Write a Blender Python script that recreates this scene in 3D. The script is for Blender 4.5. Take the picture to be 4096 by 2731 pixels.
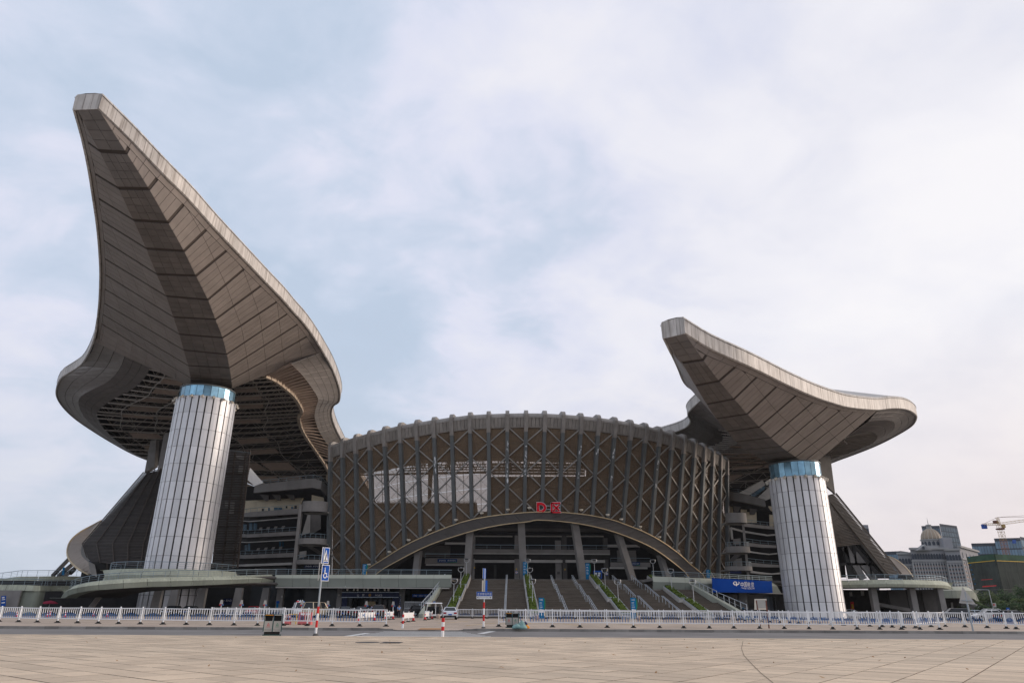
import bpy, math, random
from mathutils import Vector, Matrix
random.seed(7)
PI=math.pi
D=bpy.data
for o in list(D.objects): D.objects.remove(o)
S=bpy.context.scene
COL=S.collection

# ---------------------------------------------------------------- camera
FPX=2731.0; CX=2048.0; CY=1365.5; HC=1.45
PITCH=math.atan((2432-1365.5)/FPX); ROLL=0.0054
cp,sp=math.cos(PITCH),math.sin(PITCH)
R0=Vector((1,0,0)); U0=Vector((0,-sp,cp)); FW=Vector((0,cp,sp))
RT=R0*math.cos(ROLL)+U0*math.sin(ROLL); UP=U0*math.cos(ROLL)-R0*math.sin(ROLL)
CAM=Vector((0,0,HC))
cd=D.cameras.new('camera'); cam=D.objects.new('camera',cd); COL.objects.link(cam)
cd.sensor_width=36; cd.lens=24.0*FPX/2730.67; cd.clip_end=6000; cd.clip_start=.1
bk=-FW
cam.matrix_world=Matrix(((RT.x,UP.x,bk.x,CAM.x),(RT.y,UP.y,bk.y,CAM.y),(RT.z,UP.z,bk.z,CAM.z),(0,0,0,1)))
S.camera=cam
def ray(x,y): return FW+RT*((x-CX)/FPX)-UP*((y-CY)/FPX)
def at(x,y,Y):
    d=ray(x,y); return CAM+d*(Y/d.y)
def atz(x,y,z):
    d=ray(x,y); return CAM+d*((z-HC)/d.z)

# ---------------------------------------------------------------- world, sun, exposure
SUN_AZ=math.radians(80); SUN_EL=math.radians(11)      # azimuth clockwise from +Y
W=D.worlds.new('World'); S.world=W; W.use_nodes=True
nt=W.node_tree; N=nt.nodes; L=nt.links; N.clear()
def nd(t,**k):
    n=N.new(t)
    for a,v in k.items(): setattr(n,a,v)
    return n
out=nd('ShaderNodeOutputWorld'); bg=nd('ShaderNodeBackground')
sky=nd('ShaderNodeTexSky',sky_type='NISHITA',sun_disc=False,sun_elevation=SUN_EL,sun_rotation=SUN_AZ,air_density=1.4,dust_density=2.5)
tc=nd('ShaderNodeTexCoord'); sep=nd('ShaderNodeSeparateXYZ'); L.new(tc.outputs['Generated'],sep.inputs[0])
# cloud deck: direction projected on a level plane overhead
zz=nd('ShaderNodeMath',operation='MAXIMUM'); L.new(sep.outputs['Z'],zz.inputs[0]); zz.inputs[1].default_value=0.0
za=nd('ShaderNodeMath',operation='ADD'); L.new(zz.outputs[0],za.inputs[0]); za.inputs[1].default_value=0.34
dx=nd('ShaderNodeMath',operation='DIVIDE'); L.new(sep.outputs['X'],dx.inputs[0]); L.new(za.outputs[0],dx.inputs[1])
dy=nd('ShaderNodeMath',operation='DIVIDE'); L.new(sep.outputs['Y'],dy.inputs[0]); L.new(za.outputs[0],dy.inputs[1])
cmb=nd('ShaderNodeCombineXYZ'); L.new(dx.outputs[0],cmb.inputs[0]); L.new(dy.outputs[0],cmb.inputs[1])
mp=nd('ShaderNodeMapping'); mp.inputs['Location'].default_value=(5.2,9.4,0); mp.inputs['Rotation'].default_value=(0,0,-.5); mp.inputs['Scale'].default_value=(1,1.15,1); L.new(cmb.outputs[0],mp.inputs[0])
n1=nd('ShaderNodeTexNoise'); n1.inputs['Scale'].default_value=1.5; n1.inputs['Detail'].default_value=9; n1.inputs['Roughness'].default_value=.52; n1.inputs['Distortion'].default_value=.5; L.new(mp.outputs[0],n1.inputs['Vector'])
n2=nd('ShaderNodeTexNoise'); n2.inputs['Scale'].default_value=5.2; n2.inputs['Detail'].default_value=9; n2.inputs['Roughness'].default_value=.56; n2.inputs['Distortion'].default_value=.35; L.new(mp.outputs[0],n2.inputs['Vector'])
# broad glow where the sun stands behind the cloud
sd=Vector((math.sin(SUN_AZ)*math.cos(SUN_EL),math.cos(SUN_AZ)*math.cos(SUN_EL),math.sin(SUN_EL)))
dot=nd('ShaderNodeVectorMath',operation='DOT_PRODUCT'); L.new(tc.outputs['Generated'],dot.inputs[0]); dot.inputs[1].default_value=sd
gl=nd('ShaderNodeMapRange',clamp=True); L.new(dot.outputs['Value'],gl.inputs['Value']); gl.inputs['From Min'].default_value=.05; gl.inputs['From Max'].default_value=1.0
mix1=nd('ShaderNodeMath',operation='MULTIPLY_ADD'); L.new(n2.outputs['Fac'],mix1.inputs[0]); mix1.inputs[1].default_value=.34
n1s=nd('ShaderNodeMath',operation='MULTIPLY'); L.new(n1.outputs['Fac'],n1s.inputs[0]); n1s.inputs[1].default_value=.48; L.new(n1s.outputs[0],mix1.inputs[2])
mix2=nd('ShaderNodeMath',operation='MULTIPLY_ADD'); L.new(gl.outputs[0],mix2.inputs[0]); mix2.inputs[1].default_value=.35; L.new(mix1.outputs[0],mix2.inputs[2])
cr=nd('ShaderNodeValToRGB'); L.new(mix2.outputs[0],cr.inputs[0])
e=cr.color_ramp.elements; e[0].position=.35; e[0].color=(.53,.625,.775,1); e[1].position=.74; e[1].color=(.93,.915,.945,1)
k=e.new(.415); k.color=(.61,.68,.825,1); k=e.new(.47); k.color=(.725,.75,.885,1); k=e.new(.57); k.color=(.83,.83,.905,1)
# low band turns warmer and greyer near the horizon
hz=nd('ShaderNodeMapRange',clamp=True); L.new(sep.outputs['Z'],hz.inputs['Value']); hz.inputs['From Min'].default_value=0; hz.inputs['From Max'].default_value=.34; hz.inputs['To Min'].default_value=.72; hz.inputs['To Max'].default_value=0
hc=nd('ShaderNodeMixRGB'); L.new(gl.outputs[0],hc.inputs['Fac']); hc.inputs['Color1'].default_value=(.62,.67,.76,1); hc.inputs['Color2'].default_value=(.86,.67,.62,1)
mh=nd('ShaderNodeMixRGB'); L.new(hz.outputs[0],mh.inputs['Fac']); L.new(cr.outputs[0],mh.inputs['Color1']); L.new(hc.outputs[0],mh.inputs['Color2'])
# thin places in the deck let a little of the clear sky through
skm=nd('ShaderNodeMixRGB',blend_type='MULTIPLY'); skm.inputs['Fac'].default_value=1; L.new(sky.outputs[0],skm.inputs['Color1']); skm.inputs['Color2'].default_value=(.10,.10,.10,1)
thin=nd('ShaderNodeMapRange',clamp=True); L.new(mix1.outputs[0],thin.inputs['Value']); thin.inputs['From Min'].default_value=.28; thin.inputs['From Max'].default_value=.42; thin.inputs['To Min'].default_value=.10; thin.inputs['To Max'].default_value=.05
ms=nd('ShaderNodeMixRGB'); L.new(thin.outputs[0],ms.inputs['Fac']); L.new(mh.outputs[0],ms.inputs['Color1']); L.new(skm.outputs[0],ms.inputs['Color2'])
L.new(ms.outputs[0],bg.inputs['Color']); bg.inputs['Strength'].default_value=1.06; L.new(bg.outputs[0],out.inputs[0])
sl=D.lights.new('sun','SUN'); sl.energy=2.0; sl.angle=math.radians(22); sl.color=(1,.86,.74)
so=D.objects.new('sun',sl); COL.objects.link(so); so.rotation_euler=sd.to_track_quat('Z','Y').to_euler()
S.view_settings.view_transform='Standard'; S.view_settings.look='None'; S.view_settings.gamma=1; S.view_settings.exposure=0.0
S.view_settings.use_curve_mapping=False

# ---------------------------------------------------------------- helpers
class MB:
    def __init__(s): s.V=[]; s.F=[]
    def add(s,v,f):
        n=len(s.V); s.V+= [Vector(p) for p in v]; s.F+=[tuple(i+n for i in q) for q in f]; return s
    def hexa(s,b,t):      # bottom quad, top quad
        return s.add(list(b)+list(t),[(3,2,1,0),(4,5,6,7),(0,1,5,4),(1,2,6,5),(2,3,7,6),(3,0,4,7)])
    def box(s,c,d,rz=0):
        cx,cy,cz=c; x,y,z=d[0]/2,d[1]/2,d[2]/2; co,si=math.cos(rz),math.sin(rz)
        def p(a,b,e): return (cx+a*co-b*si,cy+a*si+b*co,cz+e)
        return s.hexa([p(-x,-y,-z),p(x,-y,-z),p(x,y,-z),p(-x,y,-z)],[p(-x,-y,z),p(x,-y,z),p(x,y,z),p(-x,y,z)])
    def bb(s,x0,x1,y0,y1,z0,z1): return s.box(((x0+x1)/2,(y0+y1)/2,(z0+z1)/2),(x1-x0,y1-y0,z1-z0))
    def beam(s,p,q,w,h,up=(0,0,1)):
        p=Vector(p);q=Vector(q);d=(q-p).normalized();up=Vector(up)
        r=d.cross(up)
        if r.length<1e-4: r=d.cross(Vector((1,0,0)))
        r.normalize();u=r.cross(d)
        a=[p-r*w/2-u*h/2,p+r*w/2-u*h/2,p+r*w/2+u*h/2,p-r*w/2+u*h/2]
        return s.hexa(a,[v+(q-p) for v in a])
    def tube(s,p,q,r,n=6,r2=None,cap=True):
        p=Vector(p);q=Vector(q);d=(q-p).normalized();a=d.orthogonal().normalized();b=d.cross(a)
        r2=r if r2 is None else r2
        v=[p+(a*math.cos(2*PI*i/n)+b*math.sin(2*PI*i/n))*r for i in range(n)]+[q+(a*math.cos(2*PI*i/n)+b*math.sin(2*PI*i/n))*r2 for i in range(n)]
        f=[(i,(i+1)%n,n+(i+1)%n,n+i) for i in range(n)]
        if cap: f+=[tuple(reversed(range(n))),tuple(range(n,2*n))]
        return s.add(v,f)
    def pipe(s,pts,r,n=6):
        for a,b in zip(pts,pts[1:]): s.tube(a,b,r,n)
        return s
    def prism(s,poly,off):
        off=Vector(off);n=len(poly);P=[Vector(p) for p in poly]
        return s.add(P+[p+off for p in P],[tuple(reversed(range(n))),tuple(range(n,2*n))]+[(i,(i+1)%n,n+(i+1)%n,n+i) for i in range(n)])
    def lathe(s,c,prof,n=16,sx=1,sy=1):
        c=Vector(c);v=[]
        for r,z in prof:
            for i in range(n): v.append(c+Vector((r*math.cos(2*PI*i/n)*sx,r*math.sin(2*PI*i/n)*sy,z)))
        f=[]
        for k in range(len(prof)-1):
            for i in range(n): f.append((k*n+i,k*n+(i+1)%n,(k+1)*n+(i+1)%n,(k+1)*n+i))
        f.append(tuple(reversed(range(n)))); f.append(tuple(range((len(prof)-1)*n,len(prof)*n)))
        return s.add(v,f)
    def grid(s,rows):      # rows of points
        m=len(rows[0]); v=[p for r in rows for p in r]
        return s.add(v,[(k*m+i,k*m+i+1,(k+1)*m+i+1,(k+1)*m+i) for k in range(len(rows)-1) for i in range(m-1)])
    def slab(s,q,n,t):     # a quad (4 points) thickened by t along n
        n=Vector(n)*t; q=[Vector(p) for p in q]; return s.hexa(q,[p+n for p in q])
    def mesh(s,name,mat,smooth=False,org=None):
        me=D.meshes.new(name)
        V=[(v-org) if org is not None else v for v in s.V]
        me.from_pydata([tuple(v) for v in V],[],s.F); me.materials.append(mat)
        if smooth: me.shade_smooth()
        return me
    def build(s,name,mat,parent=None,smooth=False,kind=None):
        org=ORG.get(parent) if parent is not None else None
        me=s.mesh(name,mat,smooth,org)
        return link(name,me,parent,org,kind)
ORG={}
def link(name,me,parent=None,org=None,kind=None):
    o=D.objects.new(name,me); COL.objects.link(o)
    if parent is not None: o.parent=parent; ORG[o]=org
    else: ORG[o]=Vector((0,0,0))
    if kind: o['kind']=kind
    return o
def thing(name,label,cat,loc=(0,0,0),group=None,rz=0):
    o=D.objects.new(name,None); COL.objects.link(o); o.location=loc; o.rotation_euler=(0,0,rz); o.empty_display_size=.3
    ORG[o]=Vector(loc); o['label']=label; o['category']=cat
    if group: o['group']=group
    return o
def tag(o,label,cat,group=None):
    o['label']=label; o['category']=cat
    if group: o['group']=group
    return o
def struct(o): o['kind']='structure'; return o
KIDS={}
def kids(o):
    return [c for c in o.children]
def dup(root,loc,rz=0,label=None,group=None,parent=None):
    r=root.copy(); COL.objects.link(r)
    if parent is None: r.location=loc; r.rotation_euler=(0,0,rz)
    else: r.parent=parent
    if label: r['label']=label
    if group: r['group']=group
    for c in KIDS[root] if root in KIDS else root.children:
        dup(c,None,parent=r)
    return r
def proto(root):       # remember the children before any copy is made
    KIDS[root]=list(root.children)
    for c in KIDS[root]:
        KIDS[c]=list(c.children)
        for g in KIDS[c]: KIDS[g]=[]
    return root
def cr3(P,t):          # Catmull-Rom through a list of vectors at fractional index t
    n=len(P)-1; t=min(max(t,0),n); i=min(int(t),n-1); f=t-i
    a,b=P[i],P[i+1]; p=P[i-1] if i>0 else a*2-b; q=P[i+2] if i+2<=n else b*2-a
    return .5*((2*a)+( b-p)*f+(2*p-5*a+4*b-q)*f*f+(3*a-p-3*b+q)*f**3)
def lerp(a,b,t): return a+(b-a)*t
def polyat(P,t):       # value on polyline [(x,y)...] at x
    if t<=P[0][0]: return P[0][1]
    for (a,b),(c,d) in zip(P,P[1:]):
        if t<=c: return b+(d-b)*(t-a)/(c-a)
    return P[-1][1]
ORD=['first','second','third','fourth','fifth','sixth','seventh','eighth','ninth','tenth','eleventh','twelfth','thirteenth','fourteenth','fifteenth','sixteenth','seventeenth','eighteenth','nineteenth','twentieth']
ORD+=['twenty-'+w for w in ORD[:9]]+['thirtieth']+['thirty-'+w for w in ORD[:9]]+['fortieth']+['forty-'+w for w in ORD[:9]]+['fiftieth']

# ---------------------------------------------------------------- materials
MATS={}
def mat(name,col,rough=.6,metal=0,var=.12,scale=.8,streak=0,rnd=.06,bump=0,stcol=None,spec=.18,dirt=0):
    if name in MATS: return MATS[name]
    m=D.materials.new(name); m.use_nodes=True; t=m.node_tree; n=t.nodes; l=t.links
    b=n['Principled BSDF']; b.inputs['Roughness'].default_value=rough; b.inputs['Metallic'].default_value=metal; b.inputs['Specular IOR Level'].default_value=spec
    g=n.new('ShaderNodeNewGeometry')
    nz=n.new('ShaderNodeTexNoise'); nz.inputs['Scale'].default_value=scale; nz.inputs['Detail'].default_value=6; l.new(g.outputs['Position'],nz.inputs['Vector'])
    r=n.new('ShaderNodeMapRange'); l.new(nz.outputs['Fac'],r.inputs['Value']); r.inputs['From Min'].default_value=.3; r.inputs['From Max'].default_value=.7; r.inputs['To Min'].default_value=1-var; r.inputs['To Max'].default_value=1+var
    fac=r.outputs[0]
    if rnd:
        oi=n.new('ShaderNodeObjectInfo'); r2=n.new('ShaderNodeMapRange'); l.new(oi.outputs['Random'],r2.inputs['Value']); r2.inputs['To Min'].default_value=1-rnd; r2.inputs['To Max'].default_value=1+rnd
        mu=n.new('ShaderNodeMath'); mu.operation='MULTIPLY'; l.new(fac,mu.inputs[0]); l.new(r2.outputs[0],mu.inputs[1]); fac=mu.outputs[0]
    vm=n.new('ShaderNodeVectorMath'); vm.operation='SCALE'; vm.inputs[0].default_value=col[:3]; l.new(fac,vm.inputs['Scale']); c=vm.outputs[0]
    if streak:
        mpn=n.new('ShaderNodeMapping'); mpn.inputs['Scale'].default_value=(1.9,1.9,.09); l.new(g.outputs['Position'],mpn.inputs[0])
        ns=n.new('ShaderNodeTexNoise'); ns.inputs['Scale'].default_value=1.6; ns.inputs['Detail'].default_value=5; l.new(mpn.outputs[0],ns.inputs['Vector'])
        rs=n.new('ShaderNodeMapRange'); l.new(ns.outputs['Fac'],rs.inputs['Value']); rs.inputs['From Min'].default_value=.48; rs.inputs['From Max'].default_value=.72; rs.inputs['To Min'].default_value=0; rs.inputs['To Max'].default_value=streak
        mx=n.new('ShaderNodeMixRGB'); l.new(rs.outputs[0],mx.inputs['Fac']); l.new(c,mx.inputs['Color1']); mx.inputs['Color2'].default_value=tuple(stcol or [x*.35 for x in col[:3]])+(1,); c=mx.outputs[0]
    if dirt:
        nd2=n.new('ShaderNodeTexNoise'); nd2.inputs['Scale'].default_value=.35; nd2.inputs['Detail'].default_value=8; nd2.inputs['Roughness'].default_value=.65; l.new(g.outputs['Position'],nd2.inputs['Vector'])
        rd=n.new('ShaderNodeMapRange'); l.new(nd2.outputs['Fac'],rd.inputs['Value']); rd.inputs['From Min'].default_value=.5; rd.inputs['From Max'].default_value=.7; rd.inputs['To Min'].default_value=0; rd.inputs['To Max'].default_value=dirt
        mx=n.new('ShaderNodeMixRGB'); l.new(rd.outputs[0],mx.inputs['Fac']); l.new(c,mx.inputs['Color1']); mx.inputs['Color2'].default_value=tuple(x*.4 for x in col[:3])+(1,); c=mx.outputs[0]
    l.new(c,b.inputs['Base Color'])
    if bump:
        bp=n.new('ShaderNodeBump'); bp.inputs['Strength'].default_value=bump; nb=n.new('ShaderNodeTexNoise'); nb.inputs['Scale'].default_value=scale*12; nb.inputs['Detail'].default_value=4; l.new(g.outputs['Position'],nb.inputs['Vector']); l.new(nb.outputs['Fac'],bp.inputs['Height']); l.new(bp.outputs[0],b.inputs['Normal'])
    MATS[name]=m; return m
def glassy(name,tint,body,trans,rough=.08,gloss=.12):
    # tinted sheet: part lets light straight through, part is the body colour, plus a mirror sheen
    m=D.materials.new(name); m.use_nodes=True; t=m.node_tree; n=t.nodes; l=t.links; n.clear()
    o=n.new('ShaderNodeOutputMaterial'); tr=n.new('ShaderNodeBsdfTransparent'); tr.inputs[0].default_value=tuple(tint)+(1,)
    df=n.new('ShaderNodeBsdfDiffuse'); g=n.new('ShaderNodeNewGeometry'); nz=n.new('ShaderNodeTexNoise'); nz.inputs['Scale'].default_value=.25; nz.inputs['Detail'].default_value=6; l.new(g.outputs['Position'],nz.inputs['Vector'])
    oi=n.new('ShaderNodeObjectInfo'); ad=n.new('ShaderNodeMath'); ad.operation='MULTIPLY_ADD'; l.new(oi.outputs['Random'],ad.inputs[0]); ad.inputs[1].default_value=.22; l.new(nz.outputs['Fac'],ad.inputs[2])
    r=n.new('ShaderNodeMapRange'); l.new(ad.outputs[0],r.inputs['Value']); r.inputs['From Min'].default_value=.3; r.inputs['From Max'].default_value=.9; r.inputs['To Min'].default_value=.8; r.inputs['To Max'].default_value=1.2
    vm=n.new('ShaderNodeVectorMath'); vm.operation='SCALE'; vm.inputs[0].default_value=body; l.new(r.outputs[0],vm.inputs['Scale']); l.new(vm.outputs[0],df.inputs['Color'])
    m1=n.new('ShaderNodeMixShader'); m1.inputs[0].default_value=trans; l.new(df.outputs[0],m1.inputs[1]); l.new(tr.outputs[0],m1.inputs[2])
    gs=n.new('ShaderNodeBsdfGlossy'); gs.inputs['Roughness'].default_value=rough; gs.inputs['Color'].default_value=(.9,.9,.9,1)
    fr=n.new('ShaderNodeFresnel'); fr.inputs[0].default_value=1.45; mu=n.new('ShaderNodeMath'); mu.operation='MULTIPLY'; mu.inputs[1].default_value=gloss*8; l.new(fr.outputs[0],mu.inputs[0]); mu.use_clamp=True
    m2=n.new('ShaderNodeMixShader'); l.new(mu.outputs[0],m2.inputs[0]); l.new(m1.outputs[0],m2.inputs[1]); l.new(gs.outputs[0],m2.inputs[2]); l.new(m2.outputs[0],o.inputs[0])
    MATS[name]=m; return m
M=MATS
mat('soffit',(.275,.236,.21),.55,.0,.08,.5,rnd=.045,dirt=.16)
mat('keel',(.20,.176,.16),.55,0,.1,.5,rnd=.10,dirt=.2)
mat('groove',(.085,.068,.058),.8,0,.1,rnd=0)
mat('backing',(.075,.065,.06),.85,0,.1,rnd=0)
mat('fascia',(.56,.52,.48),.55,.1,.10,.6,streak=.75,stcol=(.20,.165,.14),rnd=.10)
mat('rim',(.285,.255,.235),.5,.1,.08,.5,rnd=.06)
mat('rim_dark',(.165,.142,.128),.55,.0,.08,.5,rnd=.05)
mat('roofskin',(.35,.34,.33),.5,.3,.1)
mat('truss',(.46,.41,.37),.5,.2,.1)
mat('truss_tan',(.52,.42,.32),.5,.1,.1)
mat('deck',(.045,.038,.034),.9,0,.15)
mat('ceil_panel',(.38,.29,.235),.8,0,.1,rnd=.15)
mat('colpanel',(.72,.71,.715),.46,.4,.06,.4,rnd=.10,streak=.07)
mat('colgap',(.06,.054,.052),.6,.2,.1)
mat('rib',(.135,.145,.147),.5,.15,.08,.6,rnd=.04,dirt=.15)
mat('ribcap',(.31,.285,.262),.45,.2,.1,.8,streak=.35,rnd=.05)
mat('parapet',(.30,.275,.25),.5,.15,.1,.8,streak=.4,rnd=.10)
mat('brace',(.27,.255,.235),.45,.15,.1)
mat('lattice',(.075,.062,.05),.7)
mat('peel',(.66,.68,.70),.7,0,.15,3)
mat('arch',(.115,.106,.10),.55,.1,.10,.5,rnd=.04,dirt=.15)
mat('brass',(.52,.40,.24),.45,.4,.15)
mat('conc',(.25,.235,.222),.75,0,.12,.5,dirt=.25,rnd=.05,bump=.15)
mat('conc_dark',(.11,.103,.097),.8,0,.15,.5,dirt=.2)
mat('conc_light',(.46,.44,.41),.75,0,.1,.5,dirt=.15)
mat('cream',(.62,.54,.40),.8,0,.08,.6)
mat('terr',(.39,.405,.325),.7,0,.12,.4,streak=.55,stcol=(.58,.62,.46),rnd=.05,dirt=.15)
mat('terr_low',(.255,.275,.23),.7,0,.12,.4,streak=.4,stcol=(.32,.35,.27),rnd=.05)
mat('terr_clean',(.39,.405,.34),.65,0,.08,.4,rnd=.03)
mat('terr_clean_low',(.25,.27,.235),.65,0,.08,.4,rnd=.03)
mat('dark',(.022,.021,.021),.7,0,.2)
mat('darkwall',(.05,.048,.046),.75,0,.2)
mat('glassdark',(.022,.026,.03),.16,0,.1,spec=.3)
mat('glassblue',(.24,.43,.55),.15,.65,.25,spec=.9,rnd=.4)
mat('winblue',(.02,.075,.12),.25,0,.2,spec=.5,rnd=.4)
mat('steel',(.36,.40,.43),.45,.4,.08)
mat('rail',(.26,.33,.37),.45,.4,.08)
mat('railw',(.50,.55,.60),.4,.4,.08)
mat('step',(.115,.092,.070),.85,0,.22,.7,rnd=.10,dirt=.55,bump=.2)
mat('hedge',(.095,.135,.022),.7,0,.35,3,rnd=.12)
mat('soil',(.05,.04,.03),.9)
mat('louver',(.062,.05,.042),.6,.1,.15,rnd=.2)
mat('louver_rail',(.12,.095,.078),.6,.1,.15)
mat('white',(.80,.80,.80),.45,0,.05,2,rnd=.03)
mat('fencewhite',(.78,.79,.80),.4,0,.06,2,dirt=.10)
mat('blue',(.07,.16,.36),.45,0,.08)
mat('rubber',(.025,.024,.023),.8)
mat('asphalt',(.205,.192,.182),.9,0,.14,.3,rnd=0,bump=.1,dirt=.2)
mat('paint',(.62,.62,.60),.8,0,.12,3,rnd=0,dirt=.5)
mat('yellow_paint',(.55,.37,.10),.8,0,.15,3,rnd=0,dirt=.4)
mat('kerb',(.25,.235,.215),.85,0,.15,1.5,rnd=.22,dirt=.4,bump=.2)
mat('red',(.55,.03,.03),.45,0,.1)
mat('redsign',(.62,.01,.025),.7,0,.1,spec=.1)
mat('signblue',(.015,.085,.37),.7,0,.05,spec=.1)
mat('telblue',(.004,.052,.30),.85,0,.05,spec=.03)
mat('navy',(.01,.016,.06),.4,0,.1)
mat('signteal',(.01,.15,.32),.7,0,.08,spec=.1)
mat('green',(.02,.20,.11),.5)
mat('binegreen',(.02,.075,.07),.45,.1,.15)
mat('binpanel',(.38,.37,.34),.5,.2,.12)
mat('yellow',(.65,.40,.03),.5)
mat('orange',(.75,.30,.03),.6)
mat('pinkred',(.62,.17,.17),.5,0,.12)
mat('bagteal',(.20,.33,.31),.35,0,.2,4)
mat('skin',(.36,.22,.16),.6)
mat('shirt',(.24,.40,.70),.8)
mat('trousers',(.015,.015,.022),.8)
mat('hair',(.01,.008,.007),.6)
mat('lampglass',(.03,.03,.032),.1,.2,spec=.9)
mat('floodlight',(.68,.62,.52),.5)
mat('mesh_green',(.042,.05,.042),.9,0,.35,.12,streak=.6,stcol=(.085,.088,.078),dirt=.4)
mat('mesh_edge',(.035,.085,.05),.8,0,.3,.2)
mat('towerglass',(.15,.235,.31),.75,.0,.15,.05,rnd=.15,spec=.08)
mat('towerglass2',(.085,.125,.165),.75,.0,.15,.05,rnd=.15,spec=.08)
mat('hotel',(.27,.27,.285),.8,0,.08,.1)
mat('hotel_trim',(.31,.305,.30),.8,0,.08,.1)
mat('hotel_win',(.05,.06,.078),.8,0,.2,spec=.05)
mat('dome',(.34,.27,.20),.6,.1,.1,.2)
mat('crane',(.42,.27,.10),.5,.1,.1)
mat('crane_red',(.36,.14,.06),.5,.1,.1)
mat('bark',(.09,.065,.045),.9)
mat('leaf1',(.035,.075,.022),.7,0,.3,.6,rnd=.2)
mat('leaf2',(.075,.11,.03),.7,0,.3,.6,rnd=.2)
mat('leaf_dry',(.30,.15,.05),.8)
mat('lamp_pole',(.52,.53,.54),.4,.4)
glassy('facade_glass',(.96,.90,.86),(.265,.20,.14),.60,.25,.003)
glassy('pane',(.55,.6,.6),(.02,.025,.03),.3,.05,.12)

# ---------------------------------------------------------------- lettering outlines, all made at once
TXT={}
WORDS=['公','安','POLICE','广\n州\n市\n公\n安\n局','← 新闻厅  ↑ 贵宾大厅','管委办公区 →','← 出入口','中','国','电','信','CHINA TELECOM','主体育场环道','北 ZHUTIYUCHANG HUANDAO 南','D','区','D区','2F D4 D6','4F D14 D16','4F D16 D17','2F D2 D4','4F D10 D12','其他','可回收物','高清监控']
tmp=[]
for w_ in WORDS:
    c_=D.curves.new('lettering','FONT'); c_.body=w_; c_.resolution_u=3; o_=D.objects.new('lettering',c_); COL.objects.link(o_); tmp.append((w_,o_,c_))
dg=bpy.context.evaluated_depsgraph_get(); dg.update()
for w_,o_,c_ in tmp: TXT[w_]=D.meshes.new_from_object(o_.evaluated_get(dg))
for w_,o_,c_ in tmp: D.objects.remove(o_); D.curves.remove(c_)

# ================================================================ GROUND
g=MB(); g.add([(-2500,-400,-.06),(2500,-400,-.06),(2500,5000,-.06),(-2500,5000,-.06)],[(0,1,2,3)])
struct(g.build('ground',mat('farground',(.085,.09,.07),.9,0,.25,.05,rnd=0)))
g=MB(); g.add([(-260,38,-.03),(260,38,-.03),(260,52.2,-.03),(-260,52.2,-.03)],[(0,1,2,3)])
road=struct(g.build('road',M['asphalt']))
def quadsheet(mb,pts,z): mb.add([(p[0],p[1],z) for p in pts],[(0,1,2,3)])
# zebra crossing, stop lines and the thin edge line, 4 mm above the asphalt
for i in range(7):
    y0=41.35+i*1.32; x0=-8.6+i*.02; mb=MB(); quadsheet(mb,[(x0,y0),(-1.1-i*.35,y0+.12),(-1.1-i*.35,y0+.57),(x0,y0+.45)],-.026); mb.build('crossing_stripe',M['paint'],road)
for a,b,w in (((1356,2545),(1459,2530),.45),((1906,2533),(1958,2523),.45)):
    p=atz(*a,-.026); q=atz(*b,-.026); n=Vector((1,0,0))*w
    mb=MB(); mb.add([p,p+n,q+n,q],[(0,1,2,3)]); mb.build('stop_line',M['paint'],road)
p=atz(890,2530,-.026); q=atz(1045,2533,-.026); mb=MB(); mb.add([p,q,q+Vector((0,.14,0)),p+Vector((0,.14,0))],[(0,1,2,3)]); mb.build('lane_line',M['paint'],road)

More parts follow.
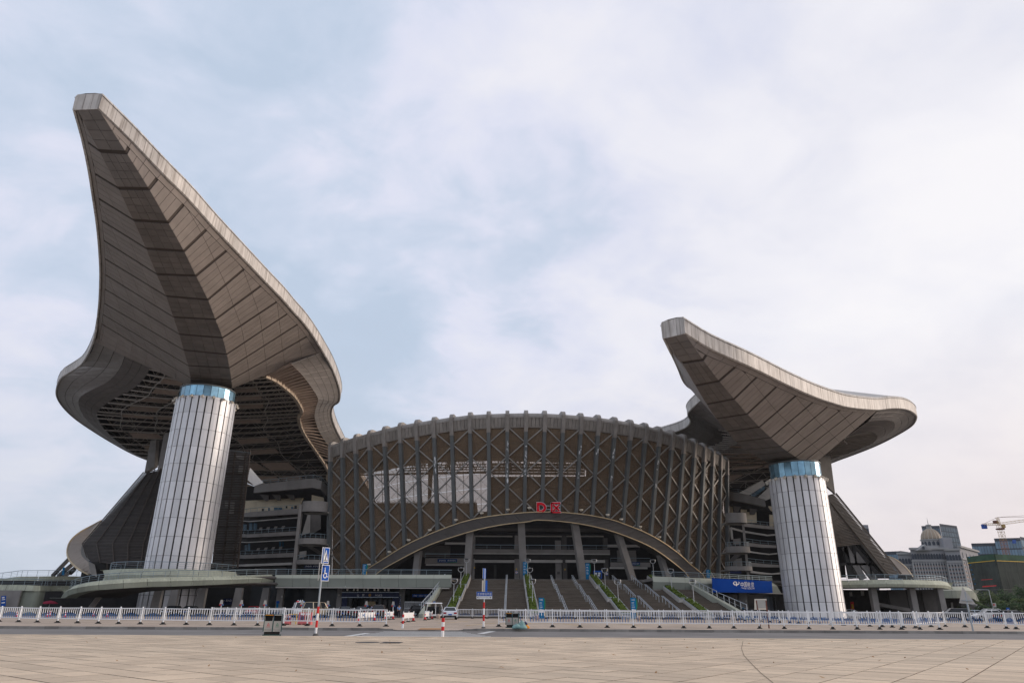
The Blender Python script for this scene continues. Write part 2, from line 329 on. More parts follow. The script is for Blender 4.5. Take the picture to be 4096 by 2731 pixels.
# ---- plaza of stone slabs, laid at 38 degrees to the road
def slabmat():
    m=D.materials.new('plaza_slab'); m.use_nodes=True; t=m.node_tree; n=t.nodes; l=t.links; b=n['Principled BSDF']; b.inputs['Roughness'].default_value=.75
    g=n.new('ShaderNodeNewGeometry'); mp=n.new('ShaderNodeMapping'); mp.inputs['Rotation'].default_value=(0,0,-math.radians(38)); mp.vector_type='TEXTURE'
    l.new(g.outputs['Position'],mp.inputs[0])
    dv=n.new('ShaderNodeVectorMath'); dv.operation='DIVIDE'; dv.inputs[1].default_value=(SLX,SLY,1); l.new(mp.outputs[0],dv.inputs[0])
    fl=n.new('ShaderNodeVectorMath'); fl.operation='FLOOR'; l.new(dv.outputs[0],fl.inputs[0])
    wn=n.new('ShaderNodeTexWhiteNoise'); wn.noise_dimensions='2D'; l.new(fl.outputs[0],wn.inputs['Vector'])
    r=n.new('ShaderNodeMapRange'); l.new(wn.outputs['Value'],r.inputs['Value']); r.inputs['To Min'].default_value=.84; r.inputs['To Max'].default_value=1.12
    nz=n.new('ShaderNodeTexNoise'); nz.inputs['Scale'].default_value=.22; nz.inputs['Detail'].default_value=8; nz.inputs['Roughness'].default_value=.6; l.new(g.outputs['Position'],nz.inputs['Vector'])
    r2=n.new('ShaderNodeMapRange'); l.new(nz.outputs['Fac'],r2.inputs['Value']); r2.inputs['From Min'].default_value=.3; r2.inputs['From Max'].default_value=.7; r2.inputs['To Min'].default_value=.86; r2.inputs['To Max'].default_value=1.1
    nf=n.new('ShaderNodeTexNoise'); nf.inputs['Scale'].default_value=9; nf.inputs['Detail'].default_value=6; l.new(g.outputs['Position'],nf.inputs['Vector'])
    r3=n.new('ShaderNodeMapRange'); l.new(nf.outputs['Fac'],r3.inputs['Value']); r3.inputs['From Min'].default_value=.3; r3.inputs['From Max'].default_value=.7; r3.inputs['To Min'].default_value=.93; r3.inputs['To Max'].default_value=1.07
    m1=n.new('ShaderNodeMath'); m1.operation='MULTIPLY'; l.new(r.outputs[0],m1.inputs[0]); l.new(r2.outputs[0],m1.inputs[1])
    m2=n.new('ShaderNodeMath'); m2.operation='MULTIPLY'; l.new(m1.outputs[0],m2.inputs[0]); l.new(r3.outputs[0],m2.inputs[1])
    # slab tint drifts between pinkish and greyish
    nt2=n.new('ShaderNodeTexNoise'); nt2.inputs['Scale'].default_value=.09; l.new(g.outputs['Position'],nt2.inputs['Vector'])
    mx=n.new('ShaderNodeMixRGB'); l.new(nt2.outputs['Fac'],mx.inputs['Fac']); mx.inputs['Color1'].default_value=(.645,.485,.335,1); mx.inputs['Color2'].default_value=(.58,.465,.335,1)
    vm=n.new('ShaderNodeVectorMath'); vm.operation='SCALE'; l.new(mx.outputs[0],vm.inputs[0]); l.new(m2.outputs[0],vm.inputs['Scale'])
    # dark worn stains
    mp2=n.new('ShaderNodeMapping'); mp2.inputs['Scale'].default_value=(.28,.55,1); mp2.inputs['Location'].default_value=(2.2,5.1,0); l.new(g.outputs['Position'],mp2.inputs[0])
    st=n.new('ShaderNodeTexNoise'); st.inputs['Scale'].default_value=.9; st.inputs['Detail'].default_value=7; st.inputs['Roughness'].default_value=.62; l.new(mp2.outputs[0],st.inputs['Vector'])
    rs=n.new('ShaderNodeMapRange'); l.new(st.outputs['Fac'],rs.inputs['Value']); rs.inputs['From Min'].default_value=.62; rs.inputs['From Max'].default_value=.76; rs.inputs['To Max'].default_value=.75
    mz=n.new('ShaderNodeMixRGB'); l.new(rs.outputs[0],mz.inputs['Fac']); l.new(vm.outputs[0],mz.inputs['Color1']); mz.inputs['Color2'].default_value=(.15,.125,.10,1)
    l.new(mz.outputs[0],b.inputs['Base Color']); return m
SLX,SLY=1.2,.8
MSLAB=slabmat()
g=MB(); g.add([(-95,-60,-.035),(95,-60,-.035),(95,39.4,-.035),(-95,39.4,-.035)],[(0,1,2,3)])
plaza=struct(g.build('plaza',mat('joint',(.25,.195,.15),.9,0,.2,2,rnd=0)))
ca,sa=math.cos(math.radians(-38)),math.sin(math.radians(-38))
# local axes: u=(cos-38, sin-38) along SLX, v perpendicular
cells=[]
for i in range(-70,71):
    for j in range(-90,91):
        u=(i+.5)*SLX; v=(j+.5)*SLY; x=u*ca-v*sa; y=u*sa+v*ca
        if y<11 or y>39.6 or abs(x)>y*.80+2: continue
        cells.append((x*x+y*y,i,j))
cells.sort()
rest=MB(); smesh=[]
def slabgeo(mb,i,j,loc=False):
    h=.015
    c=[(i*SLX+h,j*SLY+h),((i+1)*SLX-h,j*SLY+h),((i+1)*SLX-h,(j+1)*SLY-h),(i*SLX+h,(j+1)*SLY-h)]
    dz=random.uniform(-.003,.003)
    P=[]
    for u,v in c:
        x=u*ca-v*sa; y=u*sa+v*ca
        P.append((x,min(y,39.4),dz))
    mb.add(P+[(p[0],p[1],-.036) for p in P],[(0,1,2,3),(4,5,1,0),(5,6,2,1),(6,7,3,2),(7,4,0,3)])
def sides(o):      # joint-coloured slab edges
    o.data.materials.append(M['joint'])
    o.data.polygons.foreach_set('material_index',[0 if k%5==0 else 1 for k in range(len(o.data.polygons))])
for n,(d,i,j) in enumerate(cells):
    if n<300:
        mb=MB(); slabgeo(mb,i,j); sides(mb.build('paving_slab',MSLAB,plaza))
    else: slabgeo(rest,i,j)
o=rest.build('far_paving_slabs',MSLAB,plaza,kind='stuff'); sides(o)
# edging course of long stones where the plaza meets the road
for i in range(44):
    x0=-33+i*1.5; mb=MB(); mb.bb(x0+.01,x0+1.49,39.45,40.45,-.04,.004+random.uniform(-.003,.003)); mb.build('edging_slab',MSLAB,plaza)
mb=MB(); mb.bb(-95,-33,39.45,40.45,-.04,0); mb.bb(33,95,39.45,40.45,-.04,0); mb.build('edging_course',MSLAB,plaza)
# curved saw-cut joint on the right
cut=MB(); cp_=[atz(x,y,.006) for x,y in ((2972,2562),(2966,2592),(2975,2618),(3002,2648),(3040,2686),(3095,2731),(3160,2775))]
for a,b in zip(cp_,cp_[1:]): 
    n=(b-a).cross(Vector((0,0,1))).normalized()*.011; cut.add([a-n,a+n,b+n,b-n],[(0,1,2,3)])
cut.build('curved_joint',mat('cutline',(.22,.17,.125),.9,rnd=0),plaza)
# manhole cover and drain grate
c=atz(1470,2568,0); mb=MB(); mb.lathe((c.x,c.y,0),[(.54,-.01),(.54,.012),(.46,.012),(.45,.006),(.0,.006)],28); o=mb.build('manhole_cover',mat('iron',(.10,.095,.09),.6,.5,.2,4,rnd=0)); tag(o,'round dark iron manhole cover set in the plaza paving','manhole cover')
c=atz(1567,2569,0); t=thing('drain_grate','square slotted iron drain grate beside the round manhole cover','drain grate',(c.x,c.y,0))
mb=MB(); 
for s in (-1,1): mb.bb(c.x+s*.41-.03,c.x+s*.41+.03,c.y-.55,c.y+.55,-.01,.014); mb.bb(c.x-.38,c.x+.38,c.y+s*.52-.03,c.y+s*.52+.03,-.01,.014)
mb.build('frame',M['iron'],t)
mb=MB(); mb.bb(c.x-.38,c.x+.38,c.y-.49,c.y+.49,-.01,.005); mb.build('pit',M['dark'],t)
for k in range(4): mb=MB(); mb.bb(c.x-.37,c.x+.37,c.y-.42+k*.25,c.y-.32+k*.25,.006,.012); mb.build('bar',M['iron'],t)
# fallen leaves
lv=MB()
for i in range(70):
    y=random.uniform(16.5,39); x=random.uniform(-.75,.75)*y; a=random.uniform(0,6.3); s=random.uniform(.04,.09)
    lv.add([(x+s*math.cos(a),y+s*math.sin(a),.012),(x+s*.5*math.cos(a+1.5),y+s*.5*math.sin(a+1.5),.03),(x-s*math.cos(a),y-s*math.sin(a),.05),(x-s*.5*math.cos(a+1.5),y-s*.5*math.sin(a+1.5),.02)],[(0,1,2,3)])
o=lv.build('fallen_leaves',M['leaf_dry'],kind='stuff'); tag(o,'small dry brown leaves scattered over the plaza paving','leaves')

# ---- kerb and forecourt
def pavemat():
    m=D.materials.new('forecourt'); m.use_nodes=True; t=m.node_tree; n=t.nodes; l=t.links; b=n['Principled BSDF']; b.inputs['Roughness'].default_value=.8
    g=n.new('ShaderNodeNewGeometry'); br=n.new('ShaderNodeTexBrick'); l.new(g.outputs['Position'],br.inputs['Vector']); br.inputs['Scale'].default_value=1; br.inputs['Brick Width'].default_value=1.2; br.inputs['Row Height'].default_value=.6; br.inputs['Mortar Size'].default_value=.012
    br.inputs['Color1'].default_value=(.44,.34,.26,1); br.inputs['Color2'].default_value=(.50,.40,.31,1); br.inputs['Mortar'].default_value=(.25,.2,.17,1)
    nz=n.new('ShaderNodeTexNoise'); nz.inputs['Scale'].default_value=.25; nz.inputs['Detail'].default_value=8; l.new(g.outputs['Position'],nz.inputs['Vector'])
    r=n.new('ShaderNodeMapRange'); l.new(nz.outputs['Fac'],r.inputs['Value']); r.inputs['From Min'].default_value=.3; r.inputs['From Max'].default_value=.7; r.inputs['To Min'].default_value=.72; r.inputs['To Max'].default_value=1.08
    vm=n.new('ShaderNodeVectorMath'); vm.operation='SCALE'; l.new(br.outputs[0],vm.inputs[0]); l.new(r.outputs[0],vm.inputs['Scale']); l.new(vm.outputs[0],b.inputs['Base Color']); return m
MPAVE=pavemat()
KY=51.5; GX0,GX1=-7.6,-4.0      # dropped kerb between these X
g=MB(); ZF=.13
for x0,x1 in ((-260,GX0-1.6),(GX1+1.6,260)): g.add([(x0,KY+.22,ZF),(x1,KY+.22,ZF),(x1,62,ZF),(x0,62,ZF)],[(0,1,2,3)])
g.add([(GX0-1.6,KY+.22,ZF),(GX0,KY+.22,-.01),(GX1,KY+.22,-.01),(GX1+1.6,KY+.22,ZF),(GX1+1.6,62,ZF),(GX0-1.6,62,ZF)],[(0,1,5),(1,2,4,5),(2,3,4)])
g.add([(-260,62,ZF),(260,62,ZF),(260,104,ZF),(-260,104,ZF)],[(0,1,2,3)])
fore=struct(g.build('forecourt',MPAVE))
g=MB(); g.add([(-260,104,ZF),(260,104,ZF),(260,320,ZF),(-260,320,ZF)],[(0,1,2,3)]); struct(g.build('parking_ground',mat('lot',(.15,.14,.13),.9,0,.2,.2,rnd=0,dirt=.3)))
kb=thing('kerb','long row of grey concrete kerb stones along the far side of the road','kerb',(0,KY,0))
x=-46.0
while x<46:
    w=random.uniform(.92,1.02)
    z=.135
    xm=x+w/2
    if GX0-1.6<xm<GX1+1.6:
        z=.135 if False else (.004 if GX0<xm<GX1 else max(.004,.135*(max(GX0-xm,xm-GX1)/1.6)))
    mb=MB(); dz=random.uniform(-.006,.004); mb.bb(x+.008,x+w-.008,KY+random.uniform(-.012,.012),KY+.21,-.06,z+dz+.006); mb.build('kerb_stone',M['kerb'],kb); x+=w
for sx in (-1,1):
    mb=MB(); mb.bb(min(sx*46.5,sx*260),max(sx*46.5,sx*260),KY,KY+.21,-.06,.138); mb.build('far_kerb',M['kerb'],kb)
# tactile strip at the dropped kerb, yellow parking lines
mb=MB(); c=atz(1735,2515,.1); mb.add([(-6.6,KY+.9,.035),(-4.9,KY+.9,.035),(-4.9,KY+3.2,.075),(-6.6,KY+3.2,.075)],[(0,1,2,3)]); mb.build('tactile_strip',mat('tactile',(.46,.26,.14),.8,rnd=0),fore)
for a,b in (((1980,2490),(1860,2500)),((1870,2482),(1750,2492)),((1815,2474),(1740,2479)),((2250,2493),(2330,2502)),((2480,2493),(2560,2502)),((2120,2492),(2050,2503)),((1540,2480),(1490,2487))):
    p=atz(*a,ZF+.004); q=atz(*b,ZF+.004); n=Vector((.16,0,0)); mb=MB(); mb.add([p,q,q+n,p+n],[(0,1,2,3)]); mb.build('parking_line',M['yellow_paint'],fore)

# ================================================================ ROOF WINGS
cA=lambda x,y:(200+.6376*x,300+.6376*y)
cB=lambda x,y:(200+.6376*x,1200+.6376*y)
cC=lambda x,y:(2600+.6059*x,1200+.6059*y)
cG=lambda x,y:(850+.3508*x,1400+.3508*y)
def onplane(px,p,ax):
    d=ray(*px); return CAM+d*(((p-CAM).dot(ax))/d.dot(ax))
def follow(mids,Y1,LL):
    p=at(*mids[0],Y1); r=[p]
    for m in mids[1:]:
        d=ray(*m); q=CAM-p; a=d.dot(d); b=2*q.dot(d); c=q.dot(q)-LL*LL
        p=CAM+d*((-b+math.sqrt(max(b*b-4*a*c,0)))/(2*a)); r.append(p)
    return r
mid=lambda a,b:((a[0]+b[0])/2,(a[1]+b[1])/2)
SL=5.46
# ---- left wing stations, tip to column
k1=[cA(170,218),cA(310,478),cA(430,712),cA(525,912),cA(605,1090),cA(670,1250),cA(730,1388),cB(775,108),cB(812,215),cB(840,315),cB(868,412),cB(882,490),cB(884,545)]
k2=[cA(300,212),cA(478,488),cA(620,715),cA(740,925),cA(840,1105),cA(915,1260),cA(990,1410),cB(1037,122),cB(1082,237),cB(1108,340),cB(1125,425),cB(1137,500),cB(1141,555)]
el=[cA(152,212),cA(205,400),cA(247,600),cA(271,755),cA(292,895),cA(306,1020),cA(314,1135),cB(318,-176),cB(316,-85),cB(312,5),cB(305,75),cB(298,135),cB(275,260)]
er=[cA(302,207),cA(514,414),cA(702,613),cA(868,778),cA(1012,940),cA(1140,1075),cA(1250,1190),cB(1355,-112),cB(1455,-10),cB(1520,66),cB(1583,134),cB(1642,212),cB(1712,325)]
ms=[mid(a,b) for a,b in zip(k1,k2)]
f=follow(ms[1:12],80,SL)
ys=[76.2]+[p.y for p in f]+[135.2]
LW=dict(K1=[at(*p,y) for p,y in zip(k1,ys)],K2=[at(*p,y) for p,y in zip(k2,ys)],EL=[at(*p,y) for p,y in zip(el,ys)],ER=[at(*p,y) for p,y in zip(er,ys)])
# ---- right wing stations
r1=[(100,250),(212,415),(300,565),(375,688),(440,783),(510,868),(570,935),(630,990),(690,1022)]
r2=[(228,222),(350,395),(455,535),(555,653),(642,752),(722,838),(798,908),(862,965),(910,1000)]
rr=[(224,213),(400,320),(600,410),(740,475),(870,540),(1000,600),(1110,645),(1205,676),(1290,700),(1375,712),(1450,718),(1510,720)]
k1=[cC(*p) for p in r1]; k2=[cC(*p) for p in r2]
f=follow([mid(a,b) for a,b in zip(k1,k2)][1:],95,SL)
AX=Vector((.577,.817,0)); SD=Vector((-.817,.577,0))
tip=f[0]+(f[0]-f[1])*.80
tip=onplane(mid(k1[0],k2[0]),tip,AX)
st=[tip]+f+[f[-1]+AX*SL*j+Vector((0,0,-.1*j)) for j in (1,2,3)]
RW=dict(K1=[],K2=[],EL=[],ER=[])
hw=[1.7]+[(onplane(a,p,AX)-onplane(b,p,AX)).length/2 for a,b,p in zip(k1[1:],k2[1:],f)]+[3.0,3.0,3.0]
edge_px=[cC(*p)[::-1] for p in ((94,246),(180,430),(240,580),(280,720),(300,795),(330,860))]
for i,p in enumerate(st):
    a=onplane(k1[i],p,AX) if i<9 else p+SD*hw[i]; b=onplane(k2[i],p,AX) if i<9 else p-SD*hw[i]
    RW['K1'].append(a); RW['K2'].append(b); RW['ER'].append(onplane(cC(*rr[i]),p,AX))
for i,p in enumerate(st):
    w=(RW['ER'][i]-RW['K2'][i]); s=Vector((w.x,w.y,0)).length*1.0+.15; a=RW['K1'][i]; best=None
    for q in range(0,260):
        P=a+SD*s+Vector((0,0,w.z*.5+q*.06)); v=P-CAM; dpt=v.dot(FW); x=CX+FPX*v.dot(RT)/dpt; y=CY-FPX*v.dot(UP)/dpt
        e_=abs(x-polyat(edge_px,y))
        if best is None or e_<best[0]: best=(e_,P)
    if i<=6: RW['EL'].append(best[1])
    else: RW['EL'].append(a+SD*s+Vector((0,0,RW['EL'][6].z-RW['K1'][6].z+(i-6)*1.0)))
def build_wing(root,Wg,cols=3.8,nr=4):
    n=len(Wg['K1'])-1
    C=lambda k,t: cr3(Wg[k],t)
    def facet(name,A,B,keel=False,m='soffit'):
        base=MB(); rows=[]
        cen=Wg['K1'][n//2]+Vector((0,0,30))
        def P(t,u,off=0):
            a,b=A(t),B(t); p=lerp(a,b,u)
            if off:
                e=1e-2; tt=min(t,n-.02); nn=(A(tt+e)-A(tt)).cross(b-a)
                if nn.length<1e-6: nn=Vector((0,0,1))
                nn.normalize()
                if nn.z<0: nn=-nn
                p=p+nn*off
            return p
        for k in range(n*4+1):
            t=k/4; rows.append([P(t,u,.14) for u in (0,.33,.66,1)])
        base.grid(rows); bo=base.build(name,M['groove'],root)
        def pan(t0,t1,ua0,ub0,ua1,ub1,nm,mm):
            q=[P(t0,ua0),P(t0,ub0),P(t1,ub1),P(t1,ua1)]; q2=[P(t0,ua0,.10),P(t0,ub0,.10),P(t1,ub1,.10),P(t1,ua1,.10)]
            mb=MB(); mb.hexa(q,q2); mb.build(nm,mm,bo)
        gp=.06
        for i in range(n):
            gr=.05 if i>0 else .02; ge=.05 if i<n-1 else .0
            for r in range(nr):
                t0=i+gr+(1-gr-ge)*r/nr+ (.0055 if r else 0); t1=i+gr+(1-gr-ge)*(r+1)/nr-(.0055 if r<nr-1 else 0)
                w0=(B(t0)-A(t0)).length; w1=(B(t1)-A(t1)).length
                if keel:
                    nc=2 if i==0 else 4
                    for c in range(nc): 
                        g0=gp/w0/2; g1=gp/w1/2
                        pan(t0,t1,c/nc+g0,(c+1)/nc-g0,c/nc+g1,(c+1)/nc-g1,'keel_panel',M['keel'])
                    continue
                l0=max(w0-1.15,.05); l1=max(w1-1.15,.05); c=0
                while True:
                    d0=min(c*cols,l0); d1=min(c*cols,l1); e0=min((c+1)*cols,l0); e1=min((c+1)*cols,l1)
                    if e0-d0<.25 and e1-d1<.25: break
                    pan(t0,t1,(d0+gp/2)/w0,max(e0-gp/2,d0+gp/2+.01)/w0,(d1+gp/2)/w1,max(e1-gp/2,d1+gp/2+.01)/w1,'soffit_panel',M[m]); c+=1
            # continuous edge strip
            if not keel:
                for r in range(2):
                    t0=i+r/2+.006; t1=i+(r+1)/2-.006; w0=(B(t0)-A(t0)).length; w1=(B(t1)-A(t1)).length
                    pan(t0,t1,max(w0-1.10,.05)/w0,max(w0-.28,.1)/w0,max(w1-1.10,.05)/w1,max(w1-.28,.1)/w1,'edge_panel',M[m])
        return bo
    facet('keel_soffit',lambda t:C('K1',t),lambda t:C('K2',t),True)
    facet('outer_soffit',lambda t:C('K1',t),lambda t:C('EL',t))
    facet('inner_soffit',lambda t:C('K2',t),lambda t:C('ER',t))
def fascia(root,pts,side,step=1.25,h=2.45,name='fascia_panel',skip=0):
    # pts: dense polyline of the soffit edge; side: centroid function giving an inside point
    seg=[]; acc=[0]
    for a,b in zip(pts,pts[1:]): acc.append(acc[-1]+(b-a).length)
    tot=acc[-1]; n=int(tot/step)
    def P(s):
        for k in range(len(acc)-1):
            if s<=acc[k+1]: return lerp(pts[k],pts[k+1],(s-acc[k])/max(acc[k+1]-acc[k],1e-6))
        return pts[-1]
    def nrm(s):
        d=P(min(s+.6,tot))-P(max(s-.6,0)); o=d.cross(Vector((0,0,1))); o.normalize()
        return o*side
    bar=root
    cop=MB(); lip=MB(); prev=None
    for i in range(n):
        s0=tot*i/n; s1=tot*(i+1)/n; g=.018
        a,b=P(s0+g),P(s1-g); oa,ob=nrm(s0),nrm(s1); z=Vector((0,0,1)); lo=Vector((0,0,-.22))
        prof=[(.02,-.22),(.22,-.10),(.30,h*.86),(.12,h)]
        pa=[a+oa*o+z*v for o,v in prof]; pb=[b+ob*o+z*v for o,v in prof]
        ia=[a-oa*.12+z*v for o,v in prof]; ib=[b-ob*.12+z*v for o,v in prof]
        mb=MB(); mb.add(pa+pb+ia+ib,[(0,4,5,1),(1,5,6,2),(2,6,7,3),(8,9,13,12),(9,10,14,13),(10,11,15,14),(3,7,15,11),(0,8,12,4),(0,1,9,8),(1,2,10,9),(2,3,11,10),(4,12,13,5),(5,13,14,6),(6,14,15,7)])
        mb.build(name,M['fascia'],root)
    # dark reveal behind the panels and a thin pipe with brackets near the top
    rv=MB(); rows=[]; N_=max(n//2,4)
    for i in range(N_+1):
        s=tot*i/N_; p=P(s); o=nrm(s); rows.append([p-o*.35+Vector((0,0,.06)),p+o*.10+Vector((0,0,-.05)),p+o*.16+Vector((0,0,h*.8)),p-o*.3+Vector((0,0,h*.95))])
    rv.grid(rows); rv.build('shadow_gap',M['backing'],root)
    pp=[P(tot*i/N_)+nrm(tot*i/N_)*.36+Vector((0,0,h*.80)) for i in range(N_+1)]
    MB().pipe(pp,.035,5).build('conduit',M['backing'],root)
def dense(P,n=8):
    r=[]
    for k in range((len(P)-1)*n+1): r.append(cr3(P,k/n))
    return r
LROOF=thing('stadium_roof_wing','huge grey roof wing sweeping up to a blunt tip at the upper left','roof',tuple(Vector((LW['K1'][12].x,LW['K1'][12].y,0))))
RROOF=thing('stadium_roof_wing','smaller grey roof wing over the right column, its blunt tip pointing left','roof',tuple(Vector((RW['K1'][11].x,RW['K1'][11].y,0))))
build_wing(LROOF,LW); build_wing(RROOF,RW)
# ---- bodies of the two roofs behind the columns
def Z(l,f,z0,z1): return [atz(*f(*p),z0+(z1-z0)*i/(len(l)-1)) for i,p in enumerate(l)]
LB=dict(
 ER=[LW['ER'][12]]+Z([(1770,430),(1815,560),(1812,635),(1775,665),(1765,720),(1790,800),(1830,880)],cB,52,49)+[Vector((-54,225,48.5)),Vector((-57,255,48)),Vector((-60,300,47))],
 IR=[atz(*cB(1510,400),48.3)]+Z([(1580,470),(1640,550),(1680,620),(1665,680),(1660,740),(1690,830),(1760,940)],cB,48,46.6)+[Vector((-59,228,46.5)),Vector((-62,257,46)),Vector((-66,300,45.5))],
 JR=Z([(600,290),(720,345),(830,430),(920,510),(980,600),(1020,690),(985,760),(1000,850),(1040,940),(1110,1050),(1200,1180),(1330,1390)],cG,46.6,45.6)+[Vector((-67,250,45)),Vector((-71,300,44.5))],
 EL=[LW['EL'][12]]+Z([(210,390),(130,450),(70,490),(42,560),(50,620),(100,690),(180,760),(300,840),(400,900),(500,955),(605,1000)],cB,55.5,50.5)+[Vector((-128,262,50)),Vector((-122,300,49.5))],
 IL=[atz(*cB(485,310),51.6)]+Z([(440,430),(370,510),(280,555),(200,600),(180,650),(220,740),(320,830),(430,910),(595,996)],cB,51,50)+[Vector((-124,262,49.6)),Vector((-117,300,49))],
 JL=[atz(*cB(640,400),48.8)]+Z([(600,480),(520,560),(400,620),(310,690),(300,740),(360,830),(480,930),(598,990)],cB,48.6,48.6)+[Vector((-120,262,48.5)),Vector((-112,300,48))])
def Q3(l): return [Vector(p) for p in l]
RB=dict(
 ER=[RW['ER'][11]]+[atz(*cC(x,y),z) for x,y,z in ((1580,712,39),(1650,712,39.8),(1700,722,40.2),(1740,744,40.4),(1757,775,40.6),(1722,832,41),(1605,903,41.5),(1485,962,42),(1355,1014,42.5),(1205,1070,43))]+Q3([(98,225,43.5),(99,270,43.5)]),
 IR=[atz(*cC(1440,800),36.8),atz(*cC(1500,795),37.3),atz(*cC(1560,790),37.8),atz(*cC(1600,800),38.2),atz(*cC(1614,825),38.5),atz(*cC(1600,862),39),atz(*cC(1555,897),39.6),atz(*cC(1480,938),40.2),atz(*cC(1380,985),41),atz(*cC(1270,1030),41.6)]+Q3([(93,218,42),(94,270,42)]),
 JR=[atz(*cC(1290,905),35.4),atz(*cC(1350,888),35.8),atz(*cC(1410,874),36.2),atz(*cC(1460,870),36.6),atz(*cC(1494,890),37.2),atz(*cC(1494,915),37.6),atz(*cC(1468,944),38.4),atz(*cC(1400,974),39.2),atz(*cC(1310,1010),40),atz(*cC(1210,1045),40.6)]+Q3([(89,214,41),(90,270,41)]),
 EL=[RW['EL'][11]]+Q3([(42,157,45),(45,167,45.6),(46.5,176,46.5),(46,184,47.3),(43.5,191,47.8),(40,198,48),(36,210,48),(33,225,48),(32,270,47)]),
 IL=[RW['EL'][11].lerp(RW['K1'][11],.35)]+Q3([(46,159,43.5),(49.5,169,44),(51,178,44.8),(50.5,187,45.5),(48,195,46),(44.5,203,46.2),(41,214,46.2),(38,228,46),(37,270,45)]),
 JL=[RW['EL'][11].lerp(RW['K1'][11],.6)]+Q3([(50,161,42.2),(54,171,42.6),(56,180,43.2),(55,190,44),(52.5,199,44.4),(49,208,44.6),(46,218,44.6),(43,231,44.4),(42,270,43.5)]))
def strip(root,name,A,B,m,n,rows,thick=.12,mback='backing'):
    base=MB(); rws=[]
    def P(k,u): 
        t=k/n; return lerp(cr3(A,t*(len(A)-1)),cr3(B,t*(len(B)-1)),u)
    for k in range(n+1): rws.append([P(k,u)+Vector((0,0,.16)) for u in (0,.5,1)])
    bo=base.grid(rws).build(name,M[mback],root)
    for k in range(n):
        for r in range(rows):
            g=.02; u0=r/rows+g/2; u1=(r+1)/rows-g/2; q=[P(k+.02,u0),P(k+.02,u1),P(k+.98,u1),P(k+.98,u0)]
            MB().slab(q,(0,0,1),thick).build(name.replace('_backing','')+'_panel',M[m],bo)
    return bo
def field(root,JL,JR,ns,tan,far=1.0):
    a=lambda t:cr3(JL,t*(len(JL)-1)); b=lambda t:cr3(JR,t*(len(JR)-1))
    sag=lambda u:-1.2*math.sin(PI*u)
    def P(t,u,dz=0): return lerp(a(t),b(t),u)+Vector((0,0,sag(u)+dz))
    dk=MB(); dk.grid([[P(k/20,u,3.4) for u in (-.06,.2,.4,.6,.8,1.06)] for k in range(21)]); dk.build('roof_deck',M['deck'],root)
    for k in range(ns):
        t=k/ns; mb=MB()
        for j in range(8): mb.tube(P(t,j/8,.0),P(t,(j+1)/8,.0),.2,5,cap=False)
        for j in range(16): mb.tube(P(t,j/16,0 if j%2 else 2.9),P(t,(j+1)/16,2.9 if j%2 else 0),.07,4,cap=False)
        for j in range(4): mb.tube(P(t,j/4,2.9),P(t,(j+1)/4,2.9),.12,4,cap=False)
        mb.build('roof_truss',M['truss'],root)
        if k<ns-1:
            mb=MB()
            for j in range(8): mb.tube(P(t,j/8+(.06 if j%2 else 0),0),P(t+1/ns,(j+(1 if j%2==0 else 0))/8,.9),.07,4,cap=False)
            mb.build('cross_brace',M['truss'],root,kind='stuff')
    for u in (.12,.30,.48,.66,.84):
        mb=MB(); pp=[P(k/44,u+.015*math.sin(k*.7),-.35) for k in range(int(44*far))]; mb.pipe(pp,.10,5); mb.build('catwalk',M['truss'],root)
    random.seed(11)
    for k in range(2,ns-1):
        for u0,u1 in ((.31,.47),(.49,.65),(.67,.82),(.13,.29)):
            if (k+int(u0*20))%2: continue
            if random.random()<.18 : continue
            q=[P(k/ns+.004,u0,-.25),P(k/ns+.004,u1,-.25),P((k+.88)/ns,u1,-.25),P((k+.88)/ns,u0,-.25)]
            MB().slab(q,(0,0,1),.1).build('ceiling_panel',M['ceil_panel'],root)
    # edge beam in short plates along the inner side
    if tan:
        for k in range(26):
            p,q=b(k/26+.002),b((k+.94)/26); mb=MB(); mb.beam(p,q,.75,1.0); mb.build('edge_beam',M['truss_tan'],root)
def fins(root,I,J,n,m='ceil_panel'):
    for k in range(n):
        t=(k+.5)/n; p=cr3(I,t*(len(I)-1)); q=cr3(J,t*(len(J)-1)); mb=MB(); mb.tube(p+Vector((0,0,.3)),q+Vector((0,0,.2)),.36,8); mb.build('soffit_fin',M[m],root)
    mb=MB(); mb.grid([[cr3(I,k/30*(len(I)-1))+Vector((0,0,2.2)),cr3(J,k/30*(len(J)-1))+Vector((0,0,2.2))] for k in range(31)]); mb.build('fin_backing',M['deck'],root)
strip(LROOF,'inner_rim',LB['ER'],LB['IR'],'rim',30,4)
strip(LROOF,'outer_rim',LB['EL'],LB['IL'],'rim',30,3)
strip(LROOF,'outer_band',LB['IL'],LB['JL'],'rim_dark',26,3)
fins(LROOF,LB['IR'],LB['JR'],46)
field(LROOF,LB['JL'],LB['JR'],24,True)
strip(RROOF,'outer_rim',RB['ER'],RB['IR'],'rim',30,3)
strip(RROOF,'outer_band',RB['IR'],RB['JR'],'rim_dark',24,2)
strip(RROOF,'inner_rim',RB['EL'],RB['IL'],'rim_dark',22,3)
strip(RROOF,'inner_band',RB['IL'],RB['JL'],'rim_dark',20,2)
field(RROOF,RB['JL'],RB['JR'],26,False)
# close the wedge between the last wing station and the rims
def wedge(root,a,b,c,d,m='soffit',name='closing_panel'):
    for k in range(4):
        u0,u1=k/4+.006,(k+1)/4-.006; q=[lerp(a,b,u0),lerp(a,b,u1),lerp(d,c,u1),lerp(d,c,u0)]; MB().slab(q,(0,0,1),.12).build(name,M[m],root)
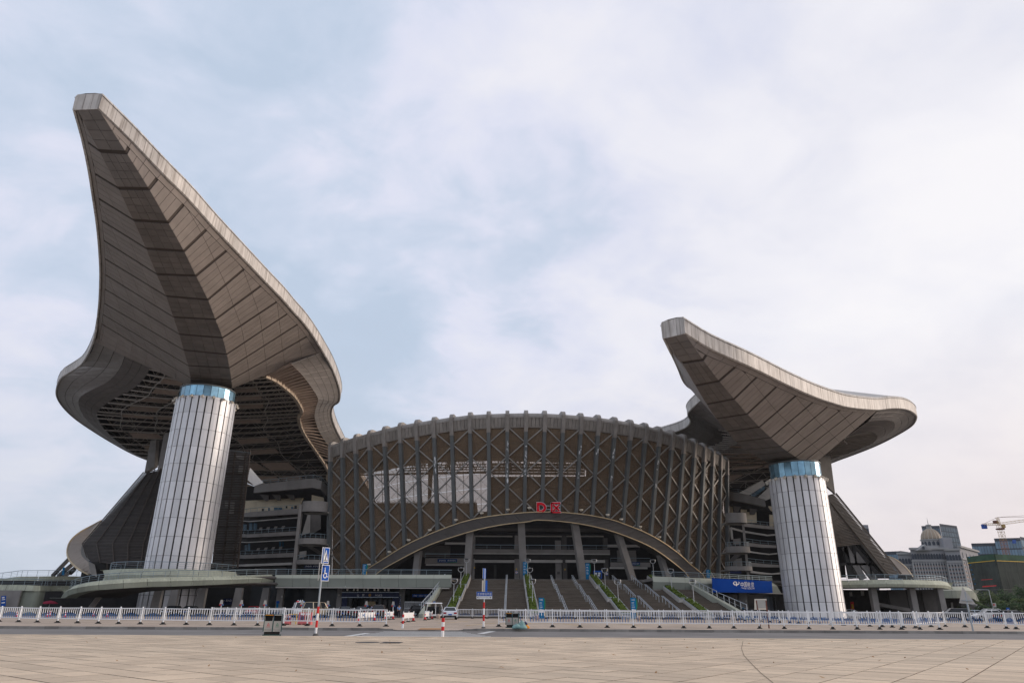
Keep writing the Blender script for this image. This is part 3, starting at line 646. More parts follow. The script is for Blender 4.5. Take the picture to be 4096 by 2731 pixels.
# fascia along both edges and round the tips
def fulledge(Wg,B,side): return dense(Wg[side][:-1]+B[side],4)
fascia(LROOF,fulledge(LW,LB,'ER'),1)
fascia(LROOF,fulledge(LW,LB,'EL'),-1,step=2.2)
fascia(RROOF,fulledge(RW,RB,'ER'),1)
fascia(RROOF,fulledge(RW,RB,'EL'),-1)
def tipface(root,Wg):
    a,b=Wg['EL'][0],Wg['ER'][0]; o=(b-a).cross(Vector((0,0,1))).normalized()
    if o.y>0: o=-o
    for k in range(3):
        u0,u1=k/3+.008,(k+1)/3-.008; p,q=lerp(a,b,u0),lerp(a,b,u1); z=Vector((0,0,1))
        mb=MB(); mb.hexa([p-z*.22,q-z*.22,q-z*.22-o*.3,p-z*.22-o*.3],[p+z*2.45+o*.02,q+z*2.45+o*.02,q+z*2.45-o*.3,p+z*2.45-o*.3]); mb.build('tip_panel',M['fascia'],root)
tipface(LROOF,LW); tipface(RROOF,RW)
# weathered top skin
def topskin(root,Wg,B):
    el=dense(Wg['EL'][:-1]+B['EL'],3); er_=dense(Wg['ER'][:-1]+B['ER'],3); n=60; rows=[]
    z=Vector((0,0,1))
    for k in range(n+1):
        a=el[int(k/n*(len(el)-1))]; b=er_[int(k/n*(len(er_)-1))]; d=(b-a)
        rows.append([a+z*2.42,lerp(a,b,.3)+z*(2.6+.8*(k>3)),lerp(a,b,.7)+z*(2.6+.8*(k>3)),b+z*2.42])
    MB().grid(rows).build('top_skin',M['roofskin'],root,smooth=True)
topskin(LROOF,LW,LB); topskin(RROOF,RW,RB)

# ================================================================ COLUMNS
def column(px,Yc,R,ztop,zcol,label,rot,rows,N_=26):
    c=at(*px,Yc); t=thing('giant_column',label,'column',(c.x,c.y,0))
    mb=MB(); mb.lathe((c.x,c.y,0),[(R-.22,0),(R-.22,ztop-.1)],52); mb.build('core',M['colgap'],t,smooth=False)
    rh=ztop/rows
    for k in range(N_):
        a0=rot+2*PI*(k+.10)/N_; a1=rot+2*PI*(k+.90)/N_
        for r in range(rows):
            z0=r*rh+.03; z1=(r+1)*rh-.03; mb=MB(); v=[]
            for rad in (R,R-.24):
                for z in (z0,z1):
                    for u in (0,.5,1):
                        a=lerp(a0,a1,u); v.append((c.x+rad*math.cos(a),c.y+rad*math.sin(a),z))
            mb.add(v,[(0,1,4,3),(1,2,5,4),(7,6,9,10),(8,7,10,11),(3,4,10,9),(4,5,11,10),(1,0,6,7),(2,1,7,8),(0,3,9,6),(5,2,8,11)]); mb.build('cladding_panel',M['colpanel'],t)
    mb=MB(); mb.lathe((c.x,c.y,0),[(R-.3,ztop-.12),(R-.05,ztop-.1),(R-.05,ztop+.05),(R-.6,ztop+.05)],40); mb.build('rim_cap',M['ribcap'],t)
    Rg=R-.45; n2=24
    mb=MB(); mb.lathe((c.x,c.y,0),[(Rg-.5,ztop),(Rg-.5,zcol)],32); mb.build('collar_core',M['dark'],t)
    for k in range(n2):
        a0=2*PI*(k+.03)/n2; a1=2*PI*(k+.97)/n2; q=[(c.x+Rg*math.cos(a),c.y+Rg*math.sin(a),z) for a,z in ((a0,ztop+.06),(a1,ztop+.06),(a1,zcol-.15),(a0,zcol-.15))]
        am=(a0+a1)/2; MB().slab(q,(-math.cos(am),-math.sin(am),0),.06).build('collar_pane',M['glassblue'],t)
    mb=MB(); mb.lathe((c.x,c.y,0),[(Rg-.2,zcol-.15),(Rg+.1,zcol-.12),(Rg+.1,zcol+.12),(Rg-1,zcol+.12)],40); mb.build('collar_ring',M['rib'],t)
    for k in range(18):
        a=2*PI*(k+.3)/18; p=Vector((c.x+(R+.1)*math.cos(a),c.y+(R+.1)*math.sin(a),ztop-.25)); o=Vector((math.cos(a),math.sin(a),0))
        fl=MB(); fl.beam(p-o*.4+Vector((0,0,.35)),p+o*.25+Vector((0,0,.35)),.10,.08); fo=fl.build('flood_arm',M['backing'],t)
        fl=MB(); fl.beam(p+o*.05+Vector((0,0,.2)),p+o*.5+Vector((0,0,-.15)),.42,.34); fl.build('flood_lamp',M['floodlight'],fo)
    return c
lc=column((831,1580),134.0,5.65,at(831,1580,134-5.6).z,at(850,1533,134-5.6).z,'left giant column clad in vertical silver panels with a blue glass collar',.05,12)
rc=column((3183,1903),131.5,5.05,at(3183,1900,131.5-5).z,at(3183,1838,131.5-5).z,'right giant column clad in vertical silver panels, shorter than the left one',.11,9)

# ================================================================ CENTRAL FACADE (a leaning, curved glass screen)
FR,FCX,FCY=66.03,-.57,206.03; A0,DA,NRIB=-.6631,.05984,28
RZ=[36.77,37.24,37.67,38.11,38.55,38.98,39.27,39.59,39.93,40.23,40.36,40.47,40.57,40.61,40.58,40.51,40.44,40.32,40.15,39.91,39.63,39.33,38.97,38.57,38.15,37.74,37.3,36.74]
TZ=7.0
def FK(a): return .10+.19*(1-((a-.147)/.81)**2)
def FS(a,z,off=0):
    r=FR-FK(a)*(39-z)+off; return Vector((FCX+r*math.sin(a),FCY-r*math.cos(a),z))
def FN(a): return Vector((math.sin(a),-math.cos(a),0))
def FT(a): return Vector((math.cos(a),math.sin(a),0))
def ztop(a): 
    i=(a-A0)/DA; i=min(max(i,0),NRIB-1.001); k=int(i); return lerp(RZ[k],RZ[k+1],i-k)
def conehit(px,off=0):
    d=ray(*px); lo,hi=110.,178.
    def g(Y):
        p=CAM+d*(Y/d.y); a=math.atan2(p.x-FCX,FCY-p.y); r=math.hypot(p.x-FCX,FCY-p.y); return r-(FR-FK(a)*(39-p.z)+off)
    while g(hi)>0 and hi<204: hi+=4
    for _ in range(50):
        m=(lo+hi)/2
        if g(m)>0: lo=m
        else: hi=m
    p=CAM+d*(lo/d.y); return math.atan2(p.x-FCX,FCY-p.y),p.z,p
c3=lambda x,y:(1250+.4782*x,1580+.4782*y); c4=lambda x,y:(2050+.4782*x,1580+.4782*y)
ATOP=[conehit(p)[:2] for p in [c3(*q) for q in ((455,1490),(600,1395),(760,1290),(900,1215),(1100,1130),(1300,1060),(1500,1020),(1700,998),(1860,987))]+[c4(*q) for q in ((400,990),(600,1010),(800,1050),(900,1085),(1050,1145),(1200,1225),(1350,1335),(1450,1430),(1545,1510))]]
ABOT=[conehit(p)[:2] for p in [c3(*q) for q in ((575,1490),(800,1355),(1000,1255),(1200,1185),(1400,1125),(1600,1085),(1800,1062))]+[c4(*q) for q in ((200,1048),(400,1060),(600,1090),(800,1140),(1000,1215),(1150,1290),(1300,1400),(1415,1505))]]
ATOP=[(ATOP[0][0]-.02,TZ-1.2)]+ATOP+[(ATOP[-1][0]+.02,TZ-1.2)]
ABOT=[(ABOT[0][0]-.02,TZ-1.2)]+ABOT+[(ABOT[-1][0]+.02,TZ-1.2)]
def smoothpoly(P,n):
    V=[Vector((a,z*.02,0)) for a,z in P]; r=[]
    for k in range(n+1):
        v=cr3(V,k/n*(len(V)-1)); r.append((v.x,v.y/.02))
    return r
AT=smoothpoly(ATOP,72); AB=smoothpoly(ABOT,72)
def zbot(a):
    if a<AT[0][0] or a>AT[-1][0]: return TZ
    return max(TZ,polyat(AT,a))
FAC=thing('stadium_facade','curved brown glass facade with leaning grey ribs and diagonal braces','facade',(FCX,150,TZ))
AI=[A0+DA*i for i in range(NRIB)]
for i,a in enumerate(AI):
    zt=RZ[i]; zb=zbot(a)-.2; zc=zt-4.6; n=FN(a); t=FT(a); w=.36
    def sec(z,o0,o1): 
        p=FS(a,z); return [p+n*o0-t*w,p+n*o1-t*w,p+n*o1+t*w,p+n*o0+t*w]
    mb=MB(); mb.hexa(sec(zb,-.25,.75),sec(zc,-.25,.75)); ro=mb.build('rib',M['rib'],FAC)
    # pale cap: straight shaft then a rounded shoulder turning back over the parapet
    prof=[]; p0=FS(a,zc)
    mb=MB(); w2=.40
    pts=[(FS(a,zc),1.0),(FS(a,zt-1.6),1.0)]
    ctr=FS(a,zt-1.2)
    outl=[FS(a,zc)+n*.8,FS(a,zt-1.1)+n*.8]+[FS(a,zt-1.1)+n*(-.3+1.1*math.cos(th))+Vector((0,0,1.1*math.sin(th))) for th in (.35,.7,1.05,1.4,1.57)]+[FS(a,zt-1.1)-n*2.6+Vector((0,0,.95)),FS(a,zt-1.1)-n*3.0]
    inn=[FS(a,zc)-n*.22,FS(a,zt-1.1)-n*.3]
    poly=outl+[FS(a,zt-2.2)-n*3.0]+[inn[1]+Vector((0,0,-.6)),inn[0]]
    mb.prism([p-t*w2 for p in poly],t*(2*w2)); mb.build('rib_cap',M['ribcap'],FAC)
# parapet band between the caps and the roll on top
for i in range(NRIB-1):
    a0,a1=AI[i]+.0054,AI[i+1]-.0054
    z0,z1=RZ[i]-.45,RZ[i+1]-.45
    for k in range(4):
        u0,u1=k/4+.012,(k+1)/4-.012; b0,b1=lerp(a0,a1,u0),lerp(a0,a1,u1); y0,y1=lerp(z0,z1,u0),lerp(z0,z1,u1)
        mb=MB(); mb.hexa([FS(b0,y0-3.0,.25),FS(b1,y1-3.0,.25),FS(b1,y1-3.0,-.1),FS(b0,y0-3.0,-.1)],[FS(b0,y0-1.0,.40),FS(b1,y1-1.0,.40),FS(b1,y1-1.0,-.1),FS(b0,y0-1.0,-.1)]); mb.build('parapet_panel',M['parapet'],FAC)
    mb=MB(); mb.hexa([FS(a0,z0-3.2,-.16),FS(a1,z1-3.2,-.16),FS(a1,z1-3.2,-.3),FS(a0,z0-3.2,-.3)],[FS(a0,z0-.9,-.16),FS(a1,z1-.9,-.16),FS(a1,z1-.9,-.3),FS(a0,z0-.9,-.3)]); mb.build('parapet_backing',M['backing'],FAC)
    mb=MB(); rows=[]
    for k in range(4):
        u=k/3; b=lerp(a0,a1,u); y=lerp(z0,z1,u)-1.0
        rows.append([FS(b,y,-.35)+FN(b)*(.78*math.cos(th))+Vector((0,0,.85*math.sin(th))) for th in [-.25+j*(PI+.2)/8 for j in range(9)]])
    mb.grid(rows); mb.build('roll_top',M['ribcap'],FAC)
    mb=MB(); mb.hexa([FS(a0,z0-3.25,.30),FS(a1,z1-3.25,.30),FS(a1,z1-3.25,-.15),FS(a0,z0-3.25,-.15)],[FS(a0,z0-3.02,.36),FS(a1,z1-3.02,.36),FS(a1,z1-3.02,-.15),FS(a0,z0-3.02,-.15)]); mb.build('parapet_sill',M['ribcap'],FAC)
# glass panes, braces, inner lattice
PH=3.0
for i in range(NRIB-1):
    a0,a1=AI[i]+.0050,AI[i+1]-.0050; zt0,zt1=RZ[i]-3.62,RZ[i+1]-3.62
    b0,b1=zbot(a0),zbot(a1); bm=max(zbot((a0+a1)/2),0)
    r=0
    while True:
        h0,h1=zt0-r*PH,zt1-r*PH; l0,l1=h0-PH+.05,h1-PH+.05
        if h0<=b0+.1 and h1<=b1+.1: break
        l0,l1=max(l0,b0-.1),max(l1,b1-.1); h0m,h1m=max(h0,l0+.02),max(h1,l1+.02)
        q=[FS(a0,l0,-.02),FS(a1,l1,-.02),FS(a1,h1m,-.02),FS(a0,h0m,-.02)]
        MB().slab(q,-FN((a0+a1)/2),.05).build('glass_pane',M['facade_glass'],FAC)
        r+=1
    # braces
    par=i%2; z_a=zt0+.2; j=0; dz=2.98; 
    while j<14:
        za=(zt0+zt1)/2-.1-j*dz; zb_=za-dz+.25
        up=(j+par)%2
        A_,B_=((a0,za),(a1,zb_)) if up else ((a1,za),(a0,zb_))
        za2=A_[1]; fl=zbot(B_[0])+.1; ft=zbot(A_[0])+.1
        if za2<ft+.3 : 
            if zb_<fl: break
        P0=FS(A_[0],A_[1],.25); 
        s=1.0
        for q in range(20,0,-1):
            aa=lerp(A_[0],B_[0],q/20); z_=lerp(A_[1],B_[1],q/20)
            if z_>zbot(aa)+.05: s=q/20; break
        else: s=0
        s0=0.0
        if A_[1]<zbot(A_[0]): s=0
        if s>.12:
            aa=lerp(A_[0],B_[0],s); z_=lerp(A_[1],B_[1],s)
            MB().beam(P0,FS(aa,z_,.25),.25,.22,FN((a0+a1)/2)).build('brace',M['brace'],FAC)
        j+=1
        if za<min(b0,b1): break
    lat=MB(); am=(a0+a1)/2; zm=(zt0+zt1)/2; zb2=max(b0,b1,bm)+.2
    if zm-zb2>2:
        lat.beam(FS(am,zb2,-.9),FS(am,zm,-.9),.09,.09,FN(am))
        q=0
        z=zm
        while z-2.9>zb2:
            for A_,B_ in (((a0,z),(a1,z-2.9)),((a1,z),(a0,z-2.9))): lat.beam(FS(*A_,-.9),FS(*B_,-.9),.05,.05,FN(am))
            z-=2.9
        lat.build('inner_lattice',M['lattice'],FAC)
# peeled paint on a few ribs
random.seed(5)
for i,zs in ((7,(30.5,29.6,28.7)),(11,(34.0,32.6,28.6,26.9)),(12,(32.3,31.0,29.8,27.8)),(15,(32.8,27.6)),(16,(32.4,)),(17,(32.9,32.0,27.0)),(20,(31.6,30.8,26.2)),(21,(30.6,))):
    a=AI[i]; n=FN(a); t=FT(a)
    for z in zs:
        for k in range(3):
            p=FS(a,z+random.uniform(-.8,.8),.755)+t*random.uniform(-.22,.22); w=random.uniform(.06,.2); h=random.uniform(.15,.6); u=(FS(a,z+1)-FS(a,z)).normalized()
            m_=7; P=[p+t*(w*math.cos(2*PI*q/m_)*random.uniform(.5,1.2))+u*(h*math.sin(2*PI*q/m_)*random.uniform(.5,1.2)) for q in range(m_)]
            MB().prism(P,n*.012).build('peeled_patch',M['peel'],FAC)
# ---- arch beam
n=36
ARCH=MB(); 
for k in range(n):
    t0,t1=(k+.012)/n*72,(k+.988)/n*72
    def pt(P,t): 
        q=min(int(t),71); f=t-q; return lerp(P[q][0],P[q+1][0],f),lerp(P[q][1],P[q+1][1],f)
    A,B,C_,D_=pt(AT,t0),pt(AT,t1),pt(AB,t1),pt(AB,t0)
    mb=MB(); mb.hexa([FS(*D_,1.55),FS(*C_,1.55),FS(*C_,-1.4),FS(*D_,-1.4)],[FS(*A,1.55),FS(*B,1.55),FS(*B,-1.4),FS(*A,-1.4)]); mb.build('arch_plate',M['arch'],FAC)
for P,s in ((AT,1),(AB,-1)):
    for k in range(n):
        x,y=P[k*2],P[k*2+2]; mb=MB(); mb.beam(FS(x[0],x[1]+s*.06,1.62),FS(y[0],y[1]+s*.06,1.62),.16,.16); mb.build('brass_trim',M['brass'],FAC)
for k in range(5,68,4):
    a,z=AT[k]
    p=FS(a,z,.9); mb=MB(); mb.tube(p,p+Vector((0,0,.75)),.07,5); o=mb.build('flood_post',M['backing'],FAC); mb=MB(); mb.lathe(p+Vector((0,0,.75)),[(.16,0),(.42,.22),(.42,.42),(.1,.45)],8); mb.build('flood_head',M['floodlight'],o)
# ---- inside the screen: stand backs with an opening to the sky, roof fringe
INW=thing('stand_back_wall','dark stand structure seen through the brown facade glass with an opening to the sky','stand',(0,165,TZ))
LOWC=[(1200,1700),(1438,1700),(1440,1898),(1505,2010),(1880,2010),(1908,2009),(1914,2078),(1948,2078),(1949,1906),(2345,1904),(2346,1700),(3000,1700)]
UPC=[(1200,1895),(1440,1895),(1700,1850),(1945,1842),(1949,1842),(2340,1850),(2346,1895),(3000,1895)]
xs=[1330,1380,1410,1439,1441,1470,1505,1560,1620,1680,1740,1800,1860,1907,1915,1947,1950,2000,2060,2120,2180,2240,2300,2344,2347,2420,2500,2580,2660,2740,2800,2850,2890]
OFF=-8.5
def inpt(x,y): return conehit((x,y),OFF)[2]
for x0,x1 in zip(xs,xs[1:]):
    xa,xb=x0+.01,x1-.01
    l0,l1=polyat(LOWC,xa),polyat(LOWC,xb); u0,u1=polyat(UPC,xa),polyat(UPC,xb)
    full=l0<1750
    if full: l0=l1=1700
    yb=2300; ARC_=[(1455,2300),(1540,2240),(1615,2193),(1680,2163),(1775,2122),(1870,2088),(1965,2070),(2060,2058),(2140,2053),(2240,2055),(2337,2065),(2430,2085),(2480,2103),(2550,2133),(2625,2172),(2695,2222),(2740,2262),(2795,2302)]
    yb0,yb1=polyat(ARC_,xa),polyat(ARC_,xb); TOPY=[(1329,1765),(1477,1716),(1668,1676),(1888,1647),(2098,1640),(2326,1651),(2516,1677),(2690,1718),(2819,1769),(2902,1825)]; t0_,t1_=polyat(TOPY,xa)+50,polyat(TOPY,xb)+50
    q=[inpt(xa,yb0),inpt(xb,yb1),inpt(xb,max(l1,t1_)),inpt(xa,max(l0,t0_))]
    MB().slab(q,(0,1,0),.3).build('stand_panel',M['standb'] if 'standb' in M else mat('standb',(.13,.105,.08),.85,0,.15,.3),INW)
    if not full:
        q=[inpt(xa,u0),inpt(xb,u1),inpt(xb,t1_),inpt(xa,t0_)]; MB().slab(q,(0,1,0),.3).build('canopy_panel',M['standb'],INW)
al=AI[-1]-.004; MB().slab([inpt(2889,2300),FS(al,TZ,-.6),FS(al,34.5,-.6),inpt(2889,1890)],(-.6,.8,0),.3).build('end_panel',M['standb'],INW)
af=AI[0]+.004; MB().slab([inpt(1331,2300),FS(af,TZ,-.6),FS(af,34.5,-.6),inpt(1331,1820)],(.6,.8,0),.3).build('end_panel',M['standb'],INW)
MB().hexa([inpt(1711,2012),inpt(1722,2012),inpt(1722,2012)+Vector((0,1,0)),inpt(1711,2012)+Vector((0,1,0))],[inpt(1713,1840),inpt(1733,1840),inpt(1733,1840)+Vector((0,1,0)),inpt(1713,1840)+Vector((0,1,0))]).build('stand_pillar',M['standb'],INW)
random.seed(3)
fr=MB()
for k in range(120):
    x=random.uniform(1560,2335); y0=polyat(UPC,x)-4; dxp=random.uniform(-26,26); y1=random.uniform(1862,1888) if x<1949 else random.uniform(1880,1893); fr.beam(inpt(x,y0),inpt(x+dxp,y1),.14,.14)
for y in (1856,1866,1876,1886): 
    fr.beam(inpt(1600,y+6),inpt(1945,y),.22,.22); 
for y in (1856,1868,1880,1892): fr.beam(inpt(1950,y),inpt(2338,y+3),.5,.5)
o=fr.build('roof_fringe',M['standb'],INW); o['kind']='stuff'
fr=MB(); fr.beam(inpt(1505,2006),inpt(1905,2006),.12,.12); fr.beam(inpt(1441,1899),inpt(1945,1890),.35,.3); fr.build('opening_rail',M['standb'],INW)
# ---- slanted columns under the arch
for (x0,y0),(x1,y1),w in (((1663,2300),(1675,2200),1.3),((1869,2310),(1881,2118),1.45),((2095,2314),(2084,2084),1.45),((2333,2316),(2298,2092),1.5),((2532,2318),(2472,2135),1.5),((2672,2300),(2639,2218),1.4)):
    a,z,p=conehit((x0,y0),-.2); a2,z2,p2=conehit((x1,y1),-.3); p=atz(x0,y0,TZ+.0) if False else p
    base=Vector((p.x,p.y,TZ-.1)); n_=FN(a)*.55; t_=FT(a)*w/2
    mb=MB(); mb.hexa([base-t_+n_,base+t_+n_,base+t_-n_,base-t_-n_],[p2-t_+n_,p2+t_+n_,p2+t_-n_,p2-t_-n_]); mb.build('slanted_column',M['conc'],FAC)
# ---- concourse behind the arch
CON=thing('entrance_concourse','dark concrete concourse with balconies behind the facade arch','concourse',(3,162,TZ))
YB=163.0
def zpx(y,Y,x=2100): return at(x,y,Y).z
def xpx(x,Y,y=2200): return at(x,y,Y).x
def cbox(name,m,x0,x1,y0,y1,Y,dep=.6,par=None,yref=None):
    yr=(y0+y1)/2 if yref is None else yref
    X0,X1=xpx(x0,Y,yr),xpx(x1,Y,yr); z1,z0=zpx(y0,Y,(x0+x1)/2),zpx(y1,Y,(x0+x1)/2)
    mb=MB(); mb.bb(X0,X1,Y,Y+dep,z0,z1); return mb.build(name,M[m],par or CON)
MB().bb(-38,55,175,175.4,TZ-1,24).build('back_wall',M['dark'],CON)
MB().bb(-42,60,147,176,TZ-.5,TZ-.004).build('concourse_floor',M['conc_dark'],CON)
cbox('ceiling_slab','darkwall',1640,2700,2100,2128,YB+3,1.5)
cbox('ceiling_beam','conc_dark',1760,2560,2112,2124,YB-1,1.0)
for x0,x1 in ((1900,2050),(2100,2250),(2262,2415)): cbox('upper_lintel','conc_light',x0,x1,2141,2146,YB-.5,.5)
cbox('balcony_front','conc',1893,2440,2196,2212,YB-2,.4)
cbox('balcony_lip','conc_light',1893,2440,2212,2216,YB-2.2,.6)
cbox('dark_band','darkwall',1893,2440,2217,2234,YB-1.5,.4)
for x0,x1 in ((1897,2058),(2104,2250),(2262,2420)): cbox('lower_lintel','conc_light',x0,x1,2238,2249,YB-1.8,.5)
for x0,x1,y0,m in ((1890,1899,2140,'conc'),(2058,2078,2140,'conc'),(2222,2246,2160,'conc'),(2250,2268,2140,'conc_dark'),(2416,2434,2150,'conc_dark'),(1975,1985,2258,'darkwall')): cbox('pillar',m,x0,x1,y0,2330,YB-1.2,1.0)
cbox('side_balcony','conc',1700,1860,2231,2253,YB-3,.8); cbox('side_lintel','conc_light',1703,1858,2254,2261,YB-2.9,.6)
cbox('side_balcony','conc',2443,2602,2248,2266,YB-3,.8); cbox('side_lintel','conc_light',2440,2590,2267,2274,YB-2.9,.6)
cbox('side_beam','conc_light',1780,1862,2168,2176,YB-2,.8); cbox('side_beam','conc_light',2431,2560,2177,2187,YB-2,.8)
cbox('stair_soffit','conc',2470,2545,2200,2246,YB+1,.6); cbox('stair_soffit','conc_dark',1690,1800,2180,2226,YB+1,.6)
def raillong(root,P,h=1.05,name='railing',m='rail',post=2.0,bars=3,r=.035):
    mb=MB(); up=Vector((0,0,1))
    mb.pipe([p+up*h for p in P],r*1.5,6); mb.build('top_rail',M[m],root)
    mb=MB()
    for k in range(bars): mb.pipe([p+up*h*(k+.6)/(bars+.6) for p in P],r*.6,4)
    mb.build('mid_rails',M[m],root)
    for a,b in zip(P,P[1:]):
        L_=(b-a).length; n_=max(1,int(L_/post))
        for k in range(n_): p=lerp(a,b,k/n_); MB().tube(p,p+up*h,r,5).build('rail_post',M[m],root)
for x0,x1,y in ((1893,2440,2196),(1700,1860,2231),(2443,2602,2248)):
    Y=YB-2.8; t_=thing('balcony_railing','thin grey railing on the %s balcony behind the arch'%('left' if x1<1900 else 'right' if x0>2442 else 'middle'),'railing',(xpx(x0,Y,y),Y,zpx(y,Y,(x0+x1)/2)))
    raillong(t_,[Vector((xpx(x0,Y,y),Y,zpx(y,Y,(x0+x1)/2))),Vector((xpx(x1,Y,y),Y,zpx(y,Y,(x0+x1)/2)))],.9,bars=1,post=3)

# ================================================================ TEXT
def lettering(txt,p,u,v,w,h,m,parent,ext=.02,name='lettering'):
    # text laid on a plane: p lower-left corner, u right, v up (unit vectors), fitted into w x h
    me=TXT[txt].copy()
    xs=[q.co.x for q in me.vertices]; ys_=[q.co.y for q in me.vertices]; x0,x1,y0,y1=min(xs),max(xs),min(ys_),max(ys_)
    nrm=Vector(u).cross(Vector(v)).normalized(); org=ORG[parent]
    for q in me.vertices:
        a=(q.co.x-x0)/(x1-x0)*w; b=(q.co.y-y0)/(y1-y0)*h; q.co=Vector(p)+Vector(u)*a+Vector(v)*b+nrm*ext-org
    me.materials.clear(); me.materials.append(m); me.name=name
    return link(name,me,parent,org)
def pq(name,m,root,P,thick=.3,dirv=(0,1,0)):
    return MB().slab([at(*p) for p in P],dirv,thick).build(name,M[m],root)

# ================================================================ TERRACES
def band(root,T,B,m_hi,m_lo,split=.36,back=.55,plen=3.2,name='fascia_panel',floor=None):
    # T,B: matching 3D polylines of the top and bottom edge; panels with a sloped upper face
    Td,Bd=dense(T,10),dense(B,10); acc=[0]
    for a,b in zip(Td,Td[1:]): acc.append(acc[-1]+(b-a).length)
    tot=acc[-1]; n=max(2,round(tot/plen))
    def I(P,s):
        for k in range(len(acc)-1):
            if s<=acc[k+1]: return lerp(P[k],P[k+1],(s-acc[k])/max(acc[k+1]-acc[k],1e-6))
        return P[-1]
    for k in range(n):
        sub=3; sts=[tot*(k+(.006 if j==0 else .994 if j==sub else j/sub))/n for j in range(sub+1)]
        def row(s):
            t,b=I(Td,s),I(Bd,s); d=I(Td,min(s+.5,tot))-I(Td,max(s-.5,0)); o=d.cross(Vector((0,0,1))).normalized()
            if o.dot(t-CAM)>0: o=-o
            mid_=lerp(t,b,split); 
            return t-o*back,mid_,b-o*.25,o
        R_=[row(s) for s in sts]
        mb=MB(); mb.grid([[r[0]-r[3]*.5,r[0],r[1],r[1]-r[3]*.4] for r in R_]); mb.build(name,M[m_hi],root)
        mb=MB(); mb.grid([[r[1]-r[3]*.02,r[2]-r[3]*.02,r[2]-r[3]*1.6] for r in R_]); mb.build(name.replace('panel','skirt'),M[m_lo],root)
    return Td
def deck(root,P,z,name='deck',m='conc_dark',t=.35):
    MB().prism([(p.x,p.y,z-t) for p in P],(0,0,t)).build(name,M[m],root)
def V3(l): return [at(*p) for p in l]
# -- left: straight front
XL=at(1800,2300,129).x
TL=thing('terrace','long grey-green upper terrace with railing above the dark police entrance','terrace',(-25,140,0))
tA=[at(1098,2297,129.2),at(1300,2296.5,129),at(1550,2296.5,129),at(1806,2297,129)]; bA=[at(1098,2344,129.2),at(1300,2347,129),at(1550,2347.5,129),at(1806,2347.5,129)]
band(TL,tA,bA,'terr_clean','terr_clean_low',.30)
zf=tA[1].z-.25
MB().prism([(-45,129.6,zf-.5),(XL,129.6,zf-.5),(XL,148,zf-.5),(-45,175,zf-.5)],(0,0,.5)).build('deck',M['conc'],TL)
MB().bb(at(1105,2350,129).x,XL,128.6,129.1,bA[1].z-.16,bA[1].z-.02).build('drip_edge',M['conc_light'],TL)
t_=thing('terrace_railing','grey metal railing along the straight front of the left terrace','railing',tuple(tA[0])); raillong(t_,[Vector((p.x,129.7,zf)) for p in tA],1.15)
# -- left: ramp curling round in front of the left column
RA=thing('curved_ramp','curved grey-green ramp slab bulging out in front of the left column','ramp',(-50,112,0))
tx=[(1098,2297,129.4),(1020,2299,124.5),(930,2301.5,120.5),(823,2303,117),(700,2305,114),(600,2308,112),(500,2313,110),(420,2319,109),(340,2328,108.5),(285,2340,110),(262,2352,114),(262,2352,122)]
bx=[(1098,2328,129.4),(1020,2331,124.5),(930,2335,120.5),(823,2339,117),(700,2343.5,114),(600,2346,112),(500,2351,110),(420,2356.5,109),(340,2363,108.5),(275,2377,110),(252,2390,114),(252,2390,122)]
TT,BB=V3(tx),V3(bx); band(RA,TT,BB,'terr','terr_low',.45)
Tt=dense(TT,4); MB().grid([[p+Vector((.0,.5,-.2)),p+Vector((4.5,9,-.2))] for p in Tt]).build('ramp_deck',M['conc_dark'],RA); MB().grid([[p+Vector((.2,.6,.1)),p+Vector((4.5,9,.1))] for p in dense(BB,4)]).build('ramp_soffit',M['conc_dark'],RA)
t_=thing('ramp_railing','grey metal railing following the curved ramp before the left column','railing',tuple(TT[0])); raillong(t_,[p+Vector((.1,.7,-.1)) for p in dense(TT[:-1],2)],1.05,post=2.2)
for x,Y in ((640,119),(815,122),(960,127),(705,125),(1068,133)):
    p=at(x,2350,Y); MB().hexa([(p.x-1.0,Y-.4,0),(p.x+.5,Y-.4,0),(p.x+.5,Y+.4,0),(p.x-1.0,Y+.4,0)],[(p.x-.6,Y-.4,p.z),(p.x+.6,Y-.4,p.z),(p.x+.6,Y+.4,p.z),(p.x-.6,Y+.4,p.z)]).build('ramp_pillar',M['conc'],RA)
# diagonal strut under the ramp on the left
MB().beam(at(360,2435,118),at(398,2384,118),.7,.5,(0,-1,0)).build('ramp_strut',M['conc'],RA)
# -- left: round platform at the column foot
RP=thing('round_platform','round grey-green parapet platform encircling the foot of the left column','platform',(lc.x,lc.y,0))
zt_=at(700,2273,122.5).z; rad=11.6
T_=[Vector((lc.x+rad*math.cos(math.radians(d)),lc.y+rad*math.sin(math.radians(d)),zt_)) for d in range(176,372,14)]; B_=[p-Vector((0,0,2.1)) for p in T_]
band(RP,T_,B_,'terr','terr',.5,.5,4.5); MB().lathe((lc.x,lc.y,0),[(rad-.6,zt_-.7),(rad-.6,zt_-.3),(5.2,zt_-.3)],40).build('deck',M['conc_dark'],RP)
t_=thing('platform_railing','grey metal railing round the platform at the left column foot','railing',tuple(T_[0])); raillong(t_,[lerp(p,Vector((lc.x,lc.y,p.z)),.05) for p in T_],1.15,post=2.2)
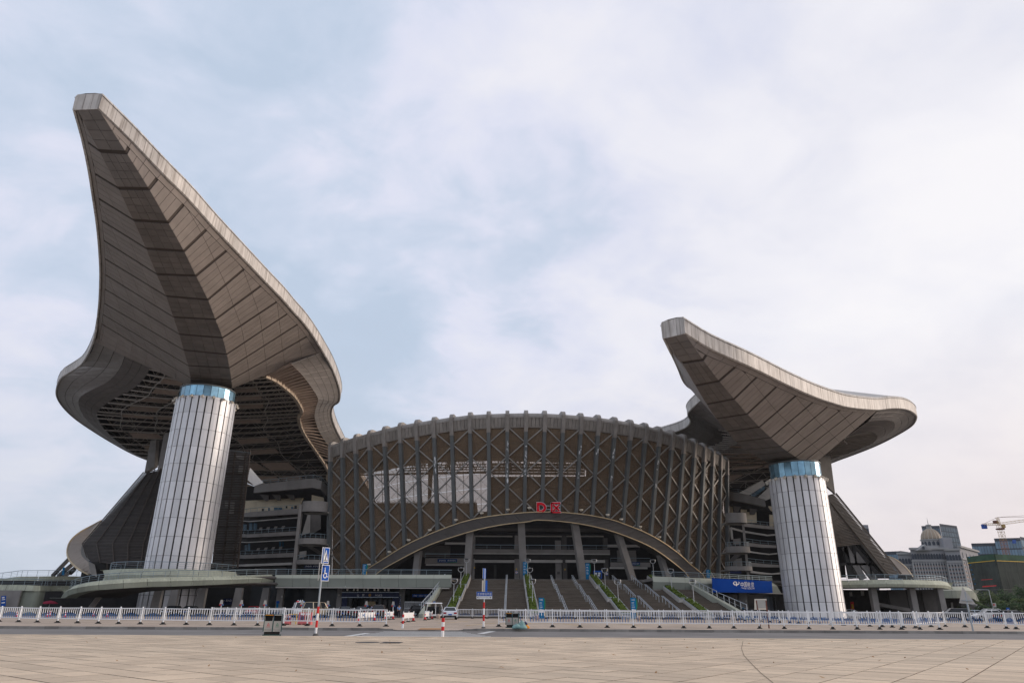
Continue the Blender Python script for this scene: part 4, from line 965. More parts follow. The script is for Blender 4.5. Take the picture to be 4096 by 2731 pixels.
# -- far left volumes
FL=thing('side_annex','low grey-green annex at the left edge with a stained round corner','annex',(-85,125,0))
P0=[at(-60,2337,124),at(0,2337,124),at(90,2338,123),at(160,2341,123.5),at(182,2341,127),at(220,2341,134),at(300,2342,140)]
band(FL,P0,[p-Vector((0,0,1.0)) for p in P0],'terr','terr',.9,.2,4)
wl=dense([p-Vector((0,.0,1.0)) for p in P0[:5]],6); MB().grid([[p+Vector((0,.4,0)),Vector((p.x,p.y+.4,0))] for p in wl]).build('wall',M['terr_low'],FL,smooth=True)
q0,q1=at(-60,2360,123.3),at(85,2360,122.6); MB().slab([(q0.x,q0.y,.1),(q1.x,q1.y,.1),(q1.x,q1.y,q1.z),(q0.x,q0.y,q0.z)],(0,1,0),.3).build('render_patch',M['conc'],FL)
MB().bb(-110,-70,141,141.4,0,6).build('rear_wall',M['dark'],FL)
t_=thing('annex_railing','grey railing on the low annex at the left edge','railing',tuple(P0[0])); raillong(t_,[p+Vector((0,.4,0)) for p in dense(P0,2)],1.0,post=2.4)
FU=thing('upper_annex','upper grey terrace block at the far left below the louvred slope','terrace',(-95,150,0))
P1=[at(-120,2318,150),at(0,2313,148),at(60,2305,147),at(100,2304,147),at(185,2303.5,149),at(265,2303,153),at(330,2304,158)]
band(FU,P1,[p-Vector((0,0,2.3)) for p in P1],'terr','terr_low',.5,.3,5)
t_=thing('upper_annex_railing','grey railing along the upper terrace block at the far left','railing',tuple(P1[0])); raillong(t_,[p+Vector((0,.5,0)) for p in dense(P1,2)],1.15,post=2.0)
pq('pedestrian_panel','signblue',FL,[(2,2423,121.8),(22,2422,121.8),(24,2381,121.8),(5,2382,121.8)],.05)
pq('pedestrian_mark','white',FL,[(7,2399,121.7),(20,2397,121.7),(20,2394,121.7),(7,2396,121.7)],.03); pq('pedestrian_mark','white',FL,[(8,2392,121.7),(18,2390.5,121.7),(18,2385,121.7),(8,2386.5,121.7)],.03); pq('pedestrian_mark','white',FL,[(6,2412,121.7),(19,2410,121.7),(19,2406,121.7),(6,2408,121.7)],.03)
# -- right: straight piece behind the telecom board, then round terrace
TR=thing('terrace','grey-green upper terrace on the right carrying the blue telecom board','terrace',(45,140,0))
tx=[(2612,2303,133),(2700,2306,133.4),(2800,2310,134.5),(2850,2312,136),(2960,2317,140.5),(3095,2322,147)]; bx=[(2612,2357,133),(2700,2359,133.4),(2800,2362,134.5),(2850,2364,136),(2960,2366,140.5),(3130,2372,147)]
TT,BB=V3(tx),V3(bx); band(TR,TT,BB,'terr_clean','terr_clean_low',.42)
MB().prism([(p.x,p.y+.5,p.z-.75) for p in TT]+[(75,178,TT[-1].z-.75),(TT[0].x,150,TT[0].z-.75)],(0,0,.5)).build('deck',M['conc'],TR)
db=[p+Vector((0,-.15,-.08)) for p in BB]
for a,b in zip(db,db[1:]): MB().beam(a,b,.5,.14).build('drip_edge',M['conc_light'],TR)
t_=thing('terrace_railing','grey metal railing above the blue telecom board','railing',tuple(TT[0])); raillong(t_,[p+Vector((0,.7,-.25)) for p in TT],1.15)
RT_=thing('round_terrace','large rounded grey-green terrace on pillars right of the right column','terrace',(75,140,0))
tx=[(3330,2320,136),(3400,2319,133),(3480,2317,131.2),(3553,2316,130.5),(3640,2317,131),(3725,2319,133.5),(3775,2322,137),(3800,2328,142),(3800,2330,150)]
TT=V3(tx); BB=[p-Vector((0,0,1.28)) for p in TT]; band(RT_,TT,BB,'terr','terr',.62,.45,3.2)
MB().prism([(p.x,p.y+.4,p.z-.9) for p in TT]+[(60,170,TT[0].z-.9)],(0,0,.5)).build('deck',M['conc_dark'],RT_)
t_=thing('round_terrace_railing','grey metal railing round the large right terrace','railing',tuple(TT[0])); raillong(t_,[p+Vector((-.2,.7,-.35)) for p in dense(TT,2)],1.2,post=3)
for x0,x1,Y,w in ((3482,3500,133.5,.8),(3640,3655,134,.8),(3752,3766,137,.8)):
    p=at(x1,2350,Y); b=at(x0+22,2455,Y); MB().bb(p.x-w,p.x+.25,Y,Y+1.1,0,p.z).build('terrace_pillar',M['conc'],RT_)
MB().bb(at(3380,2400,150).x,at(3760,2400,150).x,150,150.5,0,5.4).build('dark_wall',M['darkwall'],RT_)
MB().bb(at(3700,2400,140).x,at(3775,2400,140).x,140.5,141,0,5.2).build('side_wall',M['conc_dark'],RT_)
MB().bb(at(3560,2400,141).x,at(3630,2400,141).x,141,141.6,0,5.2).build('side_wall',M['conc_dark'],RT_)
MB().beam(at(3490,2412,139),at(3640,2440,139),.6,1.2,(0,-1,0)).build('ramp_beam',M['conc'],RT_)
pq('bright_window','conc_light',RT_,[(3399,2383,148),(3410,2383,148),(3408,2366,148),(3398,2366,148)],.1); pq('bright_window','conc_light',RT_,[(3446,2381,148),(3458,2381,148),(3455,2361,148),(3443,2361,148)],.1)
pq('red_banner','red',RT_,[(3404,2446,147.5),(3418,2446,147.5),(3415,2405,147.5),(3402,2405,147.5)],.1); pq('banner_mark','yellow',RT_,[(3408,2432,147.3),(3415,2432,147.3),(3413,2415,147.3),(3406,2415,147.3)],.1)
T2=thing('far_terrace','smaller grey terrace with a pale chamfered end behind the round right terrace','terrace',(100,170,0))
tx=[(3740,2344,165),(3830,2344,166),(3882,2346,169),(3899,2356,174),(3901,2362,182)]; TT=V3(tx); BB=[p-Vector((0,0,2.5)) for p in TT]; band(T2,TT,BB,'terr_clean','terr_low',.35,.8,4)
MB().prism([(p.x,p.y+.4,p.z-1.2) for p in TT]+[(90,190,TT[0].z-1.2)],(0,0,.6)).build('deck',M['conc_dark'],T2)
MB().bb(at(3770,2400,176).x,at(3855,2400,176).x,176,176.5,0,6).build('dark_wall',M['darkwall'],T2); MB().bb(at(3830,2400,172).x,at(3862,2400,172).x,171,172,0,5.2).build('terrace_pillar',M['conc_dark'],T2)
pq('bright_window','conc_light',T2,[(3806,2444,175),(3814,2444,175),(3812,2408,175),(3804,2408,175)],.1)
t_=thing('far_terrace_railing','grey railing on the smaller terrace behind the round right one','railing',tuple(TT[0])); raillong(t_,[p+Vector((0,.8,0)) for p in TT],1.2,post=3)
# outdoor stair going down on the right of the far terrace
ST=thing('side_stair','pale concrete stair running down to the right beyond the far terrace','stair',(105,180,0))
MB().beam(at(3862,2420,178),at(3935,2450,178),1.5,1.0,(0,-1,0)).build('stringer',M['conc'],ST); MB().beam(at(3872,2412,177),at(3950,2436,177),.12,.12).build('handrail',M['steel'],ST)

# ================================================================ GROUND FLOOR FRONTS
GL=thing('police_front','dark ground floor with the navy police signboard under the left terrace','shopfront',(-28,138,0))
MB().bb(at(1000,2400,141).x,XL,141,141.5,0,5.2).build('glass_wall',M['glassdark'],GL)
MB().bb(at(250,2400,150).x,at(1010,2400,150).x,150,150.5,0,6).build('dark_wall',M['dark'],GL)
for x0,x1 in ((1346,1366),(1596,1617),(1104,1130)): MB().bb(at(x0,2400,134).x,at(x1,2400,134).x,134,135,0,4.8).build('pillar',M['conc'],GL)
def board(root,name,m,P,thick=.12): return MB().slab([at(*p) for p in P],(0,1,0),thick).build(name,M[m],root)
board(GL,'signboard','navy',[(1366,2388,133.5),(1596,2388,133.5),(1594,2368,133.5),(1368,2368,133.5)])
for y in (2367.5,2387.5): 
    a,b=at(1366,y,133.4),at(1596,y,133.4); MB().beam(a,b,.05,.09).build('sign_trim',M['railw'],GL)
def txt(root,s,x0,x1,y0,y1,Y,m):
    a,b,c=at(x0,y1,Y),at(x1,y1,Y),at(x0,y0,Y); u=(b-a); v=Vector((0,0,1)); lettering(s,a,u.normalized(),v,u.length,(c.z-a.z),M[m],root)
txt(GL,'公',1427,1436,2374,2384,133.45,'white'); txt(GL,'安',1448,1457,2373.5,2384,133.45,'white'); txt(GL,'POLICE',1501,1529,2376,2383.5,133.45,'white')
p=at(1479,2379,133.4); MB().lathe(p,[(.02,-.28),(.25,-.12),(.28,.1),(.12,.28)],10,1,.15).build('emblem',mat('emblem',(.30,.16,.04),.5),GL)
for k in range(10):
    x=1386+k*20; a=at(x,2440,140.5); MB().bb(a.x-.05,a.x+.05,140.4,140.6,0,4.6).build('mullion',M['darkwall'],GL)
board(GL,'painted_door_glow','brass',[(1462,2420,140.2),(1502,2420,140.2),(1502,2404,140.2),(1462,2404,140.2)],.05)  # warm doorway light put into the brass colour of a board
board(GL,'side_panel','navy',[(1363,2434,134.2),(1385,2434,134.2),(1390,2390,134.2),(1366,2390,134.2)]); board(GL,'side_panel','navy',[(1570,2436,134.2),(1594,2436,134.2),(1592,2390,134.2),(1571,2390,134.2)])
board(GL,'vertical_sign','navy',[(1595,2432,133),(1604,2432,133),(1603,2384,133),(1595,2384,133)]); txt(GL,'广\n州\n市\n公\n安\n局',1597,1601,2387,2430,132.95,'white')
board(GL,'notice_board','signblue',[(1649,2386.5,134),(1726,2386.5,134),(1726,2375,134),(1649,2375,134)],.1); txt(GL,'← 新闻厅  ↑ 贵宾大厅',1652,1694,2377.5,2384.5,133.9,'white'); txt(GL,'管委办公区 →',1698,1723,2377,2385,133.9,'white')
board(GL,'painted_lit_panel','conc',[(1110,2400,139),(1127,2400,139),(1127,2384,139),(1110,2384,139)],.05)  # lit look put into the colour of a lighter grey plate
for k in range(9):
    p=at(1390+k*20.5+(k%2)*6,2353,131); MB().lathe(p,[(.12,-.38),(.17,-.3),(.17,0)],7).build('downlight',M['floodlight'],GL)
board(GL,'wall_sign','navy',[(890,2418,146),(926,2418,146),(929,2392,146),(893,2392,146)],.1); txt(GL,'← 出入口',894,924,2396,2404,145.9,'white')
board(GL,'small_sign','signblue',[(1105,2412,133.8),(1117,2412,133.8),(1117,2402,133.8),(1105,2402,133.8)],.05); board(GL,'teal_notice','signteal',[(1105,2432,133.8),(1113,2432,133.8),(1113,2412.5,133.8),(1105,2412.5,133.8)],.05); board(GL,'wall_box','conc_light',[(1124,2388,133.8),(1131,2388,133.8),(1131,2381,133.8),(1124,2381,133.8)],.1)
for x in (1356,1603): board(GL,'wall_box','conc_light',[(x-4,2382,133.7),(x+3,2382,133.7),(x+3,2375,133.7),(x-4,2375,133.7)],.2)
GT=thing('sliding_gate','white barred gate beside the stair under the left terrace','gate',(at(1690,2460,132).x,132,0))
a,b=at(1616,2460,132),at(1764,2460,132); zt=at(1690,2404,132).z
for z in (.25,zt-.1,zt*.55): MB().beam((a.x,132,z),(b.x,132,z),.07,.09).build('gate_rail',M['white'],GT)
for k in range(37): x=lerp(a.x,b.x,k/36); MB().bb(x-.025,x+.025,131.97,132.03,.15,zt).build('gate_bar',M['white'],GT)
MB().bb(a.x,b.x,140,140.4,0,5).build('recess_wall',M['darkwall'],GL)
GR=thing('telecom_shop','dark glazed telecom shop under the right terrace','shopfront',(45,140,0))
q0,q1=at(2640,2400,140),at(3140,2400,152); MB().slab([(q0.x,140,0),(q1.x,152,0),(q1.x,152,5),(q0.x,140,5)],(0,1,0),.3).build('glass_wall',M['glassdark'],GR)
for x0,x1,Y in ((2780,2796,138),(2958,2990,143.5)): MB().bb(at(x0,2400,Y).x,at(x1,2400,Y).x,Y,Y+1,0,4.7).build('pillar',M['conc'],GR)
for k,x in enumerate((2822,2838,2852,2866,2880,2895,2910,3060,3075,3090,3105)):
    Y=140+(x-2640)/500*12-.4; a=at(x,2440,Y); MB().bb(a.x-.06,a.x+.06,Y-.1,Y+.1,0,3.6).build('mullion',M['rib'],GR)
for k,x in enumerate((2830,2845,2888,2902,3068,3082)):
    Y=140+(x-2640)/500*12-.3; a=at(x-6,2445,Y); b=at(x+6,2385,Y); MB().bb(a.x,b.x,Y-.05,Y+.05,a.z,b.z).build('curtain',mat('curtain',(.10,.115,.13),.8,rnd=.3),GR)
board(GR,'teal_notice','signteal',[(2969,2442,143.3),(2977,2442,143.3),(2977,2427,143.3),(2969,2427,143.3)],.04); board(GR,'white_notice','white',[(2969,2434,143.25),(2977,2434,143.25),(2977,2443,143.25),(2969,2443,143.25)],.04); board(GR,'small_sign','signteal',[(2887,2414,140),(2895,2414,140),(2895,2409,140),(2887,2409,140)],.04); board(GR,'wall_box','conc_light',[(2982,2406,143.3),(2987,2406,143.3),(2987,2399,143.3),(2982,2399,143.3)],.1)
# telecom board with mark and words
TB=thing('telecom_billboard','long blue telecom billboard with white characters on the right terrace','billboard',tuple(at(2852,2366,134.2)))
c0,c1,c2,c3_=at(2852,2367,134.2),at(3091,2371,145),at(3087,2323,145),at(2849,2311,134.2)
MB().slab([c0,c1,c2,c3_],(0,1,0),.35).build('board',M['telblue'],TB)
U_=(c1-c0).normalized()
def tb(x,y): 
    t=(x-2852)/239; Y=lerp(134.2,145,t)-.12; return at(x,y,Y)
def tbtxt(s,x0,x1,y0,y1): 
    a,b,c=tb(x0,y1),tb(x1,y1),tb(x0,y0); lettering(s,a,(b-a).normalized(),(c-a).normalized(),(b-a).length,(c-a).length,M['white'],TB)
for ch,x0,x1 in (('中',2962,2974),('国',2976,2988),('电',2990,3001),('信',3004,3015)): tbtxt(ch,x0,x1,2326,2347)
tbtxt('CHINA TELECOM',2964,3017,2348.5,2355)
def stroke(pts,ws):
    mb=MB(); L_=[];R__=[]
    for i,(x,y) in enumerate(pts):
        x2,y2=pts[min(i+1,len(pts)-1)]; x1,y1=pts[max(i-1,0)]; dx_,dy_=x2-x1,y2-y1; d=math.hypot(dx_,dy_); nx,ny=-dy_/d,dx_/d; w=ws[i]/2; L_.append(tb(x+nx*w,y+ny*w)); R__.append(tb(x-nx*w,y-ny*w))
    mb.grid([[a,b] for a,b in zip(L_,R__)]); mb.build('telecom_mark',M['white'],TB)
stroke([(2953,2325),(2957,2328),(2955,2334),(2947,2338),(2938,2337),(2934,2332),(2936,2327),(2942,2323)],[1,3,4,4,4,4,3,1]); stroke([(2941,2330),(2944,2325),(2947,2330),(2946,2340),(2947,2348),(2952,2354)],[1.5,3,4,4,3.5,2]); stroke([(2950,2345),(2948,2352),(2943,2354)],[3,4,1])

# ================================================================ GRAND STAIR
NS=44; SY0,SY1=106.0,148.0; SX0,SX1=-12.4,33.4
GS=thing('grand_staircase','wide weathered dark stone staircase rising to the arch','staircase',(10,SY0,.13))
rise=(TZ-.13)/NS; pos=[]; y=SY0
tread=(SY1-SY0-2*3.0)/NS
for i in range(NS):
    pos.append(y); y+=tread
    if i in (14,29): y+=3.0
for i in range(NS):
    y0=pos[i]; y1=pos[i+1]+.1 if i<NS-1 else SY1+.5
    z1=.13+(i+1)*rise; MB().bb(SX0,SX1,y0,y1+.05,max(z1-.8,.0),z1).build('step',M['step'],GS)
    # paler nosing strip
    MB().bb(SX0,SX1,y0-.025,y0+.2,z1+.002,z1+.03).build('nosing',mat('nosing',(.29,.255,.22),.8,0,.25,.8,rnd=.1,dirt=.4),GS)
def sz(y):
    k=0
    for i,p in enumerate(pos):
        if y>=p: k=i+1
    return .13+k*rise
def slope(y): # smooth pitch line of the three flights
    return .13+(TZ-.13)*max(0,min(1,(y-SY0)/(SY1-SY0)))
# side walls of the stair
for X,lab in ((SX0-.35,'left'),(SX1+.35,'right')):
    w=thing('stair_wall','pale sloping side wall with railing on the %s edge of the staircase'%lab,'wall',(X,SY0,0))
    MB().prism([(X-.3,SY0-1.5,0),(X-.3,SY1-8,0),(X-.3,SY1-8,slope(SY1-8)+1.0),(X-.3,SY0-1.5,.7)],(.6,0,0)).build('wall',M['terr_clean'],w)
    for a,b in ((SY0-1.4,SY0+12),(SY0+13,SY0+26),(SY0+26.5,SY1-8)):
        P=[Vector((X,a,slope(a)+1.0)),Vector((X,b,slope(b)+.9))]; raillong(w,P,1.0,m='railw',bars=1,post=2.4,r=.04)
# hand rails
for n_,(X,w) in enumerate(((-.8,'left flight'),(8.2,'middle flight, left one'),(12.5,'middle flight, right one'),(20.7,'right flight, left one'),(24.6,'right flight, right one'))):
    h=thing('stair_handrail','pale metal handrail in three lengths on the staircase %s'%w,'handrail',(X,SY0,.13))
    for a,b in ((SY0+.5,SY0+12.2),(SY0+15,SY0+26.5),(SY0+30,SY0+41)):
        P=[Vector((X,a,sz(a)+1.0)),Vector((X,b,sz(b)+1.0))]
        for s in (-.12,.12):
            MB().pipe([p+Vector((s,0,0)) for p in P],.045,6).build('hand_bar',M['railw'],h)
        for k in range(6):
            y=lerp(a,b,k/5); z=lerp(P[0].z,P[1].z,k/5); MB().tube((X,y,sz(y)-.05),(X,y,z),.035,5).build('baluster',M['railw'],h)
# planters with hedges, three steps each, and street lamps standing in them
def leaves(mb,c,d,n,s,seed):
    rg=random.Random(seed)
    for _ in range(n):
        p=Vector((c[0]+rg.uniform(-.5,.5)*d[0],c[1]+rg.uniform(-.5,.5)*d[1],c[2]+rg.uniform(-.5,.5)*d[2])); a=Vector((rg.gauss(0,1),rg.gauss(0,1),rg.gauss(0,1))).normalized(); b=a.orthogonal().normalized(); r=s*rg.uniform(.6,1.3)
        mb.add([p+a*r,p+b*r*.6,p-a*r,p-b*r*.6],[(0,1,2,3)])
HM=[]
for k in range(3):
    mb=MB(); leaves(mb,(0,0,0),(1.0,1.15,.42),170,.12,k); mb.bb(-.42,.42,-.5,.5,-.3,.08); me=mb.mesh('hedge',M['hedge']); HM.append(me)
lampP=None
def lamp():
    t=thing('stair_lamp','','street lamp',(0,0,0))
    mb=MB(); mb.tube((0,0,0),(0,0,3.1),.055,8,.04); mb.tube((0,0,0),(0,0,.25),.11,8,.08); mb.build('pole',M['lamp_pole'],t)
    f=MB(); pts=[Vector((.52*math.sin(a),0,3.62-.55*math.cos(a))) for a in [(-2.0+k*.4) for k in range(11)]]
    pts=[Vector((p.x*(1 if p.z<3.6 else .96),p.y,p.z)) for p in pts]; f.pipe(pts,.05,6); f.build('fork',M['lamp_pole'],t)
    h=MB(); h.lathe((0,0,3.72),[(.05,-.14),(.36,-.06),(.46,.06),(.40,.16),(.1,.22)],16); h.build('lamp_head',M['lampglass'],t)
    r=MB(); r.lathe((0,0,3.78),[(.47,-.03),(.52,0),(.47,.03)],16); r.build('lamp_ring',M['lamp_pole'],t)
    return proto(t)
LP=lamp(); first=True
for pi_,(X,pn) in enumerate(((-8.9,'leftmost'),(3.4,'second'),(16.8,'third'),(28.6,'rightmost'))):
    for k,(a,b) in enumerate(((SY0+.2,SY0+11.8),(SY0+14.4,SY0+26.2),(SY0+29.2,SY0+41.2))):
        lev=('lowest','middle','topmost')[k]
        pl=thing('stair_planter','%s hedge planter of the %s row on the staircase'%(lev,pn),'planter',(X,(a+b)/2,0),'hedge planters on the staircase')
        za,zb=slope(a)+.55,slope(b)+.55+.25
        for s in (-1,1):
            MB().prism([(X+s*.72-.12,a,slope(a)-.3),(X+s*.72-.12,b,slope(b)-.3),(X+s*.72-.12,b,zb),(X+s*.72-.12,a,za)],(.24,0,0)).build('side_wall',M['conc_light'],pl)
            P=[Vector((X+s*.72,a,za+.15)),Vector((X+s*.72,b,zb+.15))]; MB().pipe(P,.05,6).build('rail',M['railw'],pl)
            for q in range(4): y=lerp(a,b,q/3); z=lerp(za,zb,q/3); MB().tube((X+s*.72,y,z-.1),(X+s*.72,y,z+.15),.03,5).build('rail_post',M['railw'],pl)
        MB().bb(X-.85,X+.85,a-.22,a-.02,slope(a)-.5,za+.02).build('end_wall',M['conc_light'],pl)
        MB().tube((X-.72,a,za+.15),(X+.72,a,za+.15),.05,6).build('rail',M['railw'],pl)
        MB().prism([(X-.6,a,za-.35),(X-.6,b,zb-.35),(X-.6,b,zb-.1),(X-.6,a,za-.1)],(1.2,0,0)).build('soil',M['soil'],pl)
        n_=int((b-a)/1.1)
        for q in range(n_):
            y=a+.6+q*(b-a-.9)/(n_-1); z=lerp(za,zb,(y-a)/(b-a)); o=link('hedge',HM[(q+k)%3],pl,ORG[pl]); o.location=Vector((X,y,z+.12))-ORG[pl]; o.rotation_euler=(math.atan((zb-za)/(b-a)),0,PI*(q%2))
        y=b-4.0+k*.5; z=lerp(za,zb,(y-a)/(b-a)); lab='%s twin-armed lamp post in the %s planter row of the staircase'%(lev,pn)
        if first: LP.location=(X,y,z-.2); LP['label']=lab; LP['group']='lamp posts on the staircase'; first=False
        else: dup(LP,(X,y,z-.2),0,lab,'lamp posts on the staircase')

# ================================================================ SIDE STANDS BESIDE THE FACADE
cR4=lambda x,y:(900+.3827*x,1700+.3827*y); cR5=lambda x,y:(2850+.3445*x,1800+.3445*y); cR6=lambda x,y:(200+.4719*x,1600+.4719*y); cR7=lambda x,y:(2800+.551*x,1900+.551*y)
def ribbon(root,name,m,f,top,bot,Ys,dep=.6):
    T=[at(*f(*p),Y) for p,Y in zip(top,Ys)]; B=[at(*f(*p),Y) for p,Y in zip(bot,Ys)]; out_=[]
    for k in range(len(T)-1):
        T0,T1=T[k],T[k+1]; B0,B1=Vector((T0.x,T0.y,B[k].z)),Vector((T1.x,T1.y,B[k+1].z))
        MB().hexa([B0,B1,B1+Vector((0,dep,0)),B0+Vector((0,dep,0))],[T0,T1,T1+Vector((0,dep,0)),T0+Vector((0,dep,0))]).build(name,M[m],root)
    return T
def face(root,name,m,f,P,Y,dep=.2): return MB().slab([at(*f(*p),Y) for p in P],(0,1,0),dep).build(name,M[m],root)
def drum(root,f,x0,x1,y0,y1,Y,m='conc'):
    a,b=at(*f(x0,(y0+y1)/2),Y),at(*f(x1,(y0+y1)/2),Y); cx=(a.x+b.x)/2; r=(b.x-a.x)/2; zt=at(*f((x0+x1)/2,y0),Y-r*.7).z; zb=at(*f((x0+x1)/2,y1),Y-r*.7).z
    rows=[]
    for th in [PI+PI*k/14 for k in range(15)]:
        o=Vector((math.cos(th),math.sin(th)*.75,0)); rows.append([Vector((cx,Y,zt))+o*(r-.25),Vector((cx,Y,zt))+o*r,Vector((cx,Y,zb))+o*r,Vector((cx,Y,zb))+o*(r*.4)])
    MB().grid(rows).build('drum_balcony',M[m],root,smooth=False)
    MB().prism([Vector((cx,Y,zb))+Vector((math.cos(PI+PI*k/14),math.sin(PI+PI*k/14)*.75,0))*(r*.98) for k in range(15)]+[Vector((cx+r*.98,Y+4,zb)),Vector((cx-r*.98,Y+4,zb))],(0,0,.3)).build('drum_floor',M['conc_light'],root)
    return cx,r,zt
SLB=thing('side_stand','left concrete stand block with stacked balconies between column and facade','stand',(-48,160,TZ))
q=[cR4(-10,560),cR4(1100,560)]
MB().bb(at(905,2100,172).x,at(1312,2100,172).x,172,172.5,TZ-1,at(1100,1945,172).z).build('back_wall',M['dark'],SLB)
T_=ribbon(SLB,'bowl_edge','conc',cR4,[(310,620),(640,585),(920,555),(1010,582),(1088,678)],[(310,706),(640,678),(910,652),(980,668),(1045,760)],[166,162,158,157,160],1.2)
t_=thing('bowl_railing','thin railing along the top rim of the left stand block','railing',tuple(T_[0])); raillong(t_,T_,.8,bars=1,post=2)
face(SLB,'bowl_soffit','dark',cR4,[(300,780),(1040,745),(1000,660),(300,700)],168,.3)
face(SLB,'cream_wall','cream',cR4,[(330,905),(770,872),(830,728),(335,782)],169); face(SLB,'cream_wall','cream',cR4,[(905,792),(1036,792),(1030,755),(905,728)],163); face(SLB,'cream_wall','cream',cR4,[(190,925),(330,905),(335,782),(190,790)],170.5)
for x0,x1,y0,y1,m in ((385,405,870,905,'dark'),(450,468,862,900,'winblue'),(512,596,858,898,'winblue'),(690,712,850,885,'winblue'),(725,750,840,880,'dark'),(636,650,845,868,'dark')): face(SLB,'window',m,cR4,[(x0,y1),(x1,y1),(x1,y0),(x0,y0)],168.6,.1)
for k,x in enumerate((420,545,690)): face(SLB,'bracket','conc_dark',cR4,[(x,790-k*6),(x+30,785-k*6),(x+28,730),(x-60,720)],166,.6)
YS=[163,160,156]
for top,bot,nm in (([(180,920),(262,905),(772,868)],[(178,955),(262,958),(766,926)],'top'),([(145,1130),(235,1138),(742,1105)],[(143,1168),(230,1173),(738,1148)],'middle'),([(110,1350),(205,1355),(716,1330)],[(105,1390),(200,1393),(710,1375)],'lowest')):
    T_=ribbon(SLB,'balcony_front','conc',cR4,top,bot,YS,.5); t_=thing('balcony_railing','thin railing on the %s balcony of the left stand block'%nm,'railing',tuple(T_[0])); raillong(t_,[p+Vector((0,.2,0)) for p in T_],.85,bars=1,post=1.8)
for top,bot in (([(178,995),(255,1000),(760,960)],[(178,1004),(255,1009),(758,968)]),([(130,1212),(220,1219),(730,1192)],[(130,1221),(218,1227),(728,1200)]),([(50,1455),(205,1452),(700,1432)],[(50,1472),(203,1474),(698,1458)])): ribbon(SLB,'lintel','conc_light',cR4,top,bot,[163.5,160.5,156.5],.6)
for top,bot in (([(178,960),(255,965),(760,930)],[(178,992),(255,997),(760,958)]),([(140,1172),(230,1178),(735,1152)],[(130,1210),(220,1216),(730,1190)]),([(105,1393),(200,1398),(706,1380)],[(90,1435),(203,1450),(700,1430)])): ribbon(SLB,'dark_band','darkwall',cR4,top,bot,[164.5,161.5,157.5],.4)
for j,(yy,x0) in enumerate(((1065,350),(1280,325))):
    for k in range(4): x=x0+k*78; y=yy-k*5; face(SLB,'window_panel','conc',cR4,[(x,y+32),(x+30,y+30),(x+40,y),(x+12,y+2)],164,.2)
for x0,x1,y0,y1 in ((190,225,1035,1100),(250,285,1020,1100),(298,322,1022,1090),(326,334,1025,1085),(205,235,1250,1310),(240,262,1235,1310),(568,582,1215,1265),(598,614,1215,1270)): face(SLB,'blue_window','winblue',cR4,[(x0,y1),(x1,y1),(x1,y0),(x0,y0)],165,.1)
face(SLB,'low_wall','conc_dark',cR4,[(310,1560),(640,1560),(640,1480),(310,1490)],162)
MB().hexa([at(*cR4(693,1566),152),at(*cR4(733,1566),152),at(*cR4(733,1566),152)+Vector((0,1,0)),at(*cR4(693,1566),152)+Vector((0,1,0))],[at(*cR4(776,825),152),at(*cR4(806,825),152),at(*cR4(806,825),152)+Vector((0,1,0)),at(*cR4(776,825),152)+Vector((0,1,0))]).build('stand_pillar',M['conc'],SLB)
for y0,y1,x0,x1,nm in ((790,900,808,1076,''),(1178,1240,766,1066,'upper'),(1402,1450,742,1060,'lower')):
    cx,r,zt=drum(SLB,cR4,x0,x1,y0,y1,153); 
    if nm: t_=thing('drum_railing','curved railing on the %s drum balcony left of the facade'%nm,'railing',(cx,153,zt)); raillong(t_,[Vector((cx+r*.95*math.cos(PI+PI*k/8),153+r*.72*math.sin(PI+PI*k/8),zt)) for k in range(9)],.9,bars=1,post=1.5)
face(SLB,'stair_wall','conc_light',cR4,[(800,1150),(890,1120),(890,920),(865,930)],160); face(SLB,'stair_wall','conc',cR4,[(890,1150),(1000,1080),(1000,930),(890,930)],162); face(SLB,'stair_flight','conc_dark',cR4,[(1000,1360),(1060,1360),(900,1260),(840,1260)],158,.6); face(SLB,'stair_wall','conc_light',cR4,[(775,1385),(850,1370),(850,1310),(780,1320)],160)
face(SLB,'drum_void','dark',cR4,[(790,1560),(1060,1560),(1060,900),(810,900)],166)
MB().slab([at(1217,2271,152),at(1292,2271,152),at(1292,2257,152),at(1217,2257,152)],(0,1,0),.1).build('gate_sign',M['navy'],SLB)
def txt2(root,s,x0,x1,y0,y1,Y,m='white'):
    a,b,c=at(x0,y1,Y),at(x1,y1,Y),at(x0,y0,Y); u=(b-a); lettering(s,a,u.normalized(),Vector((0,0,1)),u.length,(c.z-a.z),M[m],root)
txt2(SLB,'2F D2 D4',1222,1246,2260,2266,151.9); txt2(SLB,'4F D10 D12',1252,1288,2260,2266,151.9)
# louvre tower between the left column and the stand
LT=thing('louvre_tower','dark louvred screen tower just right of the left column','louvre screen',(-55,147,TZ))
for k in range(46):
    y=1800+k*9.8; x1=1002-(y-1800)*.115; x0=898-(y-1800)*.10; p,q_=at(x0,y,147),at(x1,y,147)
    MB().beam(p,q_,.5,.07,(0,-.5,1)).build('slat',M['louver'],LT)
for xt,xb in ((905,850),(942,888),(985,932),(1000,950)):
    p,q_=at(xt,1798,147.6),at(xb,2270,147.6); MB().beam(q_,p,.3,.3,(0,1,0)).build('post',M['louver_rail'],LT)
MB().beam(at(900,1797,147),at(1003,1812,147),.3,.3).build('top_bar',M['rib'],LT)
for y in (1895,1995,2105,2210): MB().beam(at(890-(y-1800)*.1,y,148),at(1000-(y-1800)*.115,y,148),.25,.3).build('cross_bar',M['louver_rail'],LT)
face(LT,'inner_wall','conc_dark',cR4,[(-120,1480),(110,1480),(250,300),(20,260)],151)
